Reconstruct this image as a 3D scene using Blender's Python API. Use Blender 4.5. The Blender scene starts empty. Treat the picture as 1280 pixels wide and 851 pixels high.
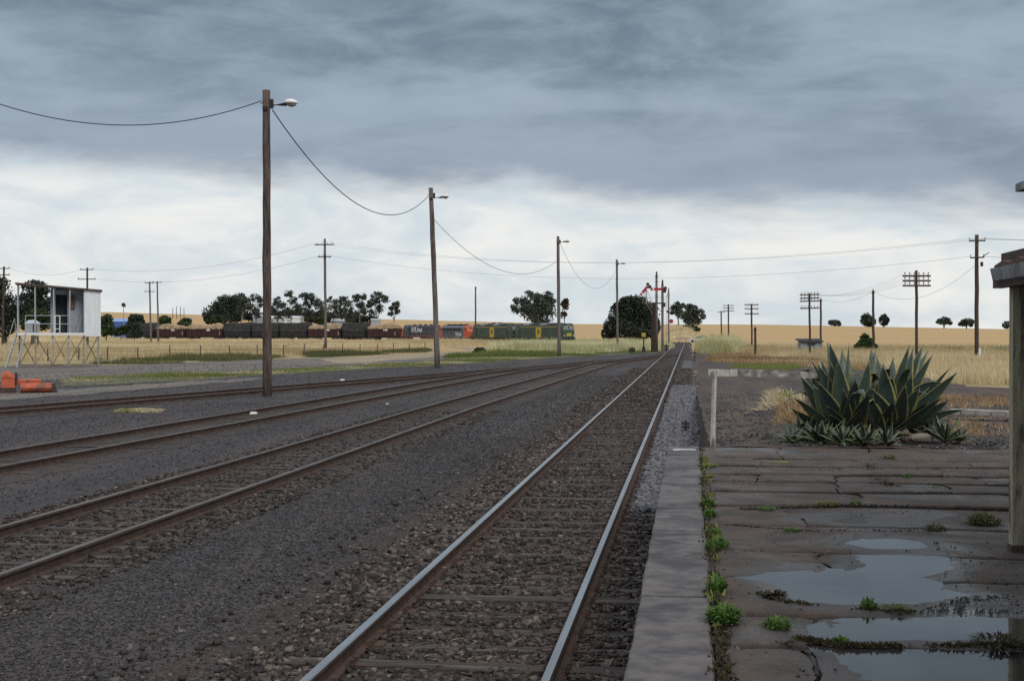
import bpy, math, random
import numpy as np
from mathutils import Vector, Matrix, Euler, Quaternion

random.seed(7)
rng = np.random.default_rng(11)
PI = math.pi
scene = bpy.context.scene
COL = scene.collection

# ------------------------------------------------------------------ camera
F = 1700.0                       # focal length in pixels of a 1280 wide frame
CAM_Z = 2.6
YAW = math.atan(222.0 / F)       # track vanishing point right of centre
PITCH = -math.atan(11.5 / F)
cam_data = bpy.data.cameras.new('camera')
cam = bpy.data.objects.new('camera', cam_data)
COL.objects.link(cam)
cam.location = (0, 0, CAM_Z)
CAM_R = Matrix.Rotation(YAW, 3, 'Z') @ Matrix.Rotation(PI / 2 + PITCH, 3, 'X')
cam.rotation_euler = CAM_R.to_euler()
cam_data.sensor_width = 36.0
cam_data.lens = 36.0 * F / 1280.0
cam_data.clip_start = 0.1
cam_data.clip_end = 20000
scene.camera = cam

# ------------------------------------------------------------------ light
SUN_EL, SUN_AZ = math.radians(42), math.radians(142)     # azimuth clockwise from +Y
sun_data = bpy.data.lights.new('sun', 'SUN')
sun_data.energy = 1.5
sun_data.angle = math.radians(25)
sun_data.color = (1.0, 0.95, 0.87)
sun = bpy.data.objects.new('sun', sun_data)
COL.objects.link(sun)
sdir = Vector((math.sin(SUN_AZ) * math.cos(SUN_EL), math.cos(SUN_AZ) * math.cos(SUN_EL), math.sin(SUN_EL)))
sun.rotation_euler = sdir.to_track_quat('Z', 'Y').to_euler()

world = bpy.data.worlds.new('World')
scene.world = world
world.use_nodes = True


class NT:
    """small node helper"""
    def __init__(self, tree):
        self.t = tree

    def n(self, kind, **kw):
        node = self.t.nodes.new(kind)
        for k, v in kw.items():
            if k in ('inp',):
                for i, val in v.items():
                    node.inputs[i].default_value = val
            else:
                setattr(node, k, v)
        return node

    def l(self, a, b):
        self.t.links.new(a, b)

    def math(self, op, a, b=None, clamp=False):
        m = self.t.nodes.new('ShaderNodeMath')
        m.operation = op
        m.use_clamp = clamp
        for i, v in enumerate((a, b)):
            if v is None:
                continue
            if isinstance(v, (int, float)):
                m.inputs[i].default_value = v
            else:
                self.l(v, m.inputs[i])
        return m.outputs[0]

    def smooth(self, v, a, b, lo=0.0, hi=1.0):
        m = self.t.nodes.new('ShaderNodeMapRange')
        m.interpolation_type = 'SMOOTHSTEP'
        m.inputs['From Min'].default_value = a
        m.inputs['From Max'].default_value = b
        m.inputs['To Min'].default_value = lo
        m.inputs['To Max'].default_value = hi
        self.l(v, m.inputs['Value'])
        return m.outputs['Result']

    def mix(self, f, a, b, blend='MIX'):
        m = self.t.nodes.new('ShaderNodeMix')
        m.data_type = 'RGBA'
        m.blend_type = blend
        for sock, v in ((m.inputs[0], f), (m.inputs[6], a), (m.inputs[7], b)):
            if isinstance(v, (int, float)):
                sock.default_value = v
            elif isinstance(v, (tuple, list)):
                sock.default_value = (v[0], v[1], v[2], 1)
            else:
                self.l(v, sock)
        return m.outputs[2]

    def noise(self, vec, scale, detail=3, rough=0.55, dist=0.0):
        t = self.t.nodes.new('ShaderNodeTexNoise')
        t.inputs['Scale'].default_value = scale
        t.inputs['Detail'].default_value = detail
        t.inputs['Roughness'].default_value = rough
        t.inputs['Distortion'].default_value = dist
        if vec is not None:
            self.l(vec, t.inputs['Vector'])
        return t.outputs['Fac']


def build_sky():
    t = world.node_tree
    t.nodes.clear()
    g = NT(t)
    out = g.n('ShaderNodeOutputWorld')
    bg = g.n('ShaderNodeBackground')
    g.l(bg.outputs[0], out.inputs[0])
    sky = g.n('ShaderNodeTexSky')
    sky.sky_type = 'NISHITA'
    sky.sun_disc = False
    sky.sun_elevation = SUN_EL
    sky.sun_rotation = SUN_AZ
    bgs = g.mix(1.0, sky.outputs[0], (0.1, 0.1, 0.1), 'MULTIPLY')
    tc = g.n('ShaderNodeTexCoord')
    sep = g.n('ShaderNodeSeparateXYZ')
    g.l(tc.outputs['Generated'], sep.inputs[0])
    X, Y, Z = sep.outputs
    zc = g.math('MAXIMUM', Z, 0.0)
    den = g.math('ADD', zc, 0.17)
    u = g.math('DIVIDE', X, den)
    v = g.math('DIVIDE', Y, den)
    comb = g.n('ShaderNodeCombineXYZ')
    g.l(u, comb.inputs[0]); g.l(v, comb.inputs[1])
    P = comb.outputs[0]
    # cloud deck, plane-projected so that it flattens toward the horizon
    n_edge = g.noise(P, 0.9, 5, 0.55, 0.3)
    comb2 = g.n('ShaderNodeCombineXYZ')
    g.l(g.math('MULTIPLY', u, 0.75), comb2.inputs[0]); g.l(v, comb2.inputs[1])
    comb2.inputs[2].default_value = 3.7
    n_big = g.noise(comb2.outputs[0], 1.25, 6, 0.55, 0.35)
    n_fine = g.noise(P, 4.2, 7, 0.62, 0.4)
    # direction-based billows for the light band
    mp = g.n('ShaderNodeMapping')
    mp.inputs['Scale'].default_value = (9, 9, 26)
    g.l(tc.outputs['Generated'], mp.inputs[0])
    n_low = g.noise(mp.outputs[0], 1.0, 6, 0.6, 0.4)
    # dark deck colour
    dk = g.mix(g.smooth(n_big, 0.36, 0.62), (0.160, 0.215, 0.272), (0.345, 0.425, 0.505))
    dk = g.mix(g.smooth(n_fine, 0.36, 0.68, 0, 0.5), dk, (0.40, 0.475, 0.545))
    low_tint = g.smooth(zc, 0.20, 0.10)
    dk = g.mix(g.math('MULTIPLY', low_tint, 0.55), dk, (0.285, 0.330, 0.420))
    # overhead the deck thins a little
    dk = g.mix(g.smooth(zc, 0.26, 0.62), dk, (0.80, 0.83, 0.85))
    # light band above the horizon
    br = g.mix(g.smooth(n_low, 0.32, 0.68), (0.62, 0.70, 0.755), (0.885, 0.885, 0.86))
    edge = g.math('ADD', zc, g.math('MULTIPLY', g.math('SUBTRACT', n_edge, 0.5), 0.12))
    edge = g.math('ADD', edge, g.math('MULTIPLY', g.math('SUBTRACT', n_low, 0.5), 0.045))
    edge = g.math('ADD', edge, g.math('MULTIPLY', X, 0.070))
    band = g.smooth(edge, 0.114, 0.076)
    colr = g.mix(band, dk, br)
    colr = g.mix(0.06, colr, bgs)
    g.l(colr, bg.inputs['Color'])
    bg.inputs['Strength'].default_value = 1.0


build_sky()
vs = scene.view_settings
vs.view_transform = 'Standard'
vs.look = 'None'
vs.exposure = 0.0
vs.gamma = 1.0
scene.render.engine = 'CYCLES'
scene.cycles.max_bounces = 5
scene.cycles.diffuse_bounces = 3
scene.cycles.transparent_max_bounces = 6
scene.cycles.use_denoising = False


# ------------------------------------------------------------------ projection
def ray(px, py):
    return CAM_R @ Vector(((px - 640) / F, (425.5 - py) / F, -1.0))


def P(px, py, z=0.0):
    d = ray(px, py)
    k = (z - CAM_Z) / d.z
    return Vector((d.x * k, d.y * k, z))


def D(px, py, dist):
    """point seen at px,py at forward distance dist (camera axis)"""
    d = ray(px, py)
    return Vector((d.x * dist, d.y * dist, CAM_Z + d.z * dist))


def hz(px):
    return float(np.interp(px, [-400, 0, 130, 250, 500, 720, 950, 1265, 1700], [393, 391, 390, 393.5, 399.5, 405, 405.6, 411.5, 412]))


CREST = 1300.0


def smooth(a, b, x):
    t = min(1, max(0, (x - a) / (b - a)))
    return t * t * (3 - 2 * t)


def terrain(x, y):
    r = math.hypot(x, y)
    if r < 420:
        return 0.0
    az = math.atan2(-x, y) - YAW
    if abs(az) < 0.9:
        px = 640 - F * math.tan(az)
        k = r * math.cos(az)
    else:
        px = 1700 if az < 0 else -400
        k = r * 0.62
    h = CAM_Z + (414 - hz(px)) / F * CREST
    if k <= CREST:
        # straight sight-line slope so the field stays visible up to the crest
        return h * smooth(380, CREST, k) * 0.55 + h * 0.45 * max(0, min(1, (k - 420) / (CREST - 420)))
    return h * (1 - smooth(CREST, 5000, k))


# ------------------------------------------------------------------ materials
MATS = {}


def setp(b, name, v):
    if name in b.inputs:
        b.inputs[name].default_value = v


def new_mat(name):
    m = bpy.data.materials.new(name)
    m.use_nodes = True
    nt = m.node_tree
    g = NT(nt)
    bsdf = nt.nodes['Principled BSDF']
    MATS[name] = m
    return m, g, bsdf


def mat(name, c1, c2=None, rough=0.8, metal=0.0, scale=4.0, detail=4, bump=0.0, bscale=None, spec=0.4,
        stretch=(1, 1, 1), c3=None, s3=0.6, lo=0.35, hi=0.65, coords='Object', bdist=0.02):
    m, g, b = new_mat(name)
    tc = g.n('ShaderNodeTexCoord')
    mp = g.n('ShaderNodeMapping')
    mp.inputs['Scale'].default_value = stretch
    if coords == 'World':
        geo = g.n('ShaderNodeNewGeometry')
        g.l(geo.outputs['Position'], mp.inputs[0])
    else:
        g.l(tc.outputs['Object'], mp.inputs[0])
    v = mp.outputs[0]
    c2 = c2 or tuple(min(1, x * 0.75) for x in c1)
    col = g.mix(g.smooth(g.noise(v, scale, detail, 0.6), lo, hi), c1, c2)
    if c3:
        col = g.mix(g.smooth(g.noise(v, s3, 4, 0.6), 0.48, 0.66), col, c3)
    g.l(col, b.inputs['Base Color'])
    b.inputs['Roughness'].default_value = rough
    b.inputs['Metallic'].default_value = metal
    setp(b, 'Specular IOR Level', spec)
    if bump:
        bp = g.n('ShaderNodeBump')
        bp.inputs['Strength'].default_value = bump
        bp.inputs['Distance'].default_value = bdist
        g.l(g.noise(v, bscale or scale * 3, 5, 0.65), bp.inputs['Height'])
        g.l(bp.outputs[0], b.inputs['Normal'])
    return m


def gravel_mat(name, base, light, dark, tint, size=0.03, bump=0.6, light_amt=0.3, patch=None, pscale=0.35, wet=0.75):
    """loose stone: voronoi cells coloured one by one, with broad patches of tint"""
    m, g, b = new_mat(name)
    geo = g.n('ShaderNodeNewGeometry')
    pos = geo.outputs['Position']
    vor = g.n('ShaderNodeTexVoronoi')
    vor.inputs['Scale'].default_value = 1.0 / size
    g.l(pos, vor.inputs['Vector'])
    vor2 = g.n('ShaderNodeTexVoronoi')
    vor2.inputs['Scale'].default_value = 0.33 / size
    g.l(pos, vor2.inputs['Vector'])
    sep = g.n('ShaderNodeSeparateColor')
    g.l(vor.outputs['Color'], sep.inputs[0])
    sep2 = g.n('ShaderNodeSeparateColor')
    g.l(vor2.outputs['Color'], sep2.inputs[0])
    col = g.mix(sep.outputs[0], dark, base)
    col = g.mix(g.smooth(sep.outputs[1], 1 - light_amt, 1.0), col, light)
    col = g.mix(g.smooth(sep2.outputs[0], 0.55, 1.0, 0, 0.5), col, tint)
    big = g.noise(pos, pscale, 5, 0.62, 0.3)
    col = g.mix(g.smooth(big, 0.46, 0.66, 0, 0.75), col, tint)
    if patch:
        col = g.mix(g.smooth(g.noise(pos, pscale * 2.7, 6, 0.65), 0.54, 0.68), col, patch)
    mid = g.noise(pos, 3.0, 6, 0.75)
    col = g.mix(g.smooth(mid, 0.38, 0.66, 0.0, 0.6), col, tuple(x * 0.42 for x in base))
    lite = g.noise(pos, 7.0, 6, 0.8)
    col = g.mix(g.smooth(lite, 0.56, 0.72, 0.0, 0.55), col, light)
    mpx = g.n('ShaderNodeMapping'); mpx.inputs['Scale'].default_value = (0.9, 0.07, 1)
    g.l(pos, mpx.inputs[0])
    strk = g.noise(mpx.outputs[0], 1.0, 5, 0.6)
    col = g.mix(g.smooth(strk, 0.42, 0.66, 0.0, 0.45), col, tuple(x * 1.45 for x in tint))
    g.l(col, b.inputs['Base Color'])
    b.inputs['Roughness'].default_value = wet
    setp(b, 'Specular IOR Level', 0.35)
    bp = g.n('ShaderNodeBump')
    bp.inputs['Strength'].default_value = bump
    bp.inputs['Distance'].default_value = size * 0.6
    g.l(g.math('SUBTRACT', 1.0, vor.outputs['Distance']), bp.inputs['Height'])
    g.l(bp.outputs[0], b.inputs['Normal'])
    return m


def leaf_mat(name, c_dark, c_light, transl=0.25, rough=0.6):
    """foliage or grass: tint attribute picks the colour of each face"""
    m, g, b = new_mat(name)
    at = g.n('ShaderNodeAttribute')
    at.attribute_name = 'tint'
    col = g.mix(at.outputs['Fac'], c_dark, c_light)
    g.l(col, b.inputs['Base Color'])
    b.inputs['Roughness'].default_value = rough
    setp(b, 'Specular IOR Level', 0.25)
    tr = g.n('ShaderNodeBsdfTranslucent')
    g.l(col, tr.inputs['Color'])
    mx = g.n('ShaderNodeMixShader')
    mx.inputs[0].default_value = transl
    out = m.node_tree.nodes['Material Output']
    g.l(b.outputs[0], mx.inputs[1]); g.l(tr.outputs[0], mx.inputs[2])
    g.l(mx.outputs[0], out.inputs['Surface'])
    return m


# ground
gravel_mat('cinder', (0.038, 0.0355, 0.041), (0.16, 0.15, 0.155), (0.009, 0.0085, 0.0105), (0.058, 0.042, 0.041), 0.030, 1.0, 0.12, wet=0.7)
gravel_mat('ballast', (0.040, 0.031, 0.030), (0.15, 0.12, 0.11), (0.010, 0.008, 0.008), (0.052, 0.029, 0.024), 0.05, 1.0, 0.18)
gravel_mat('old_ballast', (0.040, 0.035, 0.036), (0.15, 0.13, 0.125), (0.010, 0.009, 0.009), (0.056, 0.036, 0.032), 0.04, 0.9, 0.14)
gravel_mat('blue_ballast', (0.115, 0.115, 0.135), (0.24, 0.24, 0.26), (0.035, 0.035, 0.042), (0.088, 0.078, 0.080), 0.05, 1.0, 0.3)
gravel_mat('road_gravel', (0.150, 0.142, 0.138), (0.27, 0.25, 0.23), (0.07, 0.066, 0.066), (0.175, 0.145, 0.115), 0.04, 0.5, 0.2, pscale=0.12)
gravel_mat('ash', (0.062, 0.054, 0.054), (0.19, 0.165, 0.145), (0.018, 0.016, 0.017), (0.095, 0.058, 0.042), 0.03, 0.9, 0.08, patch=(0.15, 0.088, 0.05), pscale=0.28)
gravel_mat('verge_soil', (0.125, 0.108, 0.075), (0.26, 0.22, 0.14), (0.06, 0.05, 0.04), (0.115, 0.125, 0.045), 0.05, 0.6, 0.2, pscale=0.2)
gravel_mat('dirt_path', (0.34, 0.27, 0.19), (0.46, 0.38, 0.28), (0.22, 0.17, 0.12), (0.30, 0.25, 0.16), 0.08, 0.3, 0.2, pscale=0.15)
mat('bitumen_road', (0.09, 0.09, 0.10), (0.12, 0.12, 0.125), 0.8, scale=0.5, coords='World')


def field_material():
    m, g, b = new_mat('field_ground')
    geo = g.n('ShaderNodeNewGeometry')
    pos = geo.outputs['Position']
    sep = g.n('ShaderNodeSeparateXYZ')
    g.l(pos, sep.inputs[0])
    n1 = g.noise(pos, 0.012, 5, 0.6)
    n2 = g.noise(pos, 0.25, 5, 0.65)
    mp = g.n('ShaderNodeMapping')
    mp.inputs['Rotation'].default_value = (0, 0, 0.25)
    mp.inputs['Scale'].default_value = (0.004, 0.10, 1)
    g.l(pos, mp.inputs[0])
    n3 = g.noise(mp.outputs[0], 1.0, 4, 0.6)
    col = g.mix(g.smooth(n1, 0.38, 0.64), (0.47, 0.305, 0.145), (0.43, 0.30, 0.16))
    col = g.mix(g.smooth(n3, 0.42, 0.66, 0, 0.6), col, (0.54, 0.38, 0.19))
    col = g.mix(g.smooth(n2, 0.4, 0.75, 0, 0.45), col, (0.34, 0.235, 0.115))
    n5 = g.noise(pos, 0.035, 6, 0.7, 0.6)
    col = g.mix(g.smooth(n5, 0.45, 0.68, 0, 0.55), col, (0.36, 0.27, 0.17))
    n6 = g.noise(pos, 1.6, 4, 0.7)
    col = g.mix(g.smooth(n6, 0.4, 0.7, 0, 0.35), col, (0.66, 0.50, 0.29))
    near = g.smooth(sep.outputs[1], 250, 130)
    col = g.mix(near, col, g.mix(n2, (0.42, 0.33, 0.19), (0.22, 0.18, 0.09)))
    g.l(col, b.inputs['Base Color'])
    b.inputs['Roughness'].default_value = 0.95
    setp(b, 'Specular IOR Level', 0.1)


field_material()

# timber, metal, paint
mat('pole_wood', (0.075, 0.050, 0.042), (0.135, 0.098, 0.085), 0.9, scale=3.0, stretch=(6, 6, 0.7), bump=0.5, bscale=8, c3=(0.045, 0.033, 0.03), s3=1.2)
mat('grey_pole_wood', (0.12, 0.10, 0.095), (0.19, 0.165, 0.155), 0.9, scale=3.0, stretch=(6, 6, 0.5), bump=0.5, bscale=8, c3=(0.075, 0.05, 0.042), s3=0.8)
mat('dark_wood', (0.045, 0.032, 0.027), (0.085, 0.06, 0.05), 0.9, scale=3, stretch=(6, 6, 0.7), bump=0.4)
mat('sleeper_wood', (0.026, 0.021, 0.0195), (0.060, 0.047, 0.041), 0.85, scale=5, stretch=(0.6, 8, 3), bump=0.6, bscale=6, c3=(0.11, 0.095, 0.085), s3=1.4)
mat('rail_side', (0.050, 0.033, 0.027), (0.085, 0.052, 0.040), 0.8, scale=6, bump=0.2, spec=0.3)
mat('rail_worn', (0.48, 0.50, 0.52), (0.36, 0.37, 0.385), 0.30, 1.0, scale=1.5, stretch=(4, 0.3, 4))
mat('rail_dull', (0.23, 0.195, 0.175), (0.15, 0.115, 0.10), 0.42, 1.0, scale=1.5, stretch=(4, 0.4, 4))
mat('black_iron', (0.02, 0.02, 0.022), (0.04, 0.035, 0.033), 0.6, scale=5)
mat('wire', (0.02, 0.02, 0.022), (0.03, 0.03, 0.032), 0.6)
mat('lamp_white', (0.8, 0.8, 0.8), (0.72, 0.72, 0.72), 0.4)
mat('lamp_glass', (0.30, 0.29, 0.29), (0.22, 0.21, 0.21), 0.25)
mat('insulator', (0.45, 0.42, 0.38), (0.3, 0.28, 0.26), 0.3)
mat('galv', (0.46, 0.49, 0.52), (0.36, 0.39, 0.42), 0.55, 0.3, scale=2)
mat('galv_grey', (0.36, 0.36, 0.37), (0.26, 0.25, 0.25), 0.6, 0.2, scale=2.5)
mat('rusty_steel', (0.30, 0.26, 0.225), (0.20, 0.16, 0.13), 0.8, 0.1, scale=3, c3=(0.15, 0.075, 0.045))
mat('hut_wall', (0.31, 0.34, 0.385), (0.26, 0.285, 0.33), 0.7, scale=1.5, stretch=(1, 1, 0.3))
mat('hut_white', (0.80, 0.82, 0.84), (0.70, 0.73, 0.76), 0.5, scale=1.2, stretch=(2, 2, 0.2))
mat('hut_roof_edge', (0.06, 0.042, 0.037), (0.10, 0.07, 0.06), 0.7)
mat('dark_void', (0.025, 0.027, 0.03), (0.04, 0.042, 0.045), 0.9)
mat('brown_board', (0.14, 0.085, 0.055), (0.10, 0.06, 0.04), 0.8)
mat('machine_orange', (0.50, 0.105, 0.045), (0.36, 0.085, 0.045), 0.6, scale=4, c3=(0.16, 0.07, 0.045), s3=2.5, bump=0.2)
mat('machine_dark', (0.045, 0.03, 0.027), (0.08, 0.045, 0.035), 0.8)
mat('green_paint', (0.040, 0.074, 0.045), (0.050, 0.085, 0.055), 0.45, scale=2, c3=(0.03, 0.04, 0.033))
mat('yellow_paint', (0.60, 0.43, 0.04), (0.50, 0.36, 0.045), 0.5)
mat('yellow_line', (0.48, 0.37, 0.06), (0.40, 0.31, 0.05), 0.5)
mat('loco_black', (0.018, 0.018, 0.022), (0.035, 0.034, 0.036), 0.6, scale=2)
mat('roof_dark', (0.038, 0.038, 0.045), (0.060, 0.058, 0.064), 0.7, scale=1.5)
mat('loco_grey', (0.105, 0.125, 0.165), (0.085, 0.10, 0.135), 0.45, scale=1.5)
mat('hood_grey', (0.065, 0.075, 0.10), (0.05, 0.058, 0.078), 0.5, scale=1.5)
mat('loco_orange', (0.60, 0.12, 0.05), (0.52, 0.105, 0.05), 0.45, scale=1.5)
mat('pale_stripe', (0.40, 0.47, 0.55), (0.34, 0.40, 0.47), 0.5)
mat('white_paint', (0.8, 0.8, 0.8), (0.72, 0.72, 0.72), 0.5)
mat('white_letter', (0.8, 0.8, 0.8), (0.76, 0.76, 0.76), 0.6)
mat('window_glass', (0.10, 0.12, 0.14), (0.07, 0.085, 0.10), 0.08, spec=0.6)
mat('pale_glass', (0.22, 0.25, 0.27), (0.17, 0.20, 0.22), 0.1, spec=0.6)
mat('wagon_red', (0.060, 0.024, 0.023), (0.036, 0.017, 0.018), 0.7, scale=1.5, c3=(0.03, 0.02, 0.02))
mat('tan_tarp', (0.40, 0.30, 0.18), (0.26, 0.19, 0.12), 0.85, scale=0.9, bump=0.4, c3=(0.24, 0.175, 0.115), s3=0.5, bdist=0.1)
mat('black_tarp', (0.028, 0.030, 0.034), (0.05, 0.053, 0.056), 0.6, scale=0.8, bump=0.5, bdist=0.1)
mat('signal_red', (0.42, 0.035, 0.04), (0.34, 0.03, 0.035), 0.5)
mat('blue_wall', (0.06, 0.13, 0.42), (0.05, 0.10, 0.33), 0.6)
mat('blue_roof', (0.22, 0.38, 0.72), (0.18, 0.32, 0.62), 0.5)
mat('shed_white', (0.78, 0.84, 0.90), (0.70, 0.76, 0.82), 0.5)
mat('shed_grey', (0.30, 0.34, 0.39), (0.24, 0.28, 0.33), 0.6, scale=1.0)
mat('relay_grey', (0.23, 0.27, 0.31), (0.19, 0.22, 0.25), 0.6, scale=2)
mat('car_white', (0.8, 0.82, 0.84), (0.78, 0.8, 0.82), 0.25)
mat('car_dark', (0.05, 0.055, 0.07), (0.045, 0.05, 0.06), 0.3)
mat('rubber', (0.02, 0.02, 0.02), (0.03, 0.03, 0.03), 0.8)
mat('flaky_white', (0.50, 0.48, 0.445), (0.38, 0.355, 0.325), 0.85, scale=14, stretch=(1, 1, 0.35), c3=(0.12, 0.085, 0.07), s3=7, bump=0.4)
mat('flaky_rail', (0.22, 0.20, 0.195), (0.13, 0.11, 0.108), 0.85, scale=5, stretch=(0.5, 3, 3), c3=(0.48, 0.45, 0.42), s3=1.6, bump=0.4)
mat('canopy_post', (0.36, 0.335, 0.24), (0.25, 0.24, 0.175), 0.8, scale=5, stretch=(4, 4, 0.6), c3=(0.075, 0.06, 0.045), s3=2.5, bump=0.3)
mat('gutter_grey', (0.30, 0.325, 0.35), (0.21, 0.23, 0.25), 0.6, scale=4, c3=(0.13, 0.12, 0.12), s3=3)
mat('old_beam', (0.060, 0.040, 0.035), (0.10, 0.065, 0.055), 0.9, scale=4, stretch=(3, 1, 3))
mat('red_roof', (0.11, 0.055, 0.045), (0.075, 0.045, 0.04), 0.8, scale=3)
mat('station_wall', (0.32, 0.26, 0.19), (0.27, 0.21, 0.16), 0.9, scale=3)
mat('coping', (0.135, 0.118, 0.117), (0.066, 0.058, 0.060), 0.62, scale=5.5, detail=9, bump=0.5, bscale=45, c3=(0.040, 0.036, 0.039), s3=2.3, coords='World', bdist=0.006)
mat('platform_wall', (0.018, 0.015, 0.014), (0.035, 0.03, 0.027), 0.9, scale=3, bump=0.5)
mat('kerb_concrete', (0.42, 0.39, 0.36), (0.32, 0.29, 0.27), 0.85, scale=3)
mat('trunk_bark', (0.09, 0.075, 0.065), (0.15, 0.13, 0.115), 0.95, scale=2)
mat('gum_bark', (0.24, 0.21, 0.185), (0.14, 0.115, 0.10), 0.9, scale=0.8)
mat('paper', (0.8, 0.8, 0.8), (0.74, 0.74, 0.72), 0.8)
mat('rock', (0.22, 0.19, 0.16), (0.13, 0.11, 0.10), 0.9, scale=6, bump=0.4)
mat('bank_soil', (0.36, 0.25, 0.135), (0.24, 0.165, 0.095), 0.95, scale=0.3, coords='World')

leaf_mat('gum_leaf', (0.036, 0.048, 0.040), (0.115, 0.135, 0.105), 0.15)
leaf_mat('cypress_leaf', (0.016, 0.024, 0.020), (0.050, 0.066, 0.048), 0.08)
leaf_mat('shrub_leaf', (0.022, 0.036, 0.020), (0.070, 0.105, 0.042), 0.2)
leaf_mat('bright_bush_leaf', (0.025, 0.050, 0.018), (0.075, 0.13, 0.035), 0.2)
leaf_mat('dead_leaf', (0.09, 0.06, 0.04), (0.24, 0.18, 0.12), 0.1, 0.9)
leaf_mat('brown_frond', (0.05, 0.035, 0.025), (0.11, 0.075, 0.045), 0.2)
leaf_mat('straw', (0.46, 0.36, 0.20), (0.86, 0.75, 0.50), 0.45, 0.8)
leaf_mat('pale_grass', (0.42, 0.40, 0.20), (0.82, 0.78, 0.52), 0.45, 0.8)
leaf_mat('rust_grass', (0.24, 0.14, 0.075), (0.56, 0.40, 0.22), 0.3, 0.85)
leaf_mat('green_grass', (0.105, 0.140, 0.035), (0.30, 0.33, 0.10), 0.35)
leaf_mat('olive_grass', (0.075, 0.090, 0.035), (0.20, 0.19, 0.085), 0.3)
leaf_mat('weed_leaf', (0.055, 0.115, 0.025), (0.15, 0.26, 0.06), 0.35)
leaf_mat('moss', (0.035, 0.026, 0.020), (0.075, 0.070, 0.030), 0.2, 0.9)
leaf_mat('stone', (0.018, 0.0135, 0.0128), (0.27, 0.22, 0.195), 0.0, 0.72)
leaf_mat('blue_stone', (0.05, 0.05, 0.058), (0.25, 0.25, 0.275), 0.0, 0.65)
leaf_mat('pebble', (0.024, 0.0225, 0.0255), (0.23, 0.215, 0.215), 0.0, 0.72)


def slab_material():
    m, g, b = new_mat('platform_asphalt')
    geo = g.n('ShaderNodeNewGeometry')
    pos = geo.outputs['Position']
    n1 = g.noise(pos, 0.55, 6, 0.62, 0.4)
    n2 = g.noise(pos, 2.6, 7, 0.68, 0.2)
    n3 = g.noise(pos, 38, 5, 0.75)
    n4 = g.noise(pos, 0.9, 5, 0.6, 0.8)
    col = g.mix(g.smooth(n1, 0.36, 0.64), (0.088, 0.069, 0.062), (0.086, 0.056, 0.040))
    col = g.mix(g.smooth(n2, 0.40, 0.64, 0, 0.8), col, (0.036, 0.028, 0.027))
    col = g.mix(g.smooth(n4, 0.54, 0.68, 0, 0.8), col, (0.045, 0.040, 0.041))
    col = g.mix(g.smooth(n3, 0.56, 0.70, 0, 0.7), col, (0.21, 0.18, 0.165))
    col = g.mix(g.smooth(n3, 0.40, 0.26, 0, 0.6), col, (0.030, 0.026, 0.025))
    g.l(col, b.inputs['Base Color'])
    rg = g.smooth(n4, 0.45, 0.68, 0.75, 0.32)
    g.l(rg, b.inputs['Roughness'])
    setp(b, 'Specular IOR Level', 0.4)
    bp = g.n('ShaderNodeBump')
    bp.inputs['Strength'].default_value = 0.9
    bp.inputs['Distance'].default_value = 0.014
    g.l(g.math('ADD', g.noise(pos, 60, 4, 0.7), g.math('MULTIPLY', n2, 2.0)), bp.inputs['Height'])
    g.l(bp.outputs[0], b.inputs['Normal'])
    wt = g.n('ShaderNodeAttribute'); wt.attribute_name = 'wet'
    wetf = g.smooth(g.math('ADD', wt.outputs['Fac'], g.math('MULTIPLY', g.math('SUBTRACT', n2, 0.5), 0.5)), 0.15, 0.75)
    col = g.mix(g.math('MULTIPLY', wetf, 0.75), col, (0.036, 0.031, 0.030))
    g.l(col, b.inputs['Base Color'])
    rg2 = g.math('SUBTRACT', rg, g.math('MULTIPLY', wetf, 0.30))
    g.l(rg2, b.inputs['Roughness'])
    # water
    m, g, b = new_mat('puddle_water')
    geo = g.n('ShaderNodeNewGeometry')
    pos = geo.outputs['Position']
    col = g.mix(g.smooth(g.noise(pos, 1.6, 5, 0.6), 0.35, 0.65), (0.022, 0.020, 0.020), (0.040, 0.036, 0.034))
    g.l(col, b.inputs['Base Color'])
    b.inputs['Roughness'].default_value = 0.05
    b.inputs['IOR'].default_value = 1.33
    bp = g.n('ShaderNodeBump')
    bp.inputs['Strength'].default_value = 0.06
    bp.inputs['Distance'].default_value = 0.01
    g.l(g.noise(pos, 5, 3, 0.5), bp.inputs['Height'])
    g.l(bp.outputs[0], b.inputs['Normal'])
    m, g, b = new_mat('wet_margin')
    geo = g.n('ShaderNodeNewGeometry')
    col = g.mix(g.smooth(g.noise(geo.outputs['Position'], 6, 5, 0.65), 0.35, 0.65), (0.035, 0.029, 0.027), (0.055, 0.046, 0.042))
    g.l(col, b.inputs['Base Color'])
    b.inputs['Roughness'].default_value = 0.28
    # agave leaf with yellow margins
    m, g, b = new_mat('agave_leaf')
    at = g.n('ShaderNodeAttribute'); at.attribute_name = 'edge'
    ti = g.n('ShaderNodeAttribute'); ti.attribute_name = 'tint'
    tcn = g.n('ShaderNodeNewGeometry')
    nn = g.noise(tcn.outputs['Position'], 9, 3, 0.6)
    green = g.mix(ti.outputs['Fac'], (0.034, 0.060, 0.055), (0.100, 0.145, 0.118))
    green = g.mix(g.smooth(nn, 0.4, 0.7, 0, 0.4), green, (0.095, 0.125, 0.112))
    mg = g.smooth(g.math('ADD', at.outputs['Fac'], g.math('MULTIPLY', g.math('SUBTRACT', nn, 0.5), 0.12)), 0.70, 0.84)
    col = g.mix(mg, green, (0.33, 0.31, 0.11))
    g.l(col, b.inputs['Base Color'])
    b.inputs['Roughness'].default_value = 0.5


slab_material()


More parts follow.
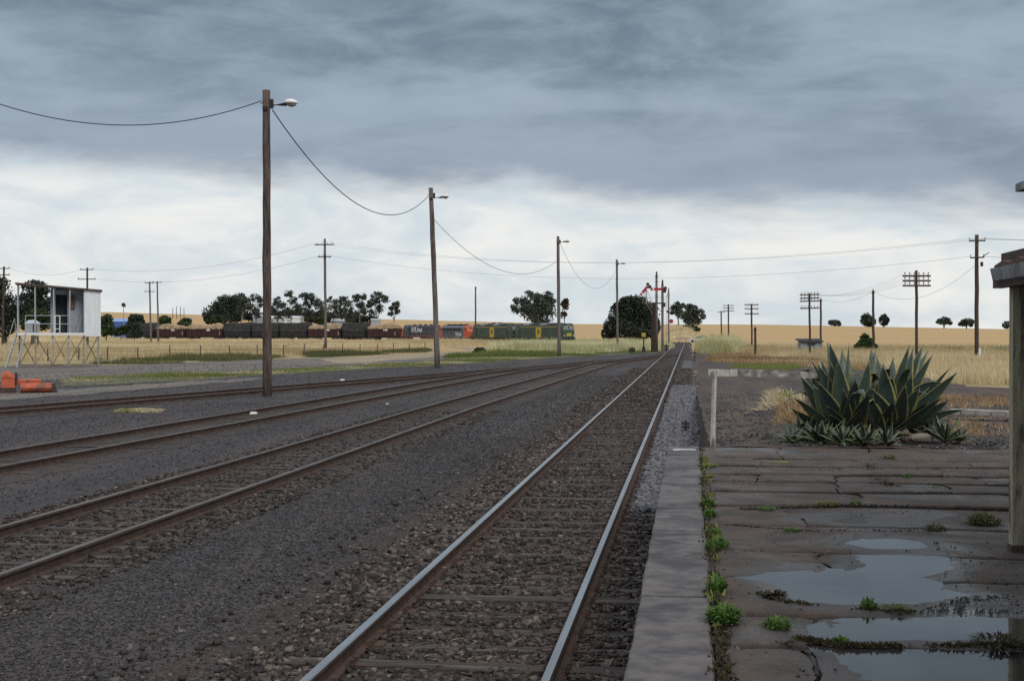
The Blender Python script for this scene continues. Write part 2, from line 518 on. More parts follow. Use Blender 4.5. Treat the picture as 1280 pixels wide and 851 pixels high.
# ------------------------------------------------------------------ mesh helpers
class MB:
    def __init__(self):
        self.v, self.f, self.m = [], [], []

    def add(self, vs, fs, mi=0):
        b = len(self.v)
        self.v += [tuple(p) for p in vs]
        for f in fs:
            self.f.append(tuple(i + b for i in f))
            self.m.append(mi)
        return self

    def box(self, c, s, mi=0, rz=0.0, rx=0.0, ry=0.0, taper=1.0):
        hx, hy, hz_ = s[0] / 2, s[1] / 2, s[2] / 2
        vs = []
        R = Euler((rx, ry, rz)).to_matrix()
        for z in (-1, 1):
            k = 1 if z < 0 else taper
            for x, y in ((-1, -1), (1, -1), (1, 1), (-1, 1)):
                vs.append(Vector(c) + R @ Vector((x * hx * k, y * hy * k, z * hz_)))
        return self.add(vs, [(3, 2, 1, 0), (4, 5, 6, 7), (0, 1, 5, 4), (1, 2, 6, 5), (2, 3, 7, 6), (3, 0, 4, 7)], mi)

    def bar(self, a, b, w, h=None, mi=0, up=(0, 0, 1)):
        a, b = Vector(a), Vector(b)
        h = h or w
        d = (b - a).normalized()
        u = Vector(up)
        if abs(d.dot(u)) > 0.98:
            u = Vector((0, 1, 0))
        s = d.cross(u).normalized() * (w / 2)
        t = s.cross(d).normalized() * (h / 2)
        vs = [a - s - t, a + s - t, a + s + t, a - s + t, b - s - t, b + s - t, b + s + t, b - s + t]
        return self.add(vs, [(0, 1, 2, 3), (7, 6, 5, 4), (4, 5, 1, 0), (5, 6, 2, 1), (6, 7, 3, 2), (7, 4, 0, 3)], mi)

    def tube(self, pts, rad, seg=8, mi=0, cap=True):
        pts = [Vector(p) for p in pts]
        if isinstance(rad, (int, float)):
            rad = [rad] * len(pts)
        vs, fs = [], []
        prev = None
        for i, p in enumerate(pts):
            d = (pts[min(i + 1, len(pts) - 1)] - pts[max(i - 1, 0)]).normalized()
            u = prev if prev is not None else (Vector((0, 0, 1)) if abs(d.z) < 0.9 else Vector((1, 0, 0)))
            s = d.cross(u)
            if s.length < 1e-5:
                s = d.cross(Vector((0, 1, 0)))
            s.normalize()
            t = s.cross(d).normalized()
            prev = t
            for k in range(seg):
                a = 2 * PI * k / seg
                vs.append(p + (s * math.cos(a) + t * math.sin(a)) * rad[i])
        n = len(pts)
        for i in range(n - 1):
            for k in range(seg):
                k2 = (k + 1) % seg
                fs.append((i * seg + k, i * seg + k2, (i + 1) * seg + k2, (i + 1) * seg + k))
        if cap:
            fs.append(tuple(range(seg))[::-1])
            fs.append(tuple((n - 1) * seg + k for k in range(seg)))
        return self.add(vs, fs, mi)

    def cyl(self, a, b, r0, r1=None, seg=10, mi=0):
        return self.tube([a, b], [r0, r0 if r1 is None else r1], seg, mi)

    def prism(self, poly, a, b, mi=0):
        """poly: list of (u,v) in the plane (y,z), extruded along x from a to b"""
        n = len(poly)
        vs = [(a, p[0], p[1]) for p in poly] + [(b, p[0], p[1]) for p in poly]
        fs = [tuple(range(n))[::-1], tuple(range(n, 2 * n))]
        for i in range(n):
            j = (i + 1) % n
            fs.append((i, j, n + j, n + i))
        return self.add(vs, fs, mi)

    def loft(self, secs, mi=0, cap=True):
        n = len(secs[0])
        vs = [p for s in secs for p in s]
        fs = []
        for i in range(len(secs) - 1):
            for k in range(n):
                k2 = (k + 1) % n
                fs.append((i * n + k, i * n + k2, (i + 1) * n + k2, (i + 1) * n + k))
        if cap:
            fs.append(tuple(range(n))[::-1])
            fs.append(tuple((len(secs) - 1) * n + k for k in range(n)))
        return self.add(vs, fs, mi)

    def ball(self, c, r, seg=8, rings=6, mi=0):
        rx, ry, rz_ = (r, r, r) if isinstance(r, (int, float)) else r
        secs = []
        for i in range(rings + 1):
            t = PI * i / rings
            s = max(0.02, math.sin(t))
            secs.append([(c[0] + rx * s * math.cos(2 * PI * k / seg), c[1] + ry * s * math.sin(2 * PI * k / seg), c[2] - rz_ * math.cos(t)) for k in range(seg)])
        return self.loft(secs, mi)

    def mesh(self, name, mats, smooth=False):
        me = bpy.data.meshes.new(name)
        me.from_pydata(self.v, [], self.f)
        for m in (mats if isinstance(mats, (list, tuple)) else [mats]):
            me.materials.append(MATS[m] if isinstance(m, str) else m)
        if any(self.m):
            me.polygons.foreach_set('material_index', self.m)
        if smooth:
            me.polygons.foreach_set('use_smooth', [True] * len(self.f))
        me.update()
        return me

    def build(self, name, mats, parent=None, smooth=False, loc=None, label=None):
        o = bpy.data.objects.new(name, self.mesh(name, mats, smooth))
        COL.objects.link(o)
        if parent is not None:
            o.parent = parent
        if loc is not None:
            o.location = loc
        if label:
            o['label'] = label
        return o


def np_mesh(name, verts, faces, mat_name, tint=None, smooth=False):
    """verts (N,3), faces (M,k) with k 3 or 4"""
    me = bpy.data.meshes.new(name)
    nv, (nf, k) = len(verts), faces.shape
    me.vertices.add(nv)
    me.vertices.foreach_set('co', np.ascontiguousarray(verts, dtype=np.float32).ravel())
    me.loops.add(nf * k)
    me.loops.foreach_set('vertex_index', np.ascontiguousarray(faces, dtype=np.int32).ravel())
    me.polygons.add(nf)
    me.polygons.foreach_set('loop_start', np.arange(0, nf * k, k, dtype=np.int32))
    me.update(calc_edges=True)
    me.materials.append(MATS[mat_name])
    if tint is not None:
        a = me.attributes.new('tint', 'FLOAT', 'FACE')
        a.data.foreach_set('value', np.ascontiguousarray(tint, dtype=np.float32))
    if smooth:
        me.polygons.foreach_set('use_smooth', np.ones(nf, dtype=bool))
    me.update()
    return me


def obj(name, me, parent=None, loc=None):
    o = bpy.data.objects.new(name, me)
    COL.objects.link(o)
    if parent is not None:
        o.parent = parent
    if loc is not None:
        o.location = loc
    return o


def tag(o, label, cat, group=None):
    o['label'] = label
    o['category'] = cat
    if group:
        o['group'] = group
    return o


def thing(name, label, cat, loc=(0, 0, 0), rz=0.0, group=None):
    o = bpy.data.objects.new(name, None)
    COL.objects.link(o)
    o.location = loc
    o.rotation_euler = (0, 0, rz)
    o.empty_display_size = 0.2
    return tag(o, label, cat, group)


def kind(o, k):
    o['kind'] = k
    return o


def copy_tree(o, parent=None, loc=None, rz=None, label=None):
    c = o.copy()
    COL.objects.link(c)
    c.parent = parent
    if loc is not None:
        c.location = loc
    if rz is not None:
        c.rotation_euler = (0, 0, rz)
    if label:
        c['label'] = label
    for ch in list(o.children):
        copy_tree(ch, c)
    return c


def text_mesh(txt, size, mat_name, name, parent, loc, rot, shear=0.0, bold=0.0):
    cu = bpy.data.curves.new('lettering', 'FONT')
    cu.body = txt
    cu.size = size
    cu.align_x = 'CENTER'
    cu.align_y = 'CENTER'
    cu.extrude = 0.004
    cu.offset = bold
    cu.shear = shear
    tmp = bpy.data.objects.new('lettering', cu)
    COL.objects.link(tmp)
    bpy.context.view_layer.update()
    me = bpy.data.meshes.new_from_object(tmp.evaluated_get(bpy.context.evaluated_depsgraph_get()))
    bpy.data.objects.remove(tmp)
    me.materials.clear()
    me.materials.append(MATS[mat_name])
    o = obj(name, me, parent, loc)
    o.rotation_euler = rot
    return o

# ================================================================== SETTING
def poly_area_bbox(poly):
    xs = [p[0] for p in poly]; ys = [p[1] for p in poly]
    return min(xs), max(xs), min(ys), max(ys)


def inside(poly, x, y):
    """vectorised point in polygon"""
    c = np.zeros(len(x), dtype=bool)
    n = len(poly)
    for i in range(n):
        x1, y1 = poly[i][0], poly[i][1]
        x2, y2 = poly[(i + 1) % n][0], poly[(i + 1) % n][1]
        if y1 == y2:
            continue
        cond = ((y1 > y) != (y2 > y)) & (x < (x2 - x1) * (y - y1) / (y2 - y1) + x1)
        c ^= cond
    return c


def scatter(poly, density, maxn=200000):
    x0, x1, y0, y1 = poly_area_bbox(poly)
    n = int(min(maxn, (x1 - x0) * (y1 - y0) * density))
    x = rng.uniform(x0, x1, n); y = rng.uniform(y0, y1, n)
    k = inside(poly, x, y)
    return np.stack([x[k], y[k]], 1)


def gp(pts, z=0.0):
    return [tuple(P(a, b, z)) for a, b in pts]


def vnoise(x, y, seed=0):
    """cheap smooth noise for numpy arrays, about -1..1"""
    r = np.random.default_rng(seed)
    v = 0
    for k in range(6):
        a, b, p = r.uniform(-1, 1), r.uniform(-1, 1), r.uniform(0, 6.28)
        f = 1.0 + 0.6 * k
        v = v + np.sin((a * x + b * y) * f + p) / (1 + 0.35 * k)
    return v / 2.2


def build_ground():
    rs = [0.0] + list(np.geomspace(4, 420, 34)) + list(np.linspace(450, 1300, 40)) + list(np.geomspace(1360, 9000, 16))
    na = 220
    vs, fs = [], []
    for r in rs:
        for k in range(na):
            # rings are denser inside the view
            u = k / na
            a = 2 * PI * u
            a = YAW + (a - PI) - 0.75 * math.sin(a - PI)
            x, y = -r * math.sin(a), r * math.cos(a)
            vs.append((x, y, terrain(x, y)))
    for i in range(len(rs) - 1):
        for k in range(na):
            k2 = (k + 1) % na
            fs.append((i * na + k, (i + 1) * na + k, (i + 1) * na + k2, i * na + k2))
    me = np_mesh('ground', np.array(vs), np.array(fs)[:, ::-1], 'field_ground', smooth=True)
    kind(obj('ground', me), 'structure')


build_ground()


def sheet(name, pts, z, matn, jit=0.0, step=1.0):
    """ground sheet from an outline, edges subdivided and made uneven"""
    out = []
    n = len(pts)
    for i in range(n):
        a, b = Vector(pts[i][:2]), Vector(pts[(i + 1) % n][:2])
        L = (b - a).length
        st = max(step, step * 0.02 * min(a.length, b.length))
        m = max(1, int(L / st))
        m = min(m, 60)
        nrm = Vector((-(b - a).y, (b - a).x)).normalized() if L > 0 else Vector((0, 0))
        for k in range(m):
            p = a.lerp(b, k / m)
            q = p + nrm * random.uniform(-jit, jit)
            out.append((q.x, q.y, z))
    mb = MB()
    mb.add(out, [tuple(range(len(out)))])
    o = mb.build(name, matn)
    # face up
    if o.data.polygons[0].normal.z < 0:
        o.data.flip_normals()
    return kind(o, 'structure')


sheet('gravel_yard', [(0.32, -8), (0.32, 60), (0.3, 165), (-6, 165)] + [p[:2] for p in gp([(640, 443), (560, 444), (500, 445), (400, 448), (300, 450.5), (120, 457), (-60, 460)])] + [(-75, -8)], 0.004, 'cinder', 0.4, 2.0)
sheet('gravel_road', [p[:2] for p in gp([(-80, 480), (60, 475), (330, 462), (500, 453), (560, 447.5), (560, 441), (500, 445), (400, 447.5), (300, 450), (150, 456), (-80, 460)])], 0.008, 'road_gravel', 0.5, 2.0)
sheet('verge', [p[:2] for p in gp([(60, 483), (180, 479), (330, 469), (500, 459), (560, 456), (690, 447.5), (800, 441.5), (835, 439), (800, 433), (700, 432), (600, 434), (640, 444), (560, 448), (500, 453), (330, 462.5), (100, 470)])], 0.012, 'verge_soil', 0.5, 1.5)
sheet('dirt_path', [p[:2] for p in gp([(395, 449), (455, 446), (520, 442.5), (556, 441), (588, 437.8), (578, 435.5), (556, 434.2), (565, 433), (600, 434.6), (640, 436.6), (652, 438.6), (628, 440), (590, 441), (560, 444.5), (500, 450), (430, 455)])], 0.016, 'dirt_path', 0.3, 1.5)
sheet('pale_gravel', [p[:2] for p in gp([(-60, 506), (90, 494), (180, 486), (300, 477), (330, 472), (250, 476), (90, 486), (-60, 494)])], 0.016, 'road_gravel', 0.5, 1.0)
sheet('bitumen_road', [(-1.0, 318), (3.0, 300), (9, 262), (16, 232), (60, 205), (120, 190), (120, 200), (62, 218), (24, 246), (15, 268), (8, 305), (4, 322)], 0.016, 'bitumen_road', 0.1, 4.0)
sheet('far_track', [p[:2] for p in gp([(176, 426.5), (255, 425.5), (256, 423.5), (176, 424.5)])], 0.016, 'dirt_path', 0.4, 3)


# ------------------------------------------------------------------ tracks
def make_path(pts, y0, y1, step=0.5, sm=9.0):
    ys = np.arange(y0 - 40, y1 + 40, step)
    a = np.array(pts)
    sl0 = (a[1, 1] - a[0, 1]) / (a[1, 0] - a[0, 0])
    sl1 = (a[-1, 1] - a[-2, 1]) / (a[-1, 0] - a[-2, 0])
    xs = np.interp(ys, a[:, 0], a[:, 1])
    xs = np.where(ys < a[0, 0], a[0, 1] + (ys - a[0, 0]) * sl0, xs)
    xs = np.where(ys > a[-1, 0], a[-1, 1] + (ys - a[-1, 0]) * sl1, xs)
    w = int(sm / step)
    ker = np.hanning(2 * w + 3); ker /= ker.sum()
    xs2 = np.convolve(np.pad(xs, (w + 1, w + 1), mode='edge'), ker, mode='valid')
    k = (ys >= y0) & (ys <= y1)
    return ys[k], xs2[k]


MAINX = -1.83
PATHS = {
    'main': make_path([(0, MAINX), (600, MAINX)], -6, 420, 2.0),
    'second': make_path([(0, -7.72), (44, -7.70), (88, -6.95), (107, -6.6), (118, -5.5), (130, -3.7), (142, -2.35), (152, -1.9)], -6, 150, 0.7, 8),
    'third': make_path([(0, -13.9), (25, -13.2), (45, -12.6), (57, -12.2), (88, -11.0), (112, -7.2), (122, -5.2)], 2, 120, 0.7, 9),
    'fourth': make_path([(10, -28.2), (42, -21.2), (71, -15.1), (82, -12.75), (92, -10.9), (100, -9.4)], 12, 99, 0.7, 8),
}
RAIL_PROFILE = [(-0.068, 0.0), (-0.068, 0.012), (-0.012, 0.030), (-0.012, 0.112), (-0.036, 0.122), (-0.036, 0.150), (-0.028, 0.160),
                (0.028, 0.160), (0.036, 0.150), (0.036, 0.122), (0.012, 0.112), (0.012, 0.030), (0.068, 0.012), (0.068, 0.0)]


def rail_mesh(path, off, dz, top):
    ys, xs = path
    dx = np.gradient(xs, ys)
    mb = MB()
    n = len(RAIL_PROFILE)
    vs, fs, mi = [], [], []
    for i in range(len(ys)):
        L = math.hypot(1, dx[i])
        nx, ny = 1 / L, -dx[i] / L
        cx, cy = xs[i] + nx * off, ys[i] + ny * off
        for (u, z) in RAIL_PROFILE:
            vs.append((cx + nx * u, cy + ny * u, z + 0.010 + dz))
    for i in range(len(ys) - 1):
        for k in range(n - 1):
            fs.append((i * n + k, i * n + k + 1, (i + 1) * n + k + 1, (i + 1) * n + k))
            mi.append(1 if k in (5, 6, 7) else 0)
    mb.v, mb.f, mb.m = vs, fs, mi
    return mb


def sleeper_variants():
    out = []
    for s in range(6):
        mb = MB()
        L, W, H = 2.7, 0.25, 0.13
        n = 7
        secs = []
        for i in range(n):
            x = -L / 2 + L * i / (n - 1)
            j = lambda a: random.uniform(-a, a)
            secs.append([(x + j(.02), -W / 2 + j(.018), -H), (x, -W / 2 + j(.018), j(.010) - 0.006), (x, -W / 4, j(.006)), (x, W / 4, j(.006)), (x, W / 2 + j(.018), j(.010) - 0.006), (x + j(.02), W / 2 + j(.018), -H)])
        mb.loft(secs)
        out.append(mb.mesh('sleeper', 'sleeper_wood'))
    return out


SLV = sleeper_variants()


def bed(name, path, half, z, matn, y1=None):
    ys, xs = path
    vs, fs = [], []
    yy = np.arange(ys[0], min(ys[-1], y1 or 1e9), 0.8)
    xx = np.interp(yy, ys, xs)
    for i, (y, x) in enumerate(zip(yy, xx)):
        a = half + random.uniform(-.22, .22); b = half + random.uniform(-.22, .22)
        vs += [(x - a, y, z), (x - a * .45, y, z + .002), (x + b * .45, y, z + .002), (x + b, y, z)]
    for i in range(len(yy) - 1):
        for k in range(3):
            fs.append((i * 4 + k, i * 4 + k + 1, (i + 1) * 4 + k + 1, (i + 1) * 4 + k))
    mb = MB(); mb.v, mb.f, mb.m = vs, fs, [0] * len(fs)
    return kind(mb.build(name, matn), 'structure')


def build_track(key, label, nsl, y_start, dz, top, sz):
    path = PATHS[key]
    ys, xs = path
    root = thing('railway_track', label, 'railway track', (0, 0, 0), 0, 'railway tracks through the yard')
    for off in (-0.835, 0.835):
        rail_mesh(path, off, dz, top).build('rail', ['rail_side', top], root)
    y = y_start
    for i in range(nsl):
        x = float(np.interp(y, ys, xs)); x2 = float(np.interp(y + .5, ys, xs))
        o = bpy.data.objects.new('sleeper', SLV[i % 6])
        COL.objects.link(o); o.parent = root
        o.location = (x + random.uniform(-.06, .06), y + random.uniform(-.05, .05), sz + dz + random.uniform(-.022, .010))
        o.rotation_euler = (0, random.uniform(-.004, .004), -math.atan((x2 - x) / .5) + random.uniform(-.02, .02) + (PI if random.random() < .5 else 0))
        y += 0.66
        if y > ys[-1] - 1:
            break
    return root


bed('ballast_bed', PATHS['main'], 2.15, 0.008, 'ballast', 330)
bed('ballast_bed', PATHS['second'], 1.75, 0.0090, 'old_ballast', 135)
bed('ballast_bed', PATHS['third'], 1.7, 0.0105, 'old_ballast', 104)
bed('ballast_bed', PATHS['fourth'], 1.6, 0.0135, 'old_ballast', 90)
tr_main = build_track('main', 'straight main line with bright worn rails running beside the platform edge', 230, 7.0, 0.0, 'rail_worn', 0.028)
build_track('second', 'dull siding track next to the main line, curving right to join it', 150, 9.0, -0.003, 'rail_dull', 0.022)
build_track('third', 'rusty siding track passing between the small litter scrap and the tall light pole', 120, 17.0, -0.006, 'rail_dull', 0.028)
build_track('fourth', 'farthest siding track, curving in behind the tallest light pole from the left', 100, 30.0, -0.009, 'rail_dull', 0.036)


def spikes():
    mb = MB()
    for i in range(42):
        y = 7.0 + i * 0.66
        for off in (-0.835, 0.835):
            for s in (-1, 1):
                for j in (-.05, .05):
                    x = MAINX + off + s * 0.085
                    mb.box((x, y + j * s, 0.045), (0.045, 0.03, 0.04), taper=0.7)
            mb.box((MAINX + off, y, 0.0), (0.36, 0.18, 0.066))
    kind(mb.build('rail_spikes', 'rail_side', tr_main), 'stuff')


spikes()


# ------------------------------------------------------------------ loose stone
def stones(name, xy, z, size, matn, flat=0.6, tone=None):
    n = len(xy)
    base = np.array([(-1, -1, -1), (1, -1, -1), (1, 1, -1), (-1, 1, -1), (-1, -1, 1), (1, -1, 1), (1, 1, 1), (-1, 1, 1)], float) * 0.5
    tri = np.array([(0, 2, 1), (0, 3, 2), (4, 5, 6), (4, 6, 7), (0, 1, 5), (0, 5, 4), (1, 2, 6), (1, 6, 5), (2, 3, 7), (2, 7, 6), (3, 0, 4), (3, 4, 7)])
    v = base[None] + rng.uniform(-.26, .26, (n, 8, 3))
    s = size * rng.uniform(0.55, 1.35, (n, 1, 1)) * rng.uniform(0.75, 1.3, (n, 1, 3))
    s[:, :, 2] *= flat
    v = v * s
    # random tilt then spin
    t = rng.uniform(-.6, .6, n)
    c, sn = np.cos(t)[:, None], np.sin(t)[:, None]
    y, zz = v[:, :, 1] * c - v[:, :, 2] * sn, v[:, :, 1] * sn + v[:, :, 2] * c
    a = rng.uniform(0, 6.28, n)
    c, sn = np.cos(a)[:, None], np.sin(a)[:, None]
    x = v[:, :, 0] * c - y * sn
    y2 = v[:, :, 0] * sn + y * c
    out = np.stack([x + xy[:, :1], y2 + xy[:, 1:2], zz + np.asarray(z).reshape(-1, 1)], 2).reshape(-1, 3)
    faces = (tri[None] + (np.arange(n) * 8)[:, None, None]).reshape(-1, 3)
    tn = rng.beta(0.9, 4.6, n) if tone is None else tone
    me = np_mesh(name, out, faces, matn, np.repeat(tn, 12))
    return kind(obj(name, me), 'stuff')


def main_stones():
    out = []
    for (ya, yb, dens) in ((8.5, 16, 560), (16, 28, 290), (28, 50, 100)):
        n = int((yb - ya) * 4.5 * dens)
        x = rng.uniform(-4.6, -0.32, n) ; y = rng.uniform(ya, yb, n)
        # thin out beyond the left shoulder, none on the rails; sleepers stay mostly bare
        edge = -3.55 + 0.35 * vnoise(y * 0.5, x * 0 + 2, 3) - 0.25 * vnoise(y * 2.1, x * 0 + 5, 4)
        keep = (x > edge) | (rng.uniform(0, 1, n) < 0.035)
        for r in (MAINX - .835, MAINX + .835):
            keep &= np.abs(x - r) > 0.10
        ph = np.mod(y - 7.0 + 0.33, 0.66) - 0.33
        on = (np.abs(ph) < 0.125) & (np.abs(x - MAINX) < 1.35)
        keep &= ~(on & (rng.uniform(0, 1, n) < 0.80))
        out.append(np.stack([x[keep], y[keep]], 1))
    xy = np.concatenate(out)
    shoulder = (xy[:, 0] < -3.0)
    stones('ballast_stones', xy, rng.uniform(-0.002, 0.024, len(xy)), 0.041, 'stone')
    # pale chips scattered down both shoulders
    n = 1500
    y = rng.uniform(8.5, 40, n); x = -3.2 + rng.normal(0, .25, n)
    stones('ballast_stones', np.stack([x, y], 1), rng.uniform(0.01, 0.035, n), 0.042, 'stone', tone=rng.uniform(.05, .8, n) ** 1.4)
    # second track: smaller, dirtier stone
    out = []
    for (ya, yb, dens) in ((11, 24, 150), (24, 44, 60)):
        n = int((yb - ya) * 3.4 * dens)
        y = rng.uniform(ya, yb, n); x = np.interp(y, *PATHS['second']) + rng.uniform(-1.7, 1.7, n)
        out.append(np.stack([x, y], 1))
    xy = np.concatenate(out)
    xc = np.interp(xy[:, 1], *PATHS['second'])
    keep = (np.abs(np.abs(xy[:, 0] - xc) - .835) > .09)
    ph = np.mod(xy[:, 1] - 9.0 + .33, .66) - .33
    keep &= ~((np.abs(ph) < .12) & (np.abs(xy[:, 0] - xc) < 1.3) & (rng.uniform(0, 1, len(xy)) < .8))
    xy = xy[keep]
    stones('ballast_stones', xy, rng.uniform(0.008, 0.024, len(xy)), 0.038, 'stone')
    # fine cinders and pebbles over the yard between the tracks
    n = 30000
    y = 9 + 24 * rng.uniform(0, 1, n) ** 1.3
    x = rng.uniform(-6.4, -3.2, n)
    stones('yard_pebbles', np.stack([x, y], 1), np.full(n, 0.007), 0.017, 'pebble')
    n = 9000
    y = rng.uniform(26, 80, n); x = rng.uniform(-6.0, -3.0, n)
    stones('yard_pebbles', np.stack([x, y], 1), np.full(n, 0.006), 0.036, 'pebble')
    n = 9000
    y = rng.uniform(44, 95, n); x = MAINX + rng.uniform(-2.0, 2.0, n)
    k = np.abs(np.abs(x - MAINX) - .835) > .1
    stones('ballast_stones', np.stack([x[k], y[k]], 1), np.full(int(k.sum()), 0.02), 0.075, 'stone')
    n = 9000
    y = rng.uniform(45, 105, n); x = rng.uniform(-40, -8.0, n)
    stones('yard_pebbles', np.stack([x, y], 1), np.full(n, 0.008), 0.042, 'pebble')
    n = 13000
    y = rng.uniform(14, 48, n); x = rng.uniform(-22, -9.0, n)
    stones('yard_pebbles', np.stack([x, y], 1), np.full(n, 0.010), 0.023, 'pebble')
    # clean bluish stone past the end of the platform
    n = 8500
    y = 19.4 + 45 * rng.uniform(0, 1, n) ** 1.4; x = rng.uniform(-0.80, 0.26, n)
    stones('ballast_stones', np.stack([x, y], 1), rng.uniform(0.03, 0.06, n), 0.062, 'blue_stone', tone=rng.beta(2.2, 2.6, n))
    # grit and gravel washed over the platform
    n = 3000
    y = rng.uniform(5.8, 19.1, n); x = rng.uniform(0.15, 4.2, n)
    k = (pud_dist(x, y) > .03) & (vnoise(x * 1.3, y * 1.3, 91) + rng.uniform(-.6, .6, n) > 0.0)
    stones('platform_grit', np.stack([x[k], y[k]], 1), np.full(int(k.sum()), 1.0), 0.010, 'pebble', tone=rng.uniform(.02, .7, int(k.sum())))
    q = np.array([tuple(P(a, b2, 1.0))[:2] for a, b2 in ((1150, 762), (1200, 744), (1262, 742), (1300, 766), (1200, 766))])
    pts = scatter([tuple(v) for v in q], 1500)
    stones('platform_grit', pts, np.full(len(pts), 0.999), 0.008, 'pebble', tone=rng.beta(1, 7, len(pts)))
    # ash bank
    n = 9000
    y = 19.5 + 36 * rng.uniform(0, 1, n) ** 1.5; x = 0.4 + rng.uniform(0, 1, n) * y * 0.26
    z = np.array([bank_z(a, b) for a, b in zip(x, y)])
    stones('bank_pebbles', np.stack([x, y], 1), z, 0.032, 'pebble')


# ------------------------------------------------------------------ platform
END = 19.2
PUD = {
    'A': [(928, 716), (960, 710), (1010, 709), (1060, 711), (1075, 703), (1062, 696), (1090, 692), (1130, 691), (1165, 693), (1192, 700), (1198, 708), (1180, 714), (1168, 720), (1172, 732), (1190, 738), (1208, 742), (1180, 750), (1130, 754), (1060, 757), (1005, 755), (975, 748), (962, 733), (945, 724)],
    'B': [(1048, 676), (1075, 672), (1120, 671), (1150, 675), (1172, 682), (1150, 685), (1110, 686), (1075, 684)],
    'C': [(1004, 790), (1030, 780), (1080, 771), (1130, 767), (1200, 766), (1260, 770), (1300, 775), (1330, 800), (1280, 803), (1220, 801), (1130, 803), (1050, 805), (1015, 800)],
    'D': [(1030, 809), (1100, 811), (1180, 810), (1300, 809), (1360, 850), (1350, 900), (1150, 900), (1100, 862), (1062, 845), (1040, 825)],
}
WETP = [(972, 648), (1000, 653), (1040, 656), (1080, 651), (1090, 645), (1050, 641), (1000, 642)]
PGEO = {k: np.array([tuple(P(a, b, 1.0))[:2] for a, b in v]) for k, v in PUD.items()}
PGEO['E'] = np.array([tuple(P(a, b, 1.0))[:2] for a, b in WETP])


def pud_dist(x, y, keys='ABCD'):
    '''signed distance to the nearest puddle outline, negative inside'''
    x = np.atleast_1d(np.asarray(x, float)); y = np.atleast_1d(np.asarray(y, float))
    best = np.full(len(x), 9.0)
    for k in keys:
        pg = PGEO[k]
        d = np.full(len(x), 9.0)
        for i in range(len(pg)):
            a, b = pg[i], pg[(i + 1) % len(pg)]
            ab = b - a
            t = np.clip(((x - a[0]) * ab[0] + (y - a[1]) * ab[1]) / (ab @ ab + 1e-12), 0, 1)
            d = np.minimum(d, np.hypot(x - a[0] - t * ab[0], y - a[1] - t * ab[1]))
        ins = inside([tuple(q) for q in pg], x, y)
        d = np.where(ins, -d, d)
        best = np.minimum(best, d)
    return best



def bank_z(x, y):
    t = min(1, max(0, (y - END - 0.4) / 42.0))
    return 0.985 * (1 - t) ** 1.15 + 0.012 * math.sin(x * 1.7 + y * 0.9) + 0.01 * math.sin(x * 3.1 - y * 2.3)


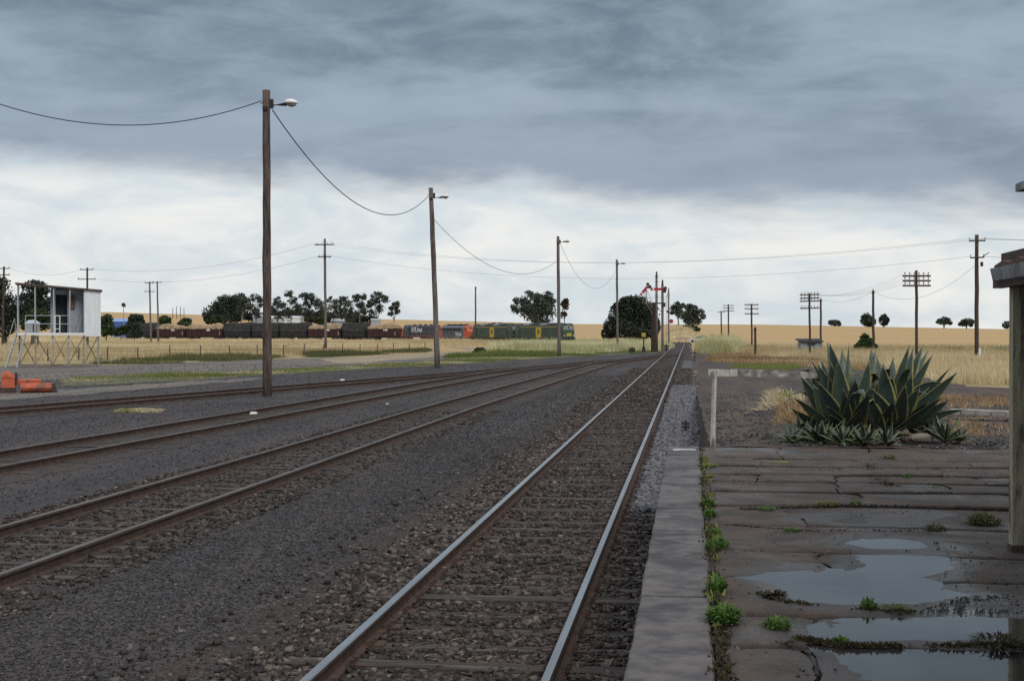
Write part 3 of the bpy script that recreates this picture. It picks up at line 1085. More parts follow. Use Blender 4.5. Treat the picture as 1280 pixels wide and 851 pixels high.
def build_platform():
    mb = MB()
    mb.box((6.0 - 0.11, (END - 8) / 2, 0.43), (12.22, END + 8, 0.93 * 1.0))
    pf = mb.build('platform', 'platform_wall')
    kind(pf, 'structure')
    # coping slabs along the edge
    y = END
    i = 0
    while y > -3:
        L = 1.36 + random.uniform(-.03, .03)
        mb = MB()
        x0, x1 = -0.300 + random.uniform(-.006, .006), 0.128 + random.uniform(-.01, .01)
        a, b = y - L + 0.008 + random.uniform(0, .010), y - 0.006
        zt = 1.0 + random.uniform(-.004, .004)
        n = 6
        bev = .012
        secs = []
        for k in range(n + 1):
            yy = a + (b - a) * k / n
            if k in (0, n):
                e = .008
            else:
                e = 0
            j = [random.uniform(-.004, .004) for _ in range(4)]
            secs.append([(x0 + j[0], yy, .84), (x0 + j[0], yy, zt - bev - e), (x0 + bev + j[1], yy, zt - e), (x1 - bev + j[2], yy, zt - e + j[3] * .4), (x1 + j[2], yy, zt - bev - e), (x1 + j[2], yy, .9)])
        mb.loft(secs)
        mb.build('coping_slab', 'coping', pf)
        y -= L
        i += 1
    # broken pavement: rows across the platform, uneven gaps between them
    rows = [19.15, 17.5, 16.55, 15.6, 14.75, 13.9, 12.7, 11.3, 10.0, 8.9, 7.84, 6.94, 5.6, 4.2, 2.6, 0.6, -2]
    xs = np.arange(0.20, 4.41, 0.07)

    def edge(i):
        r = np.random.default_rng(100 + i)
        w = 0.10 if i not in (0,) else 0.05
        e = rows[i] + w * (vnoise(xs * 0.9, xs * 0 + i * 3.1, 40 + i)) + r.normal(0, .006, len(xs)) + 0.010 * vnoise(xs * 6, xs * 0, 60 + i)
        if i in (7, 8):
            e = e - 0.06 * (xs - 1.2)
        return e

    edges = [edge(i) for i in range(len(rows))]
    gaps = {0: .02, 6: .10, 7: .03, 10: .05, 11: .09}
    for i in range(len(rows) - 1):
        cuts = {0: [1.2, 2.4], 1: [0.9, 2.15, 3.3], 2: [1.75, 2.9], 3: [0.8, 1.62, 3.2], 4: [1.5, 2.6], 5: [1.6, 3.1], 6: [0.95], 7: [2.6], 8: [1.0], 9: [], 10: [0.75], 11: [0.62, 1.5], 12: [0.8]}.get(i, [])
        bounds = [0] + [int((c - .2) / .07) for c in cuts] + [len(xs) - 1]
        for s in range(len(bounds) - 1):
            k0, k1 = bounds[s], bounds[s + 1]
            g0 = gaps.get(i, 0.045); g1 = gaps.get(i + 1, 0.045)
            r = np.random.default_rng(i * 10 + s)
            flat = i >= 7
            z0 = 0 if flat else r.uniform(-.006, .006)
            tl = r.uniform(.000, .006) if flat else r.uniform(.014, .042)
            if i == 0: tl = .01
            vs, fs = [], []
            m = k1 - k0 + 1
            nr = max(6, int((rows[i] - rows[i + 1]) / .06)) if flat and i < 13 else 7
            xcut0 = 0.012 if s > 0 else 0
            xcut1 = -0.012 if s < len(bounds) - 2 else 0
            for q in range(m):
                k = k0 + q
                gw0 = g0 * (0.55 + 0.6 * vnoise(xs[k] * 1.4 + 3, i * 1.0, 7))
                gw1 = g1 * (0.55 + 0.6 * vnoise(xs[k] * 1.4 + 3, (i + 1) * 1.0, 7))
                yt = edges[i][k] - max(.003, gw0) / 2
                yb = edges[i + 1][k] + max(.003, gw1) / 2
                # slanting breaks between slabs of a row
                sk0 = xcut0 + (0.10 * vnoise(np.array(yt) * 2, i * 2.0 + s, 9) if False else 0)
                xx = xs[k] + (xcut0 if q == 0 else 0) + (xcut1 if q == m - 1 else 0)
                if q == 0 and s == 0:
                    xx += r.uniform(-.025, .02)
                prof = []
                for j in range(nr + 1):
                    t = j / nr
                    yy = yt + (yb - yt) * t
                    wob = 0.0
                    if q == 0 and s > 0 or (q == m - 1 and s < len(bounds) - 2):
                        wob = 0.09 * float(vnoise(np.array(yy * 5.0), np.array(i * 1.7), 21))
                    drop = 0.022 if j in (0, nr) else (0.004 if j in (1, nr - 1) else 0)
                    if q in (0, m - 1):
                        drop = max(drop, 0.015)
                    ins = 0
                    if j == 1: yy = yt - .018
                    if j == nr - 1: yy = yb + .018
                    z = 1.0 + z0 + tl * (t - .5) * (0.5 + 0.7 * float(vnoise(np.array(xx * 1.1), np.array(i * 2.3), 33)) + .5) - drop + r.normal(0, .0009)
                    prof.append((xx + wob, yy, z))
                vs += [(prof[0][0], prof[0][1], 0.89)] + prof + [(prof[-1][0], prof[-1][1], 0.89)]
            w = nr + 3
            for q in range(m - 1):
                for j in range(w - 1):
                    fs.append((q * w + j, q * w + j + 1, (q + 1) * w + j + 1, (q + 1) * w + j))
            fs.append(tuple(range(w)))
            fs.append(tuple((m - 1) * w + j for j in range(w))[::-1])
            va = np.array(vs)
            pdv = pud_dist(va[:, 0], va[:, 1]) + 0.035 * vnoise(va[:, 0] * 5, va[:, 1] * 5, 77)
            basin = np.where(pdv < 0.30, 0.018 * np.clip((0.175 - pdv) / 0.40, 0, 1), 0)
            top = va[:, 2] > 0.9
            va[:, 2] -= np.where(top, basin, 0)
            vs = [tuple(q) for q in va]
            pe = pud_dist(va[:, 0], va[:, 1], 'E')
            wet = np.clip(1 - np.minimum(pdv / 0.28, (pe + .05) / .15), 0, 1)
            mb = MB(); mb.v, mb.f, mb.m = vs, [f[::-1] for f in fs], [0] * len(fs)
            so = mb.build('pavement_slab', 'platform_asphalt', pf, smooth=i >= 7)
            at = so.data.attributes.new('wet', 'FLOAT', 'POINT')
            at.data.foreach_set('value', wet.astype(np.float32))
    # pavement beyond the slabs, under the canopy
    mb = MB()
    mb.box((8.2, (END - 8) / 2, 0.93), (7.58, END + 7.9, 0.128))
    mb.build('pavement_slab', 'platform_asphalt', pf)
    # dirt filling the joints
    mb = MB()
    nxs = np.arange(0.132, 0.30, 0.042); nys = np.arange(-2, END - .02, 0.12)
    for a in range(len(nys)):
        for b in range(len(nxs)):
            mb.v.append((nxs[b], nys[a], 0.978 + random.uniform(-.02, .012)))
    for a in range(len(nys) - 1):
        for b in range(len(nxs) - 1):
            n = len(nxs)
            mb.f.append((a * n + b, a * n + b + 1, (a + 1) * n + b + 1, (a + 1) * n + b)); mb.m.append(0)
    kind(mb.build('joint_dirt', 'ash'), 'structure')


build_platform()


def build_bank():
    ys = np.concatenate([np.arange(END + .0, END + 12, 0.5), np.arange(END + 12, 64, 1.2)])
    xs = np.concatenate([np.arange(0.28, 8, 0.35), np.arange(8, 46, 1.8)])
    vs, fs = [], []
    for y in ys:
        for k, x in enumerate(xs):
            z = bank_z(x, y) + random.uniform(-.012, .012)
            xx = x
            if k == 0:
                xx = 0.30 + random.uniform(-.03, .03)
            vs.append((xx, y, max(z, 0.02)))
    n = len(xs)
    for a in range(len(ys) - 1):
        for b in range(n - 1):
            fs.append((a * n + b, a * n + b + 1, (a + 1) * n + b + 1, (a + 1) * n + b))
    # left face down to track level
    b0 = len(vs)
    for i, y in enumerate(ys):
        p = vs[i * n]
        vs.append((p[0] - .05 + random.uniform(-.03, .02), y, -0.02))
    for i in range(len(ys) - 1):
        fs.append((i * n, (i + 1) * n, b0 + i + 1, b0 + i))
    # front end closes against the platform
    mb = MB(); mb.v, mb.f, mb.m = vs, fs, [0] * len(fs)
    kind(mb.build('ash_bank', 'ash'), 'structure')
    sheet('blue_ballast', [(-0.86, END - .2), (-0.78, 40), (-0.7, 70), (-0.5, 120), (0.2, 120), (0.27, 70), (0.27, 40), (0.27, END + .02)], 0.024, 'blue_ballast', 0.06, 0.5)


sheet('dirt_patch', [(0.24, 56), (0.28, 90)] + [p[:2] for p in gp([(866, 452), (868, 441), (884, 441), (890, 441.5), (910, 442), (1000, 448), (1085, 459), (1160, 474), (1210, 483), (1330, 489)])] + [(30, 56)], 0.016, 'ash', 0.3, 1.0)
build_bank()
main_stones()


def puddle(pts, z=1.006, label=None, name='puddle', matn='puddle_water', grow=1.0, amp=0.02):
    q = [P(a, b, z) for a, b in pts]
    c = sum(q, Vector()) / len(q)
    q = [c + (p - c) * grow for p in q]
    # closed smooth outline with small wobble
    out = []
    n = len(q)
    for i in range(n):
        p0, p1, p2, p3 = q[i - 1], q[i], q[(i + 1) % n], q[(i + 2) % n]
        for s in range(6):
            t = s / 6
            v = 0.5 * ((2 * p1) + (p2 - p0) * t + (2 * p0 - 5 * p1 + 4 * p2 - p3) * t * t + (3 * p1 - p0 - 3 * p2 + p3) * t ** 3)
            out.append((v.x + random.uniform(-amp, amp) * .5, v.y + random.uniform(-amp, amp), z))
    mb = MB(); mb.add(out, [tuple(range(len(out)))])
    o = mb.build(name, matn)
    if o.data.polygons[0].normal.z < 0:
        o.data.flip_normals()
    kind(o, 'structure')
    return o


for q in 'ABCD':
    puddle(PUD[q], 0.9905, grow=1.12, amp=0.0)
puddle([(842, 560.8), (856, 560.4), (868, 561), (869, 562.6), (855, 562.4), (843, 563)], 1.0065, amp=0.008)

# ================================================================== POLES AND WIRES
def fwd(p):
    """distance along the camera axis"""
    f = CAM_R @ Vector((0, 0, -1))
    return (Vector(p) - Vector((0, 0, CAM_Z))).dot(f)


def shaft(mb, a, b, r0, r1, n=9, wob=0.02, seg=9):
    a, b = Vector(a), Vector(b)
    pts, rad = [], []
    for i in range(n):
        t = i / (n - 1)
        w = wob * math.sin(PI * t)
        pts.append(a.lerp(b, t) + Vector((random.uniform(-w, w), random.uniform(-w, w), 0)))
        rad.append((r0 + (r1 - r0) * t) * random.uniform(0.95, 1.06))
    mb.tube(pts, rad, seg)


def light_pole(label, bx, by, tx, ty, r0, r1, lamp_dz, arm_l, matn, arm_sign=1):
    base = P(bx, by, 0.0)
    d = fwd(base)
    top = D(tx, ty, d)
    root = thing('light_pole', label, 'light pole', base, 0, 'timber light poles along the yard')
    t = top - base
    mb = MB(); shaft(mb, (0, 0, -.3), t, r0, r1, 12, 0.02, 10)
    mb.build('pole', matn, root, smooth=True)
    ax = Vector((math.cos(YAW * 0.6), math.sin(YAW * 0.6), 0)) * arm_sign
    k = (t.z - lamp_dz) / t.z
    at = t * k
    mb = MB(); mb.tube([at + ax * (r1 * .7), at + ax * (r1 + arm_l * .5) + Vector((0, 0, .03)), at + ax * (r1 + arm_l)+ Vector((0, 0, .05))], [.028, .026, .03], 6)
    mb.tube([at + ax * (r1 + arm_l * .55) + Vector((0, 0, .03)), at + ax * (r1 + arm_l + .05) + Vector((0, 0, .06))], [.035, .09], 7)
    mb.build('lamp_arm', 'black_iron', root)
    hc = at + ax * (r1 + arm_l + .24) + Vector((0, 0, .10))
    mb = MB()
    secs = []
    for i in range(7):
        u = i / 6
        w = 0.05 + 0.13 * math.sin(PI * min(1, 0.15 + u * 0.8)) 
        x = (u - .5) * .52
        secs.append([hc + ax * x + Vector((-ax.y * w * math.cos(a), ax.x * w * math.cos(a), max(-.02, w * .95 * math.sin(a)))) for a in [PI * q / 7 * 2 for q in range(7)]])
    mb.loft(secs)
    head = mb.build('lamp_head', 'lamp_white', root, smooth=True)
    mb = MB(); mb.ball(hc + ax * .02 + Vector((0, 0, -.05)), (.20, .12, .11), 8, 5)
    mb.build('lamp_glass', 'lamp_glass', head, smooth=True)
    at2 = t * ((t.z - .55) / t.z)
    mb = MB(); mb.box(at2 + ax * (r1 + .06), (.13, .16, .36)); mb.box(at2 + Vector((0, -r1 - .02, -.2)), (.2, .1, .14))
    mb.build('junction_box', 'black_iron', root)
    mb = MB()
    for s in (-1, 1):
        mb.cyl(at2 + Vector((s * (r1 + .03), 0, .05)), at2 + Vector((s * (r1 + .10), 0, .05)), .045, seg=6)
    mb.build('insulator', 'insulator', root)
    return base, top


LP1 = light_pole('tallest, nearest timber light pole, standing between the sidings with a white lamp head', 334, 495, 333, 113, 0.185, 0.145, 0.62, 0.62, 'pole_wood')
LP2 = light_pole('leaning grey timber light pole rising in front of the orange and grey engine', 547, 460, 538.5, 235, 0.20, 0.155, 0.72, 0.60, 'grey_pole_wood')
LP3 = light_pole('grey timber light pole rising in front of the leading green engine', 699, 445.5, 697.5, 295.5, 0.185, 0.15, 0.6, 0.55, 'grey_pole_wood')
LP4 = light_pole('most distant light pole, standing just left of the dark cypress', 772, 438, 771, 324.5, 0.17, 0.14, 0.6, 0.55, 'grey_pole_wood')


def cross_pole(name, label, cat, base, top, r0, r1, arms, matn, group, ins=4, braces=True):
    """arms: list of (dz below top, half length, tilt, yaw offset)"""
    base, top = Vector(base), Vector(top)
    root = thing(name, label, cat, base, 0, group)
    t = top - base
    mb = MB(); shaft(mb, (0, 0, -.3), t, r0, r1, 8, 0.03, 8)
    mb.build('pole', matn, root, smooth=True)
    for (dz, hl, tilt, yo) in arms:
        p = t * ((t.z - dz) / t.z)
        ax = Vector((math.cos(yo), math.sin(yo), tilt)).normalized()
        off = Vector((0, -r1 - .03, 0))
        mb = MB(); mb.bar(p - ax * hl + off, p + ax * hl + off, .11, .13)
        arm = mb.build('cross_arm', 'dark_wood', root)
        if ins:
            for k in range(ins):
                s = -1 + 2 * (k + .5) / ins if ins > 2 else (-0.93, 0.93)[k]
                if abs(s) < .12:
                    continue
                q = p + ax * hl * s + off + Vector((0, 0, .065))
                mb = MB(); mb.cyl(q, q + Vector((0, 0, .08)), .025, seg=5); mb.cyl(q + Vector((0, 0, .08)), q + Vector((0, 0, .22)), .065, .05, seg=6)
                mb.build('insulator', 'insulator', arm)
    return root


def base_at(px, d):
    """ground point under image column px at forward distance d"""
    return P(px, 414 + F * CAM_Z / d, 0.0)


def top_at(px, py, d):
    return D(px, py, d)


PG = 'power poles with cross arms'
# big power pole on the right, pole in the straw field, poles far left
B = base_at(1221, 122); T = top_at(1221, 293.5, 122)
cross_pole('power_pole', 'tall dark power pole with two cross arms on the right, white band at its foot', 'power pole', B, T, .20, .16, [(0.55, .72, 0.02, .05), (2.05, .62, 0.03, .05)], 'dark_wood', PG, 2)
RB, RT = B, T
mb = MB(); mb.box((0.20, -.12, .62), (.16, .34, .95))
for o in list(COL.objects):
    if o.get('label', '').startswith('tall dark power pole'):
        mb.build('white_band', 'white_paint', o)
        mb = MB(); mb.tube([(.75 * .62, -.2, T.z - 2.05 + .1), (1.0, -.2, T.z - 1.6), (.6, -.2, T.z - 1.9)], .03, 5); mb.box((.35, -.3, T.z - 2.65), (.22, .2, .4))
        mb.build('cut_out', 'black_iron', o)
B = base_at(407, 172); T = top_at(406, 298.5, 172)
cross_pole('power_pole', 'timber power pole standing in the straw field before the tan wagon', 'power pole', B, T, .19, .15, [(0.75, 1.25, 0.02, .1), (2.3, .85, 0.0, .1)], 'grey_pole_wood', PG, 4)
LB, LT = B, T
B = base_at(109.5, 205); T = top_at(109, 334.5, 205)
cross_pole('power_pole', 'power pole with two cross arms rising behind the right end of the stilted hut', 'power pole', B, T, .17, .14, [(0.3, 1.0, 0, .1), (1.75, 1.35, 0, .1)], 'dark_wood', PG, 2)
QB, QT = B, T
B = base_at(189, 262); T = top_at(187, 352, 262)
cross_pole('power_pole', 'left pole of the close pair of power poles beyond the straw field', 'power pole', B, T, .19, .15, [(0.25, .9, 0, .1), (1.9, .95, 0, .1)], 'grey_pole_wood', PG, 2)
B = base_at(198, 270); T = top_at(196.5, 351.5, 270)
cross_pole('power_pole', 'right pole of the close pair of power poles beyond the straw field', 'power pole', B, T, .19, .15, [(0.25, .95, 0, .1)], 'grey_pole_wood', PG, 2)
B = base_at(3, 190); T = top_at(5, 333, 190)
cross_pole('power_pole', 'power pole cut by the left edge of the picture above the dark trees', 'power pole', B, T, .17, .14, [(0.3, .9, 0, .1), (1.2, .9, 0, .1)], 'dark_wood', PG, 2)
SB, ST = B, T

# plain poles
def plain_pole(label, px, py_top, d, r0, r1, matn, lean=0.0, name='timber_pole', cap=False):
    B = base_at(px, d); T = top_at(px + lean, py_top, d)
    root = thing(name, label, 'pole', B)
    t = T - B
    mb = MB(); shaft(mb, (0, 0, -.3), t, r0, r1, 8, .03, 8)
    mb.build('pole', matn, root, smooth=True)
    mb = MB(); mb.box(t + Vector((0, 0, -.25)), (r1 * 2.6, r1 * 2.6, .12)); mb.cyl(t, t + Vector((0, 0, .18)), .05, .03, 6)
    mb.build('cap', 'black_iron', root)
    return B, T


plain_pole('bare timber pole rising behind the boundary of the grey engine and the second green engine', 594.5, 358.5, 325, .20, .17, 'pole_wood')
A2 = plain_pole('plain timber pole without arms between the agave and the relay hut', 1092, 363, 158, .17, .13, 'dark_wood', -0.6)
A1 = plain_pole('plain slim timber pole beside the grey relay hut', 1026, 373.5, 170, .14, .12, 'pole_wood')
plain_pole('short stub pole with an iron cap left of the relay hut', 944, 409, 150, .13, .12, 'dark_wood')

TG = 'telegraph poles beside the railway'
tel = []
for label, px, pyt, d, arms, r in (
        ('nearest telegraph pole, three long cross arms, rising behind the right side of the agave', 1146, 338, 102, [(.42, 1.04, .0, .1), (.78, 1.04, .0, .1), (1.15, 1.04, .0, .1)], .12),
        ('telegraph pole with four cross arms in front of the grey relay hut', 1012.5, 366.5, 143, [(.15, 1.02, .03, .1), (.52, 1.02, .02, .1), (.84, 1.02, .02, .1), (1.58, 1.0, .02, .1)], .12),
        ('telegraph pole with three cross arms left of the short stub pole', 940, 380, 204, [(.15, 1.05, 0, .1), (.75, 1.05, 0, .1), (1.5, 1.05, 0, .1)], .14),
        ('distant telegraph pole, second from the railway, with faint cross arms', 911, 380.5, 255, [(.2, 1.05, 0, .1), (.7, 1.05, 0, .1), (1.2, 1.05, 0, .1)], .15),
        ('most distant telegraph pole with a single wide cross arm, nearest the railway', 902, 388.5, 330, [(.3, 1.0, 0, .1)], .18)):
    B = base_at(px, d); T = top_at(px - .6, pyt, d)
    tel.append((B, T))
    cross_pole('telegraph_pole', label, 'telegraph pole', B, T, r, r * .85, arms, 'dark_wood', TG, 6 if d < 250 else 0)

for i, (px, py) in enumerate(((216, 384.5), (220.5, 382.5), (225.5, 383), (230, 384.5))):
    d = 900
    b = D(px, 394, d); b.z = terrain(b.x, b.y)
    o = thing('timber_pole', 'one of the row of tiny poles on the hill left of the dense dark trees', 'pole', b, 0, 'tiny poles on the left hill')
    mb = MB(); mb.cyl((0, 0, -.5), (0, 0, D(px, py, d).z - b.z), .22, .18, 6); mb.build('pole', 'dark_wood', o)


# wires -------------------------------------------------------------
def cable(name, label, a, b, sag, r=0.022, group='overhead wires', n=22):
    a, b = Vector(a), Vector(b)
    mb = MB()
    pts = [a.lerp(b, i / n) - Vector((0, 0, sag * 4 * (i / n) * (1 - i / n))) for i in range(n + 1)]
    mb.tube(pts, r, 5)
    return tag(mb.build(name, 'wire', None, smooth=True), label, 'wire', group)


u = Vector((0, 0, -.42))
LP0t = D(-95, 84, 52); LP0b = Vector((LP0t.x, LP0t.y, 0))
o = thing('light_pole', 'timber light pole standing out of frame to the left', 'light pole', LP0b, 0, 'timber light poles along the yard')
mb = MB(); shaft(mb, (0, 0, -.3), (0, 0, LP0t.z), .18, .14, 10, .02, 9); mb.build('pole', 'pole_wood', o, smooth=True)
cable('overhead_cable', 'black cable sagging from the tallest light pole to the left edge of the sky', LP1[1] + u + Vector((-.2, 0, 0)), LP0t + Vector((0, 0, -.2)), 1.45, .02)
cable('overhead_cable', 'black cable sagging steeply between the tallest light pole and the leaning one', LP1[1] + Vector((.25, 0, -.8)), LP2[1] + Vector((-.2, 0, -.6)), 2.55, .024)
cable('overhead_cable', 'thin cable between the leaning light pole and the one before the green engine', LP2[1] + Vector((.2, 0, -2.2)), LP3[1] + Vector((-.2, 0, -2.6)), 2.4, .018)
cable('overhead_cable', 'faint cable from the green engine light pole to the most distant light pole', LP3[1] + Vector((.2, 0, -.7)), LP4[1] + Vector((-.2, 0, -1.6)), 3.4, .016)
lab_up = 'faint upper power wire crossing the pale sky between the two tall power poles'
for s in (-.7, .7):
    cable('power_line', lab_up, LT + Vector((s * 1.6, -.2, -.6)), RT + Vector((s, -.2, -.35)), 2.3, .009, 'upper power wires')
cable('power_line', 'faint lower power wire crossing the pale sky between the two tall power poles', LT + Vector((.8, -.2, -2.2)), RT + Vector((-.5, -.2, -1.95)), 2.4, .010)
e1 = RT + Vector((60, 25, 1.0))
for s in (-.7, .7):
    cable('power_line', 'upper wire leaving the right power pole towards the right edge', RT + Vector((s, -.2, -.35)), RT + Vector((38 + s, 12, .6)), .5, .013, 'power wires to the right')
cable('power_line', 'lower wire leaving the right power pole towards the station roof', RT + Vector((.5, -.2, -1.95)), RT + Vector((36, 12, -1.5)), .6, .013)
cable('power_line', 'upper wire running left from the straw field pole to the hut pole', LT + Vector((-1.2, -.2, -.6)), QT + Vector((.9, 0, -.2)), 1.5, .012)
cable('power_line', 'lower wire running left from the straw field pole to the hut pole', LT + Vector((-.8, -.2, -2.2)), QT + Vector((1.2, 0, -1.7)), 1.6, .012)
cable('power_line', 'wire running from the hut pole to the pole at the left edge', QT + Vector((-.9, 0, -.2)), ST + Vector((.8, 0, -.2)), 1.0, .012)
cable('service_cable', 'thin service cable from the right power pole down to the plain pole by the agave', RT + Vector((0, -.2, -2.6)), A2[1] + Vector((0, 0, -.1)), 1.9, .012)
cable('service_cable', 'thin service cable between the plain pole and the pole beside the relay hut', A2[1] + Vector((0, 0, -.1)), A1[1] + Vector((0, 0, -.1)), .7, .012)
for k, s in enumerate((-.9, -.3, .3, .9)):
    cable('telegraph_wire', 'one of the faint telegraph wires running from the nearest telegraph pole', tel[0][1] + Vector((s, 0, -.3)), tel[1][1] + Vector((s, 0, -.1)), .7, .007, 'telegraph wires')

# ================================================================== SIGNALS
def semaphore(root, p, ang, length, arm_name='semaphore_arm'):
    """arm pivots at p, pointing left; ang below horizontal"""
    dr = Vector((-math.cos(ang), 0, -math.sin(ang)))
    up = Vector((-dr.z, 0, dr.x)) * -1
    off = Vector((0, -.16, 0))
    mb = MB()
    a0, a1 = p - dr * .25 + off, p + dr * length + off
    mb.bar(a0, p + dr * (length * .74) + off, .03, .34, up=(0, 1, 0)) if False else None
    def slab(s0, s1, w0, w1, name, matn):
        m = MB()
        q = []
        for s, w in ((s0, w0), (s1, w1)):
            c = p + dr * s + off
            for yy in (-.02, .02):
                q.append(c + up * w + Vector((0, yy, 0))); q.append(c - up * w + Vector((0, yy, 0)))
        m.add(q, [(0, 1, 5, 4), (3, 2, 6, 7), (2, 0, 4, 6), (1, 3, 7, 5), (0, 2, 3, 1), (4, 5, 7, 6)])
        return m.build(name, matn, root)
    arm = slab(-.15, length * .70, .14, .17, arm_name, 'signal_red')
    slab(length * .70, length * .82, .17, .175, 'white_stripe', 'white_paint')
    slab(length * .82, length, .175, .185, 'arm_tip', 'signal_red')
    # spectacle with two glasses
    m = MB()
    for k, a in enumerate((0.35, -0.75)):
        d2 = Vector((math.cos(ang * 1 + a), 0, math.sin(ang + a) * 1))
        c = p + d2 * .38 + off
        m.tube([c + Vector((0, -.03, 0)), c + Vector((0, .03, 0))], .21, 9)
    m.bar(p + off, p + off + Vector((.5, 0, -.05)), .08, .2)
    m.build('spectacle', 'machine_dark', root)
    m = MB(); c = p + Vector((.32, .1, .05)); m.box(c, (.26, .3, .42)); m.build('signal_lamp', 'black_iron', root)


d = 166
b = base_at(828, d)
root = thing('semaphore_signal', 'semaphore signal post with its red arm level, right of the tallest mast', 'railway signal', b)
zt = D(828, 356, d).z
mb = MB(); mb.bar((0, 0, -.2), (0, 0, zt), .30, .30); mb.build('signal_post', 'grey_pole_wood', root)
mb = MB(); mb.cyl((0, 0, zt), (0, 0, zt + .15), .16, .12, 8); mb.ball((0, 0, zt + .35), (.13, .13, .28), 7, 5); mb.build('finial', 'dark_wood', root)
semaphore(root, Vector((0, 0, D(828, 361.5, d).z)), 0.0, 1.45)
zb = D(828, 379, d).z
mb = MB(); mb.bar((-1.15, 0, zb), (.35, 0, zb), .2, .16); mb.bar((-.05, 0, zb - 1.2), (-1.0, 0, zb), .07)
mb.box((.15, -.1, zb - .2), (.45, .4, .5))
mb.build('bracket', 'machine_dark', root)
mb = MB()
for s in (-.2, .2):
    mb.bar((.32 + s, .18, 0), (.32 + s, .18, zt - 1.2), .04)
for k in range(24):
    z = .3 + k * .34
    if z < zt - 1.2:
        mb.bar((.12, .18, z), (.52, .18, z), .03)
mb.build('ladder', 'rusty_steel', root)

d = 168
b = base_at(816.8, d)
root = thing('semaphore_signal', 'thick timber signal mast with a bracket carrying a dropped red arm', 'railway signal', b)
zt = D(817, 378, d).z
mb = MB(); mb.tube([(0, 0, -.2), (0.0, 0, 2.0), (0.05, 0, zt)], [.33, .29, .25], 8); mb.build('signal_post', 'dark_wood', root)
xl = (D(808, 400, d) - b).x
mb = MB()
mb.bar((xl - .25, 0, zt - .12), (.25, 0, zt - .12), .2, .18)
mb.bar((0, 0, zt - 1.6), (xl, 0, zt - .1), .08)
mb.build('bracket', 'rusty_steel', root)
z2 = D(808, 358, d).z
mb = MB(); mb.bar((xl, 0, zt - .12), (xl, 0, z2), .16)
mb.build('doll_post', 'galv', root)
mb = MB()
mb.bar((xl + .1, 0, z2 - .5), (xl + .75, .1, zt), .05); mb.bar((xl - .1, 0, z2 - .5), (xl - .5, .1, zt - .1), .045)
mb.bar((xl, -.1, zt - 0.02 + .6), (.9, -.1, zt - .02 + .6), .035)
mb.build('stay_rods', 'galv_grey', root)
pv = Vector((xl + .05, 0, D(808, 359, d).z))
semaphore(root, pv, math.radians(52), 1.25)

d = 172
b = base_at(820.6, d)
root = thing('signal_mast', 'tallest thin mast of the signal group with a pointed finial', 'railway signal', b)
zt = D(820.6, 345, d).z
mb = MB(); mb.tube([(0, 0, -.2), (0, 0, zt * .5), (0, 0, zt)], [.19, .165, .14], 8); mb.build('mast', 'grey_pole_wood', root, smooth=True)
mb = MB(); mb.cyl((0, 0, zt - .1), (0, 0, zt + .05), .20, .20, 8); mb.ball((0, 0, zt + .3), (.12, .12, .3), 7, 5); mb.build('finial', 'machine_dark', root)
mb = MB()
for z in (zt - .7, zt - 2.5, zt - 4.0):
    mb.bar((-.35, -.16, z), (.35, -.16, z), .05)
mb.build('step_irons', 'rusty_steel', root)

d = 226
b = base_at(836, d)
root = thing('disc_signal', 'slim signal post with a round red disc low on its right side', 'railway signal', b)
zt = D(836, 364, d).z
mb = MB(); mb.bar((0, 0, -.2), (-.05, 0, zt), .26); mb.build('signal_post', 'grey_pole_wood', root)
mb = MB(); mb.ball((-.05, 0, zt + .25), (.14, .14, .35), 7, 5); mb.cyl((-.05, 0, zt - .9), (-.05, 0, zt - .3), .2, .2, 8); mb.build('finial', 'galv_grey', root)
c = D(839, 401.5, d) - b
mb = MB(); mb.tube([c + Vector((0, -.2, 0)), c + Vector((0, -.14, 0))], .36, 12); mb.build('disc', 'signal_red', root)
mb = MB(); mb.box(c + Vector((-.3, 0, .05)), (.4, .25, .3)); mb.box((-.15, -.1, c.z + 1.6), (.5, .3, .4)); mb.build('signal_lamp', 'black_iron', root)

d = 168
b = base_at(804.6, d)
root = thing('point_indicator', 'low point indicator with a yellow target in front of the cypress', 'railway signal', b)
zt = D(804.6, 420, d).z
mb = MB(); mb.cyl((0, 0, -.1), (0, 0, zt), .09, .08, 7); mb.box((0, 0, .35), (.5, .4, .7), taper=.7); mb.build('stand', 'black_iron', root)
mb = MB(); mb.box((0, -.1, zt + .15), (.50, .06, .50)); mb.build('target', 'yellow_line', root)
mb = MB(); mb.box((0, .12, zt + .12), (.3, .3, .4)); mb.build('lamp', 'black_iron', root)

for (px, pyb, pyt, r, lab) in ((868.3, 452, 437, .05, 'dark short stake beside the track left of the pale grass mound'), (857, 540, 525, .035, 'short iron stake in the blue ballast nearest the platform end'), (884, 538, 521, .035, 'iron wire guide stake against the ash bank near the platform end'), (833, 441, 430, .1, 'dark lever stand beside the signal posts'), (790, 441.5, 434, .12, 'squat dark point lever left of the point indicator')):
    b = P(pyb and px, pyb, 0.03); dd = fwd(b)
    o = thing('iron_stake', lab, 'stake', b)
    h = D(px, pyt, dd).z - b.z
    mb = MB(); mb.bar((0, 0, -.1), (0, 0, h), r * 1.6); mb.build('post', 'black_iron', o)
    mb = MB()
    mb.cyl((-r * 3, 0, h * .75), (r * 3, 0, h * .75), r * 1.1, seg=7); mb.cyl((-r * 3, 0, h * .45), (r * 3, 0, h * .45), r * 1.1, seg=7)
    mb.build('pulley', 'black_iron', o)

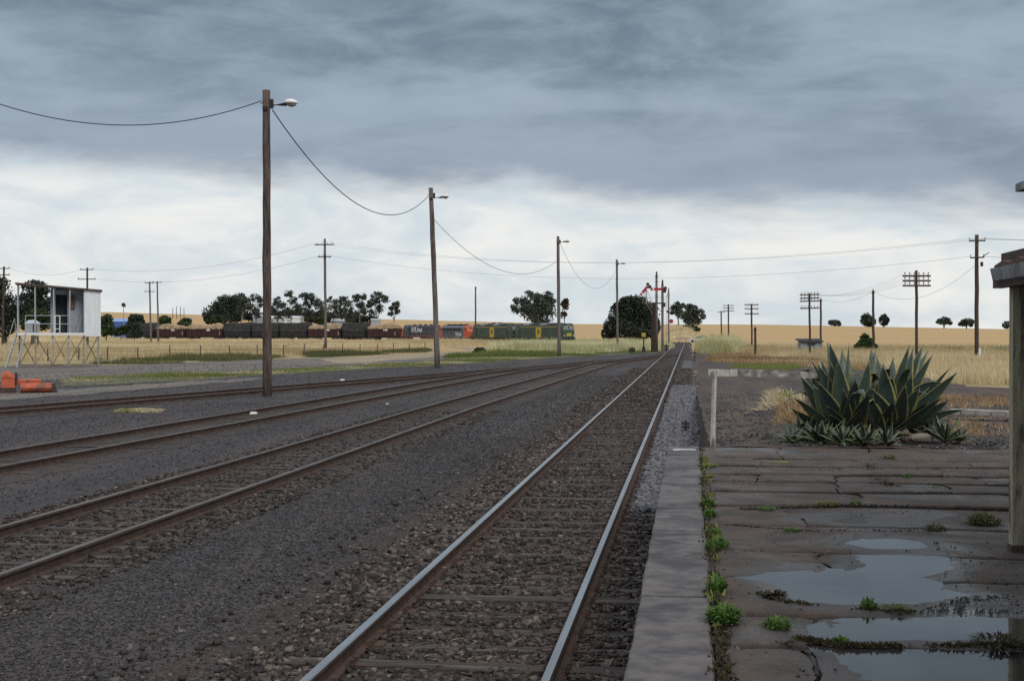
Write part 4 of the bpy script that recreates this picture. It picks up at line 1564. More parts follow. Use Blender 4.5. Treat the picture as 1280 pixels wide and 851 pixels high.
# small round target far left
b = base_at(155, 330)
root = thing('signal_post', 'thin post with a round black head against the sky behind the straw field', 'railway signal', b)
zt = D(154, 381, 330).z
mb = MB(); mb.cyl((0, 0, -.2), (-.1, 0, zt), .10, .08, 7); mb.build('post', 'galv_grey', root)
mb = MB(); mb.tube([(-.1, -.14, zt), (-.1, .25, zt)], [.50, .42], 12); mb.box((.25, .05, zt - .35), (.35, .3, .3)); mb.build('round_head', 'black_iron', root)

# ================================================================== FENCES
def wire_fence(label, pts, n, h, group=None, nwire=3, r=.06):
    a = Vector(pts[0]); bts = [Vector(p) for p in pts]
    root = thing('wire_fence', label, 'fence', a)
    seglen = [(bts[i + 1] - bts[i]).length for i in range(len(bts) - 1)]
    tot = sum(seglen)
    tops = []
    for k in range(n):
        s = tot * k / (n - 1); i = 0
        while i < len(seglen) - 1 and s > seglen[i]:
            s -= seglen[i]; i += 1
        p = bts[i].lerp(bts[i + 1], min(1, s / seglen[i])) - a
        hh = h * random.uniform(.9, 1.12)
        tp = p + Vector((random.uniform(-.07, .07), 0, hh))
        mb = MB(); mb.tube([p + Vector((0, 0, -.2)), tp], [r, r * .85], 6)
        mb.build('post', 'old_beam', root)
        tops.append((p, hh))
    mb = MB()
    for w in range(nwire):
        f = .35 + .6 * w / max(1, nwire - 1)
        mb.tube([p + Vector((0, 0, hh * f)) for p, hh in tops], .008, 4)
    mb.build('wires', 'wire', root)


wire_fence('low timber post fence along the near edge of the left straw field', [P(60, 451.5), P(150, 449), P(351, 445), P(531, 440)], 17, 1.15)
wire_fence('distant post fence in front of the tan wagons', [base_at(176, 330), base_at(300, 350)], 12, 1.2, r=.08)
wire_fence('row of thin fence posts running away beside the farthest telegraph poles', [base_at(899, 250), base_at(892, 345), base_at(888, 400)], 11, 1.7, r=.07)

# end fence of the platform
b = P(890.5, 557, 1.0)
root = thing('platform_end_fence', 'flaking white post and heavy weathered rail closing the platform end', 'fence', b)
mb = MB()
mb.tube([(0, 0, -.3), (.012, 0, .35), (.03, .01, 1.05)], [.045, .040, .036], 6)
mb.build('post', 'flaky_white', root)
mb = MB()
n = 12
secs = []
for i in range(n):
    t = i / (n - 1)
    x = -.06 + 2.3 * t * (0.55 + .45 * t)
    z = 1.03 - .10 * t + random.uniform(-.008, .008)
    yb = 1.9 * t
    secs.append([(x, yb - .05 + random.uniform(-.006, .006), z - .05), (x, yb + .05, z - .05 + random.uniform(-.006, .006)), (x, yb + .05, z + .045), (x, yb - .05, z + .045 + random.uniform(-.006, .006))])
mb.loft(secs[:4])
mb.build('rail', 'flaky_white', root, label='white flaking end of the rail')
mb = MB(); mb.loft(secs[3:]); mb.build('rail', 'flaky_rail', root, label='dark weathered length of the rail')
mb = MB(); mb.tube([(2.15, 1.86, -.3), (2.15, 1.86, .9)], [.05, .045], 6); mb.build('post', 'dark_wood', root)
# ================================================================== STATION CANOPY
CP0 = P(1266, 690, 1.0)
root = thing('station_canopy', 'platform canopy at the right edge with a weathered post and grey gutter', 'canopy', CP0)
gx = (D(1243.5, 345, fwd(CP0)) - CP0).x
mb = MB()
for yy in (0, -3.8, -7.6):
    m = MB()
    m.bar((.055, yy + .06, -.05), (.055, yy + .06, 2.04), .115, .115)
    m.build('post', 'canopy_post', root)
    m = MB(); m.bar((.055, yy + .06, -.02), (.055, yy + .06, .05), .135, .135); m.build('post_base', 'dark_wood', root)  # short dark collar around the foot of each post
m = MB(); m.box((.05, -4.6, 2.10), (.12, 9.9, .16)); m.box((-.04, -4.55, 1.985), (.07, 9.75, .13)); m.build('beam', 'old_beam', root)
prof = [(0, 0), (0.02, -.09), (.07, -.11), (.13, -.10), (.14, .015), (.12, .015), (.115, -.08), (.065, -.09), (.035, -.075), (.018, 0)]
vs = []
m = MB()
secs = []
for yy in (.16, -3, -6, -9.6):
    secs.append([(gx + u, yy, 2.06 + v) for u, v in prof])
m.loft(secs); m.build('gutter', 'gutter_grey', root)
m = MB()
n = 40
ys = [.30 - 9.8 * i / n for i in range(n + 1)]
vs, fs = [], []
for i, yy in enumerate(ys):
    w = .012 * (1 if i % 2 else -1)
    for x, z in ((gx + .06, 2.10), (gx + .9, 2.28), (gx + 2.0, 2.52)):
        vs.append((x, yy, z + w)); vs.append((x, yy, z + w - .035))
for i in range(n):
    for k in range(2):
        a = i * 6 + k * 2; b2 = (i + 1) * 6 + k * 2
        fs.append((a, b2, b2 + 2, a + 2)); fs.append((a + 1, a + 3, b2 + 3, b2 + 1))
    fs.append((i * 6, i * 6 + 1, (i + 1) * 6 + 1, (i + 1) * 6))
fs.append((0, 2, 3, 1)); fs.append((2, 4, 5, 3))
m.v, m.f, m.m = vs, fs, [0] * len(fs)
m.build('roof_sheet', 'red_roof', root)
m = MB(); m.box((.95, .22, 2.18), (1.8, .04, .16), ry=-.21); m.build('barge_board', 'old_beam', root)
# station building behind the canopy, almost all of it out of frame
root = thing('station_building', 'station building at the right edge, only its high gutter corner in view', 'building', (4.4, 4, 1.0))
m = MB(); m.box((2, 0, 1.35), (4.0, 11.0, 2.9)); m.build('wall', 'station_wall', root)
g0 = D(1281, 233, 12.2) - Vector((4.4, 4, 1.0))
m = MB()
zt = g0.z - .02
m.add([(g0.x, g0.y, zt), (g0.x, -6, zt), (2.0, -6, zt + 1.4), (2.0, g0.y, zt + 1.4), (g0.x, g0.y, zt - .05), (g0.x, -6, zt - .05), (2.0, -6, zt + 1.32), (2.0, g0.y, zt + 1.32)], [(0, 1, 2, 3), (7, 6, 5, 4), (0, 4, 5, 1), (3, 2, 6, 7), (0, 3, 7, 4), (1, 5, 6, 2)])
m.add([(2.0, g0.y, zt + 1.4), (2.0, -6, zt + 1.4), (4.6, -6, zt), (4.6, g0.y, zt), (2.0, g0.y, zt + 1.32), (2.0, -6, zt + 1.32), (4.6, -6, zt - .06), (4.6, g0.y, zt - .06)], [(0, 1, 2, 3), (7, 6, 5, 4), (0, 4, 5, 1), (3, 2, 6, 7), (0, 3, 7, 4), (1, 5, 6, 2)])
m.add([(0.02, g0.y - 1.6, 2.7), (4.0, g0.y - 1.6, 2.7), (2.0, g0.y - 1.6, zt + 1.3), (.02, -5.4, 2.7), (4.0, -5.4, 2.7), (2.0, -5.4, zt + 1.3)], [(0, 1, 2), (5, 4, 3), (0, 3, 4, 1), (1, 4, 5, 2), (2, 5, 3, 0)])
m.build('roof', 'red_roof', root)
m = MB(); m.box((g0.x - .02, (g0.y - 6) / 2, zt + .01), (.10, g0.y + 6.1, .07)); m.box((g0.x + .05, g0.y - .1, zt - .06), (.08, .3, .06)); m.build('gutter', 'gutter_grey', root)
m = MB(); m.box((-.03, 1.0, 1.05), (.08, .95, 2.1)); m.build('door', 'brown_board', root)
m = MB(); m.box((-.03, -2.2, 1.4), (.08, 1.2, 1.3)); m.build('window', 'window_glass', root)

# ================================================================== STILTED HUT
s_ = 100.5 / F
b = P(22, 459, 0)
root = thing('stilted_hut', 'corrugated iron hut with an open verandah raised on braced steel stilts', 'hut', b, YAW + math.atan((640 - 75) / F))
L = 5.72; W = 2.2
fl = 2.42
zl, zr = 6.0, 5.52
roofz = lambda x: zl + (zr - zl) * x / L
m = MB(); m.box((L * .42, W / 2, fl), (L * .84 + .1, W, .10)); m.build('deck', 'galv', root)
m = MB(); m.box((L * .42, -.03, fl - .02), (L * .84, .05, .17)); m.build('deck_edge', 'lamp_white', root)
m = MB()
m.add([(-.15, -.18, zl), (L + .15, -.18, zr - .02), (L + .15, W + .15, zr - .02), (-.15, W + .15, zl), (-.15, -.18, zl + .12), (L + .15, -.18, zr + .12), (L + .15, W + .15, zr + .12), (-.15, W + .15, zl + .12)],
      [(3, 2, 1, 0), (4, 5, 6, 7), (0, 1, 5, 4), (1, 2, 6, 5), (2, 3, 7, 6), (3, 0, 4, 7)])
m.build('roof', 'hut_roof_edge', root)
for x in (.02, 1.2, 2.48, 3.6):
    m = MB(); m.bar((x, 0, fl), (x, 0, roofz(x)), .085); m.build('verandah_post', 'galv', root)
for x in (.02, 1.2):
    m = MB(); m.bar((x, W, fl), (x, W, roofz(x)), .08); m.build('verandah_post', 'galv_grey', root)


def corrugated(name, x0, x1, y, z0, zf, matn, nrm=-1, pitch=.16):
    m = MB(); vs, fs = [], []
    n = int((x1 - x0) / pitch * 2)
    for i in range(n + 1):
        x = x0 + (x1 - x0) * i / n
        yy = y + (.015 if i % 2 else -.015)
        vs += [(x, yy, z0), (x, yy, zf(x)), (x, yy + .05, z0), (x, yy + .05, zf(x))]
    for i in range(n):
        a, c = i * 4, (i + 1) * 4
        fs += [(a, c, c + 1, a + 1), (a + 2, a + 3, c + 3, c + 2), (a, a + 2, c + 2, c), (a + 1, c + 1, c + 3, a + 3)]
    fs += [(0, 1, 3, 2), (n * 4, n * 4 + 2, n * 4 + 3, n * 4 + 1)]
    m.v, m.f, m.m = vs, fs, [0] * len(fs)
    return m.build(name, matn, root)


# recessed wall with doorway and brown window
corrugated('wall', 2.28, 2.62, 1.35, fl, roofz, 'hut_wall')
corrugated('wall', 3.45, 4.58, 1.05, fl, roofz, 'hut_wall')
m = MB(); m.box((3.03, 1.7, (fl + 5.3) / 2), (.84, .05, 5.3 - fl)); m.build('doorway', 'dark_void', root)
m = MB(); m.box((3.03, 1.36, 5.48), (.84, .06, .36)); m.build('lintel', 'hut_wall', root)
m = MB(); m.box((2.28, 2.1, (fl + 5.6) / 2), (.06, 1.5, 5.6 - fl)); m.build('side_wall', 'hut_wall', root)
m = MB(); m.box((3.46, 1.35, (fl + 5.4) / 2), (.05, .7, 5.4 - fl)); m.build('side_wall', 'hut_wall', root)
m = MB(); m.box((3.78, .98, 4.75), (.36, .06, 1.05)); m.build('window', 'brown_board', root)
m = MB(); m.box((4.57, .52, (fl - .1 + 5.5) / 2), (.05, 1.05, 5.5 - fl + .1)); m.build('side_wall', 'hut_wall', root)
corrugated('white_wall', 4.60, L, -.03, 2.22, roofz, 'hut_white')
m = MB(); m.box((L + .01, W / 2, (2.22 + zr) / 2), (.05, W, zr - 2.22)); m.build('end_wall', 'hut_white', root)
corrugated('back_wall', 2.28, L, W - .08, fl, roofz, 'hut_wall')
m = MB(); m.box((5.16, W / 2, 2.24), (1.10, W - .2, .06)); m.build('floor', 'galv_grey', root)
# railings
for k, (xa, xb) in enumerate(((.55, 2.48), (2.48, 3.6))):
    m = MB()
    for z in (fl + 1.32, fl + .72):
        m.bar((xa, .02, z), (xb, .02, z), .045)
    m.bar((xa, .02, fl), (xa, .02, fl + 1.32), .05)
    m.build('railing', 'galv', root)
m = MB(); m.bar((2.5, -.03, fl + 1.3), (2.9, -.03, fl + 1.3), .06); m.bar((2.9, -.03, fl), (2.9, -.03, fl + 1.3), .06); m.bar((2.5, -.03, fl + .35), (2.9, -.03, fl + .35), .05); m.bar((2.56, -.03, fl), (2.56, -.03, fl + 1.3), .06); m.build('gate', 'lamp_white', root)
m = MB(); m.bar((3.6, -.02, fl + .1), (4.15, -.02, fl + 1.15), .05); m.bar((3.65, -.02, fl + 1.4), (4.1, -.02, fl + 1.1), .05); m.bar((4.4, -.02, fl + 1.3), (4.1, -.02, fl), .04); m.build('folded_bracket', 'galv_grey', root)
# stilts and cross braces
xsl = [0.1, 1.2, 2.4, 3.5, 4.6, L - .1]
for y in (0.1, W - .1):
    for x in xsl:
        m = MB(); m.bar((x, y, -.1), (x, y, fl - .05), .062); m.build('stilt', 'galv_grey', root)
    for k in range(len(xsl) - 1):
        m = MB()
        m.bar((xsl[k], y - .04, .15), (xsl[k + 1], y - .04, fl - .15), .036)
        m.bar((xsl[k], y + .04, fl - .15), (xsl[k + 1], y + .04, .15), .036)
        m.build('cross_brace', 'rusty_steel', root)
    m = MB(); m.bar((-.1, y, .12), (L, y, .12), .08); m.build('sill_beam', 'rusty_steel', root)
for x in xsl[::2]:
    m = MB(); m.bar((x, .1, .2), (x, W - .1, fl - .2), .05); m.bar((x, W - .1, .2), (x, .1, fl - .2), .05); m.build('cross_brace', 'rusty_steel', root)
# stairs going down on the left, toward the camera
m = MB()
for y in (-.35, .55):
    pass
for (xt, xb_, yy) in ((-.05, -.75, .0), (.55, -.02, -.15)):
    m = MB(); m.bar((xt, yy, fl), (xb_, yy - 1.2, 0), .07, .15); m.build('stair_stringer', 'galv', root)
for k in range(8):
    t = (k + .5) / 8
    m = MB(); m.bar((-.05 - .7 * t, -1.2 * t, fl * (1 - t)), (.55 - .57 * t, -.15 - 1.2 * t, fl * (1 - t)), .20, .035); m.build('tread', 'galv_grey', root)
m = MB(); m.bar((-.05, 0, fl), (-.2, 0, fl + 1.1), .04); m.bar((-.2, 0, fl + 1.1), (-.8, -1.0, 1.3), .04); m.build('handrail', 'galv_grey', root)

# ================================================================== ORANGE MACHINE
b = P(25, 491.5, 0)
root = thing('farm_implement', 'rusty orange farm implement lying on the gravel at the left edge', 'farm machine', b, YAW + math.atan((640 - 40) / F))
m = MB()
secs = []
for x in np.linspace(0.02, 1.30, 7):
    k = 1.0 - .08 * abs(x - .6)
    secs.append([(x, .35 * math.cos(a) * k + .35, .22 + .215 * math.sin(a) * k) for a in np.linspace(0, 2 * PI, 11)[:-1]])
m.loft(secs); m.build('roller_housing', 'machine_orange', root)
m = MB(); m.add([(1.28, .02, .05), (1.28, .68, .05), (1.28, .68, .40), (1.28, .02, .40), (1.50, .10, .03), (1.50, .6, .03), (1.38, .6, .38), (1.38, .10, .38)], [(0, 1, 2, 3)[::-1], (4, 5, 6, 7), (0, 1, 5, 4), (1, 2, 6, 5), (2, 3, 7, 6), (3, 0, 4, 7)]); m.build('end_plate', 'machine_dark', root)
m = MB(); m.box((.35, .75, .48), (1.0, .5, .14), rx=.1); m.box((-.1, .6, .42), (.7, .5, .18)); m.build('frame', 'machine_orange', root)
m = MB(); m.tube([(-.72, .3, .66), (-.5, .3, .70), (-.22, .3, .62)], [.20, .24, .16], 10); m.box((-.48, .35, .36), (.6, .6, .5), taper=.85); m.build('gearbox', 'machine_orange', root)
m = MB(); m.cyl((-.15, .3, .5), (-.15, .3, .86), .06, .06, 8); m.box((-.16, .35, .6), (.08, .3, .4)); m.build('stub_shaft', 'machine_dark', root)
m = MB(); m.box((-.6, .1, .12), (.9, .3, .24)); m.build('skid', 'machine_dark', root)
m = MB(); m.box((-1.3, .5, .45), (1.0, .9, .5)); m.tube([(-1.7, -.1, .4), (-1.7, .08, .4)], .4, 14); m.tube([(-1.7, .95, .4), (-1.7, 1.12, .4)], .4, 14); m.build('wheel_frame', 'machine_orange', root)

# ================================================================== TRAIN
def along(A, px, L):
    """point on the sight line of column px, distance L from A, beyond it"""
    r = ray(px, 414); r = Vector((r.x, r.y, 0)) ; r /= math.hypot(r.x, r.y)
    a = Vector((A.x, A.y, 0))
    bq = a.dot(r); c = a.dot(a) - L * L
    disc = max(0, bq * bq - c)
    return r * (bq + math.sqrt(disc))


def bogie(root, x, nax, wheelbase, r, matn='loco_black'):
    m = MB()
    for y in (-1.0, 1.0):
        m.box((x, y, r + .22), (wheelbase + 1.1, .16, .34))
        for k in range(nax):
            xx = x - wheelbase / 2 + wheelbase * k / max(1, nax - 1)
            m.box((xx, y * 1.07, r), (.36, .14, .36))
    m.box((x, 0, r + .3), (.5, 1.9, .3))
    bg = m.build('bogie', matn, root)
    for k in range(nax):
        xx = x - wheelbase / 2 + wheelbase * k / max(1, nax - 1)
        m = MB()
        for y in (-.82, .82):
            m.cyl((xx, y - .07, r), (xx, y + .07, r), r, r, 14)
        m.cyl((xx, -.8, r), (xx, .8, r), .09, seg=6)
        m.build('wheelset', 'machine_dark', bg)
    return bg


RZ = 0.17


def heading(A, B):
    """A front, B rear"""
    v = A - B
    return math.atan2(v.y, v.x), (A + B) / 2


def underframe(root, L, w, z, matn):
    m = MB(); m.box((0, 0, z), (L - .6, w, .3)); m.build('underframe', matn, root)
    m = MB()
    for s in (-1, 1):
        m.bar((s * (L / 2 - .35), 0, z - .1), (s * (L / 2 + .03), 0, z - .1), .28, .3)
        m.box((s * (L / 2 - .3), 0, z - .45), (.1, w * .9, .55))
    m.build('coupler', 'loco_black', root)


def green_engine(A, B, label, lead):
    rz, c = heading(A, B)
    L = (A - B).length
    root = thing('diesel_locomotive', label, 'locomotive', (c.x, c.y, RZ), rz, 'diesel locomotives of the grain train')
    H = 4.1; w = 1.42
    underframe(root, L, 2.6, 1.0, 'loco_black')
    for s in (-1, 1):
        bogie(root, s * (L / 2 - 3.9), 3, 3.7, .52)
    m = MB(); m.box((0, 0, .62), (4.6, 2.5, .75)); m.build('fuel_tank', 'loco_black', root)
    # body side with rounded roof shoulders
    prof = [(-w, 1.05), (w, 1.05), (w, 3.35), (w - .12, 3.62), (w - .5, 3.95), (-w + .5, 3.95), (-w + .12, 3.62), (-w, 3.35)]
    xb = L / 2 - 2.6
    m = MB(); m.prism(prof, -xb, xb); m.build('body', 'green_paint', root)
    rp = [(-w + .06, 3.60), (-w + .5, 4.0), (w - .5, 4.0), (w - .06, 3.60), (w - .10, 3.57), (w - .5, 3.9), (-w + .5, 3.9), (-w + .10, 3.57)]
    m = MB(); m.prism(rp, -xb, xb)
    m.build('roof', 'roof_dark', root)
    for k in range(4):
        x = -xb + 2.2 + k * (2 * xb - 4.4) / 3
        m = MB(); m.box((x, -.0, 4.06), (2.4, 1.9, .16), taper=.9)
        for yy in (-1.16, 1.16):
            m.box((x, yy, 3.83), (2.3, .36, .06), rx=-.66 if yy > 0 else .66)
        m.build('roof_hatch', 'loco_black' if k % 2 else 'gutter_grey', root)
    for k in (-1, 1):
        m = MB(); m.cyl((k * 1.4, 0, 4.1), (k * 1.4, 0, 4.32), .45, .45, 12); m.build('roof_fan', 'loco_black', root)
    # sloping cabs at both ends
    for s in (-1, 1):
        m = MB()
        x0, x1 = xb, L / 2 - .25
        secs = []
        for x, zt, ww, zs in ((x0, 3.98, w, 3.40), (x0 + 1.55, 3.98, w, 3.40), (x1 - .30, 3.80, w - .05, 3.30), (x1, 2.45, w - .12, 2.3), (x1, 1.05, w - .12, 1.0)):
            if x == x1 and zt < 1.5:
                continue
            secs.append([(s * x, -ww, 1.02), (s * x, ww, 1.02), (s * x, ww, zs), (s * x, ww - .35, zt), (s * x, -ww + .35, zt), (s * x, -ww, zs)])
        if s < 0:
            secs = [list(reversed(q)) for q in secs]
        m.loft(secs)
        cab = m.build('cab', 'green_paint', root)
        m = MB(); m.box((s * (x0 + .8), 0, 3.98), (1.7, 2.1, .08)); m.box((s * (x1 - .4), 0, 3.80), (.5, 2.3, .10), ry=s * .5); m.build('cab_roof', 'loco_black', cab)
        slope = math.atan2(.30, 3.80 - 2.45)
        for yy in (-.62, .62):
            m = MB(); m.box((s * (x1 - .12), yy, 3.12), (.06, .98, .82), ry=-s * slope); m.build('windscreen', 'pale_glass', cab)
        for yy in (-1, 1):
            m = MB(); m.box((s * (x0 + 1.0), yy * (w + .0), 3.0), (.9, .05, .62)); m.build('side_window', 'window_glass', cab)
            m = MB(); m.box((s * (x0 + .18), yy * (w + .0), 2.1), (.55, .05, 1.9)); m.build('cab_door', 'roof_dark', cab)
        m = MB(); m.box((s * (x1 + .01), 0, 1.75), (.05, 1.15, .62)); m.build('number_panel', 'yellow_line', cab)
        m = MB(); m.box((s * (x1 - .24), 0, 3.66), (.14, .9, .16)); m.build('headlight', 'yellow_line', cab)
        m = MB(); m.box((s * (x1 + .10), 0, .95), (.35, 2.7, .5)); m.box((s * (x1 + .05), 0, .45), (.12, 2.4, .5)); m.build('pilot', 'loco_black', cab)
        m = MB()
        for yy in (-1.1, 1.1):
            m.cyl((s * x1, yy, 1.55), (s * (x1 + .06), yy, 1.55), .12, seg=8)
        m.build('marker_light', 'lamp_white', cab)
    for y in (-1, 1):
        m = MB(); m.box((0, y * (w + .012), 3.32), (2 * xb, .02, .14)); m.build('yellow_line', 'yellow_line', root)
        m = MB(); m.box((.2, y * (w + .020), 2.15), (2.1, .025, 2.1)); m.build('yellow_band', 'yellow_paint', root)
        m = MB()
        c0 = Vector((.2, y * (w + .035), 2.35))
        for q in range(4):
            m.box(c0 + Vector(((-.32, .32, 0, 0)[q], 0, (0, 0, .3, -.3)[q])), (.36, .02, .36), ry=.78 if q < 2 else 0)
        m.build('emblem', 'green_paint', root)
        for k in range(6):
            xx = -xb + 1.2 + k * (2 * xb - 2.4) / 5
            if abs(xx - .2) < 1.4:
                continue
            m = MB(); m.box((xx, y * (w + .01), 2.75), (1.15, .03, .75)); m.build('side_grille', 'green_paint', root)
    return root


def streamlined_engine(A, B, label):
    rz, c = heading(A, B)
    L = (A - B).length
    root = thing('diesel_locomotive', label, 'locomotive', (c.x, c.y, RZ), rz, 'diesel locomotives of the grain train')
    w = 1.40
    underframe(root, L, 2.6, 1.0, 'loco_black')
    for s in (-1, 1):
        bogie(root, s * (L / 2 - 3.6), 3, 3.6, .52)
    m = MB(); m.box((0, 0, .6), (4.5, 2.3, .6)); m.build('fuel_tank', 'loco_black', root)
    prof = [(-w, 1.0), (w, 1.0), (w, 3.15), (w - .15, 3.50), (w - .55, 3.80), (-w + .55, 3.80), (-w + .15, 3.50), (-w, 3.15)]
    xb = L / 2 - 3.6
    m = MB(); m.prism(prof, -xb, xb); m.build('body', 'loco_grey', root)
    m = MB(); m.box((0, 0, 3.80), (2 * xb, 1.9, .14)); m.build('roof', 'roof_dark', root)
    for k in range(7):
        x = -xb + 1 + k * (2 * xb - 2) / 6
        m = MB(); m.box((x, 0, 3.92), (.8, 1.3, .2)) if k % 2 else m.cyl((x, 0, 3.85), (x, 0, 4.1), .5, .45, 12)
        m.build('roof_fan', 'loco_black', root)
    for s in (-1, 1):
        m = MB(); secs = []
        for x, zt, ww, zs in ((xb, 3.80, w, 3.15), (xb + 1.2, 3.80, w, 3.15), (xb + 1.7, 3.62, w, 3.05), (xb + 2.15, 2.75, w - .05, 2.5), (xb + 3.0, 2.62, w - .28, 2.3), (xb + 3.35, 2.2, w - .55, 1.9)):
            secs.append([(s * x, -ww, 1.0), (s * x, ww, 1.0), (s * x, ww, zs), (s * x, ww - .45, zt), (s * x, -ww + .45, zt), (s * x, -ww, zs)])
        if s < 0:
            secs = [list(reversed(q)) for q in secs]
        m.loft(secs)
        nose = m.build('cab', 'loco_orange', root)
        for yy in (-.55, .55):
            m = MB(); m.box((s * (xb + 1.96), yy, 3.2), (.06, .85, .58), ry=-s * .46); m.build('windscreen', 'window_glass', nose)
        for yy in (-1, 1):
            m = MB(); m.box((s * (xb + .95), yy * (w + .005), 2.95), (.8, .04, .55)); m.build('side_window', 'window_glass', nose)
        m = MB(); m.cyl((s * (xb + 2.9), 0, 2.42), (s * (xb + 3.25), 0, 2.42), .22, .22, 10); m.build('headlight', 'lamp_white', nose)
    for y in (-1, 1):
        m = MB(); m.box((-.6, y * (w + .012), 2.85), (2 * xb - 1.6, .03, .62)); m.build('grille_band', 'loco_black', root)
        m = MB(); m.box((0, y * (w - .03), 3.33), (2 * xb + 1.4, .12, .12), rx=.3 * -y); m.build('pale_stripe', 'pale_stripe', root)
        for k in range(3):
            m = MB(); xx = -4.2 + 1.7 * k; m.tube([(xx, y * (w), 2.1), (xx, y * (w + .03), 2.1)], .26, 10); m.build('porthole', 'loco_black', root)
    text_mesh('V/Line', 1.15, 'white_letter', 'lettering', root, (2.9, -(w + .02), 1.75), (PI / 2, 0, 0), .2, .03)
    text_mesh('V/Line', 1.15, 'white_letter', 'lettering', root, (-2.9, (w + .02), 1.75), (PI / 2, 0, PI), .2, .03)
    return root


def hood_engine(A, B, label):
    rz, c = heading(A, B)
    L = (A - B).length
    root = thing('diesel_locomotive', label, 'locomotive', (c.x, c.y, RZ), rz, 'diesel locomotives of the grain train')
    underframe(root, L, 2.7, 1.15, 'loco_black')
    for s in (-1, 1):
        bogie(root, s * (L / 2 - 3.2), 3, 3.4, .5)
    m = MB(); m.box((0, 0, .65), (3.4, 2.5, .7)); m.build('fuel_tank', 'loco_black', root)
    m = MB(); m.box((0, -1.37, .75), (2.6, .05, .45)); m.build('white_plate', 'white_paint', root)
    w = .95
    prof = [(-w, 1.3), (w, 1.3), (w, 3.5), (w - .25, 3.85), (-w + .25, 3.85), (-w, 3.5)]
    m = MB(); m.prism(prof, -L / 2 + 3.6, L / 2 - .6); m.build('hood', 'hood_grey', root)
    prof = [(-1.35, 1.3), (1.35, 1.3), (1.35, 3.35), (.9, 3.95), (-.9, 3.95), (-1.35, 3.35)]
    m = MB(); m.prism(prof, -L / 2 + 1.7, -L / 2 + 3.6)
    cab = m.build('cab', 'hood_grey', root)
    m = MB(); secs = []
    for x, zt, ww in ((-L / 2 + 1.7, 3.6, 1.3), (-L / 2 + .9, 2.6, 1.1), (-L / 2 + .35, 2.3, .95)):
        secs.append([(x, -ww, 1.2), (x, ww, 1.2), (x, ww, zt - .35), (x, ww * .6, zt), (x, -ww * .6, zt), (x, -ww, zt - .35)])
    m.loft([list(reversed(q)) for q in secs]); m.build('nose', 'loco_orange', root)
    for y in (-1, 1):
        m = MB(); m.box((-L / 2 + 2.65, y * 1.35, 2.9), (1.2, .05, .65)); m.build('side_window', 'window_glass', cab)
        m = MB()
        m.bar((-L / 2 + 3.6, y * 1.33, 2.25), (L / 2 - .4, y * 1.33, 2.25), .05)
        for k in range(7):
            xx = -L / 2 + 3.6 + k * (L - 4.0) / 6
            m.bar((xx, y * 1.33, 1.25), (xx, y * 1.33, 2.25), .045)
        m.build('handrail', 'rusty_steel', root)
        m = MB(); m.box((0, y * 1.36, 1.28), (L - 1, .04, .10)); m.build('orange_sill', 'loco_orange', root)
        for k in range(5):
            xx = -L / 2 + 5.0 + k * 1.5
            if k in (1, 2) : continue
            m = MB(); m.box((xx, y * (w + .01), 2.5), (1.0, .03, 1.3)); m.build('hood_door', 'hood_grey', root)
    for k in range(4):
        xx = -L / 2 + 4.6 + k * 2.1
        m = MB(); m.cyl((xx, 0, 3.85), (xx, 0, 4.12), .42, .38, 10); m.build('roof_fan', 'loco_black', root)
    m = MB(); m.box((L / 2 - 1.2, 0, 4.05), (.5, .6, .6)); m.build('exhaust_stack', 'loco_black', root)
    text_mesh('V/Line', 1.7, 'white_letter', 'lettering', root, (-.6, -(w + .045), 2.75), (PI / 2, 0, 0), .2, .03)
    text_mesh('V/Line', 1.7, 'white_letter', 'lettering', root, (-.6, (w + .045), 2.75), (PI / 2, 0, PI), .2, .03)
    return root


d0 = 272
A = base_at(713, d0); A.z = 0
pts = [A]
for px, L in ((648.6, 20.0), (596, 20.0), (550, 18.5), (503.5, 14.5)):
    pts.append(along(pts[-1], px, L))


def inset(a, b, g=.25):
    v = (b - a).normalized() * g
    return a + v, b - v


green_engine(*inset(pts[0], pts[1]), 'leading dark green engine with yellow band, its cab front facing the cypress', True)
green_engine(*inset(pts[1], pts[2]), 'second dark green engine with yellow band, coupled to the orange nosed engine', False)
streamlined_engine(*inset(pts[2], pts[3]), 'streamlined grey engine with orange ends and black grille band')
hood_engine(*inset(pts[3], pts[4]), 'dark grey hood engine with an orange end next to the wagons')

WAGON_LABELS = [
    'tan covered wagon coupled directly behind the hood engine',
    'tall black tarped wagon between two tan covered wagons',
    'red brown wagon with a tan tarp behind the straw field power pole',
    'black tarped wagon right of the tallest light pole, under the white shed',
    'black tarped wagon hidden in part by the tallest light pole',
    'black tarped wagon just left of the tallest light pole',
    'long tan covered wagon in front of the dense dark trees',
    'tan covered wagon beside the close pair of power poles',
    'last black tarped wagon beside the blue shed',
]
spec = [(461.5, 500.5, 'tan'), (431, 460.5, 'black'), (388, 430, 'tan'), (353, 387, 'black'), (318, 352, 'black'), (283, 317, 'black'), (236, 282, 'tan'), (197, 235, 'tan'), (160, 196, 'black')]


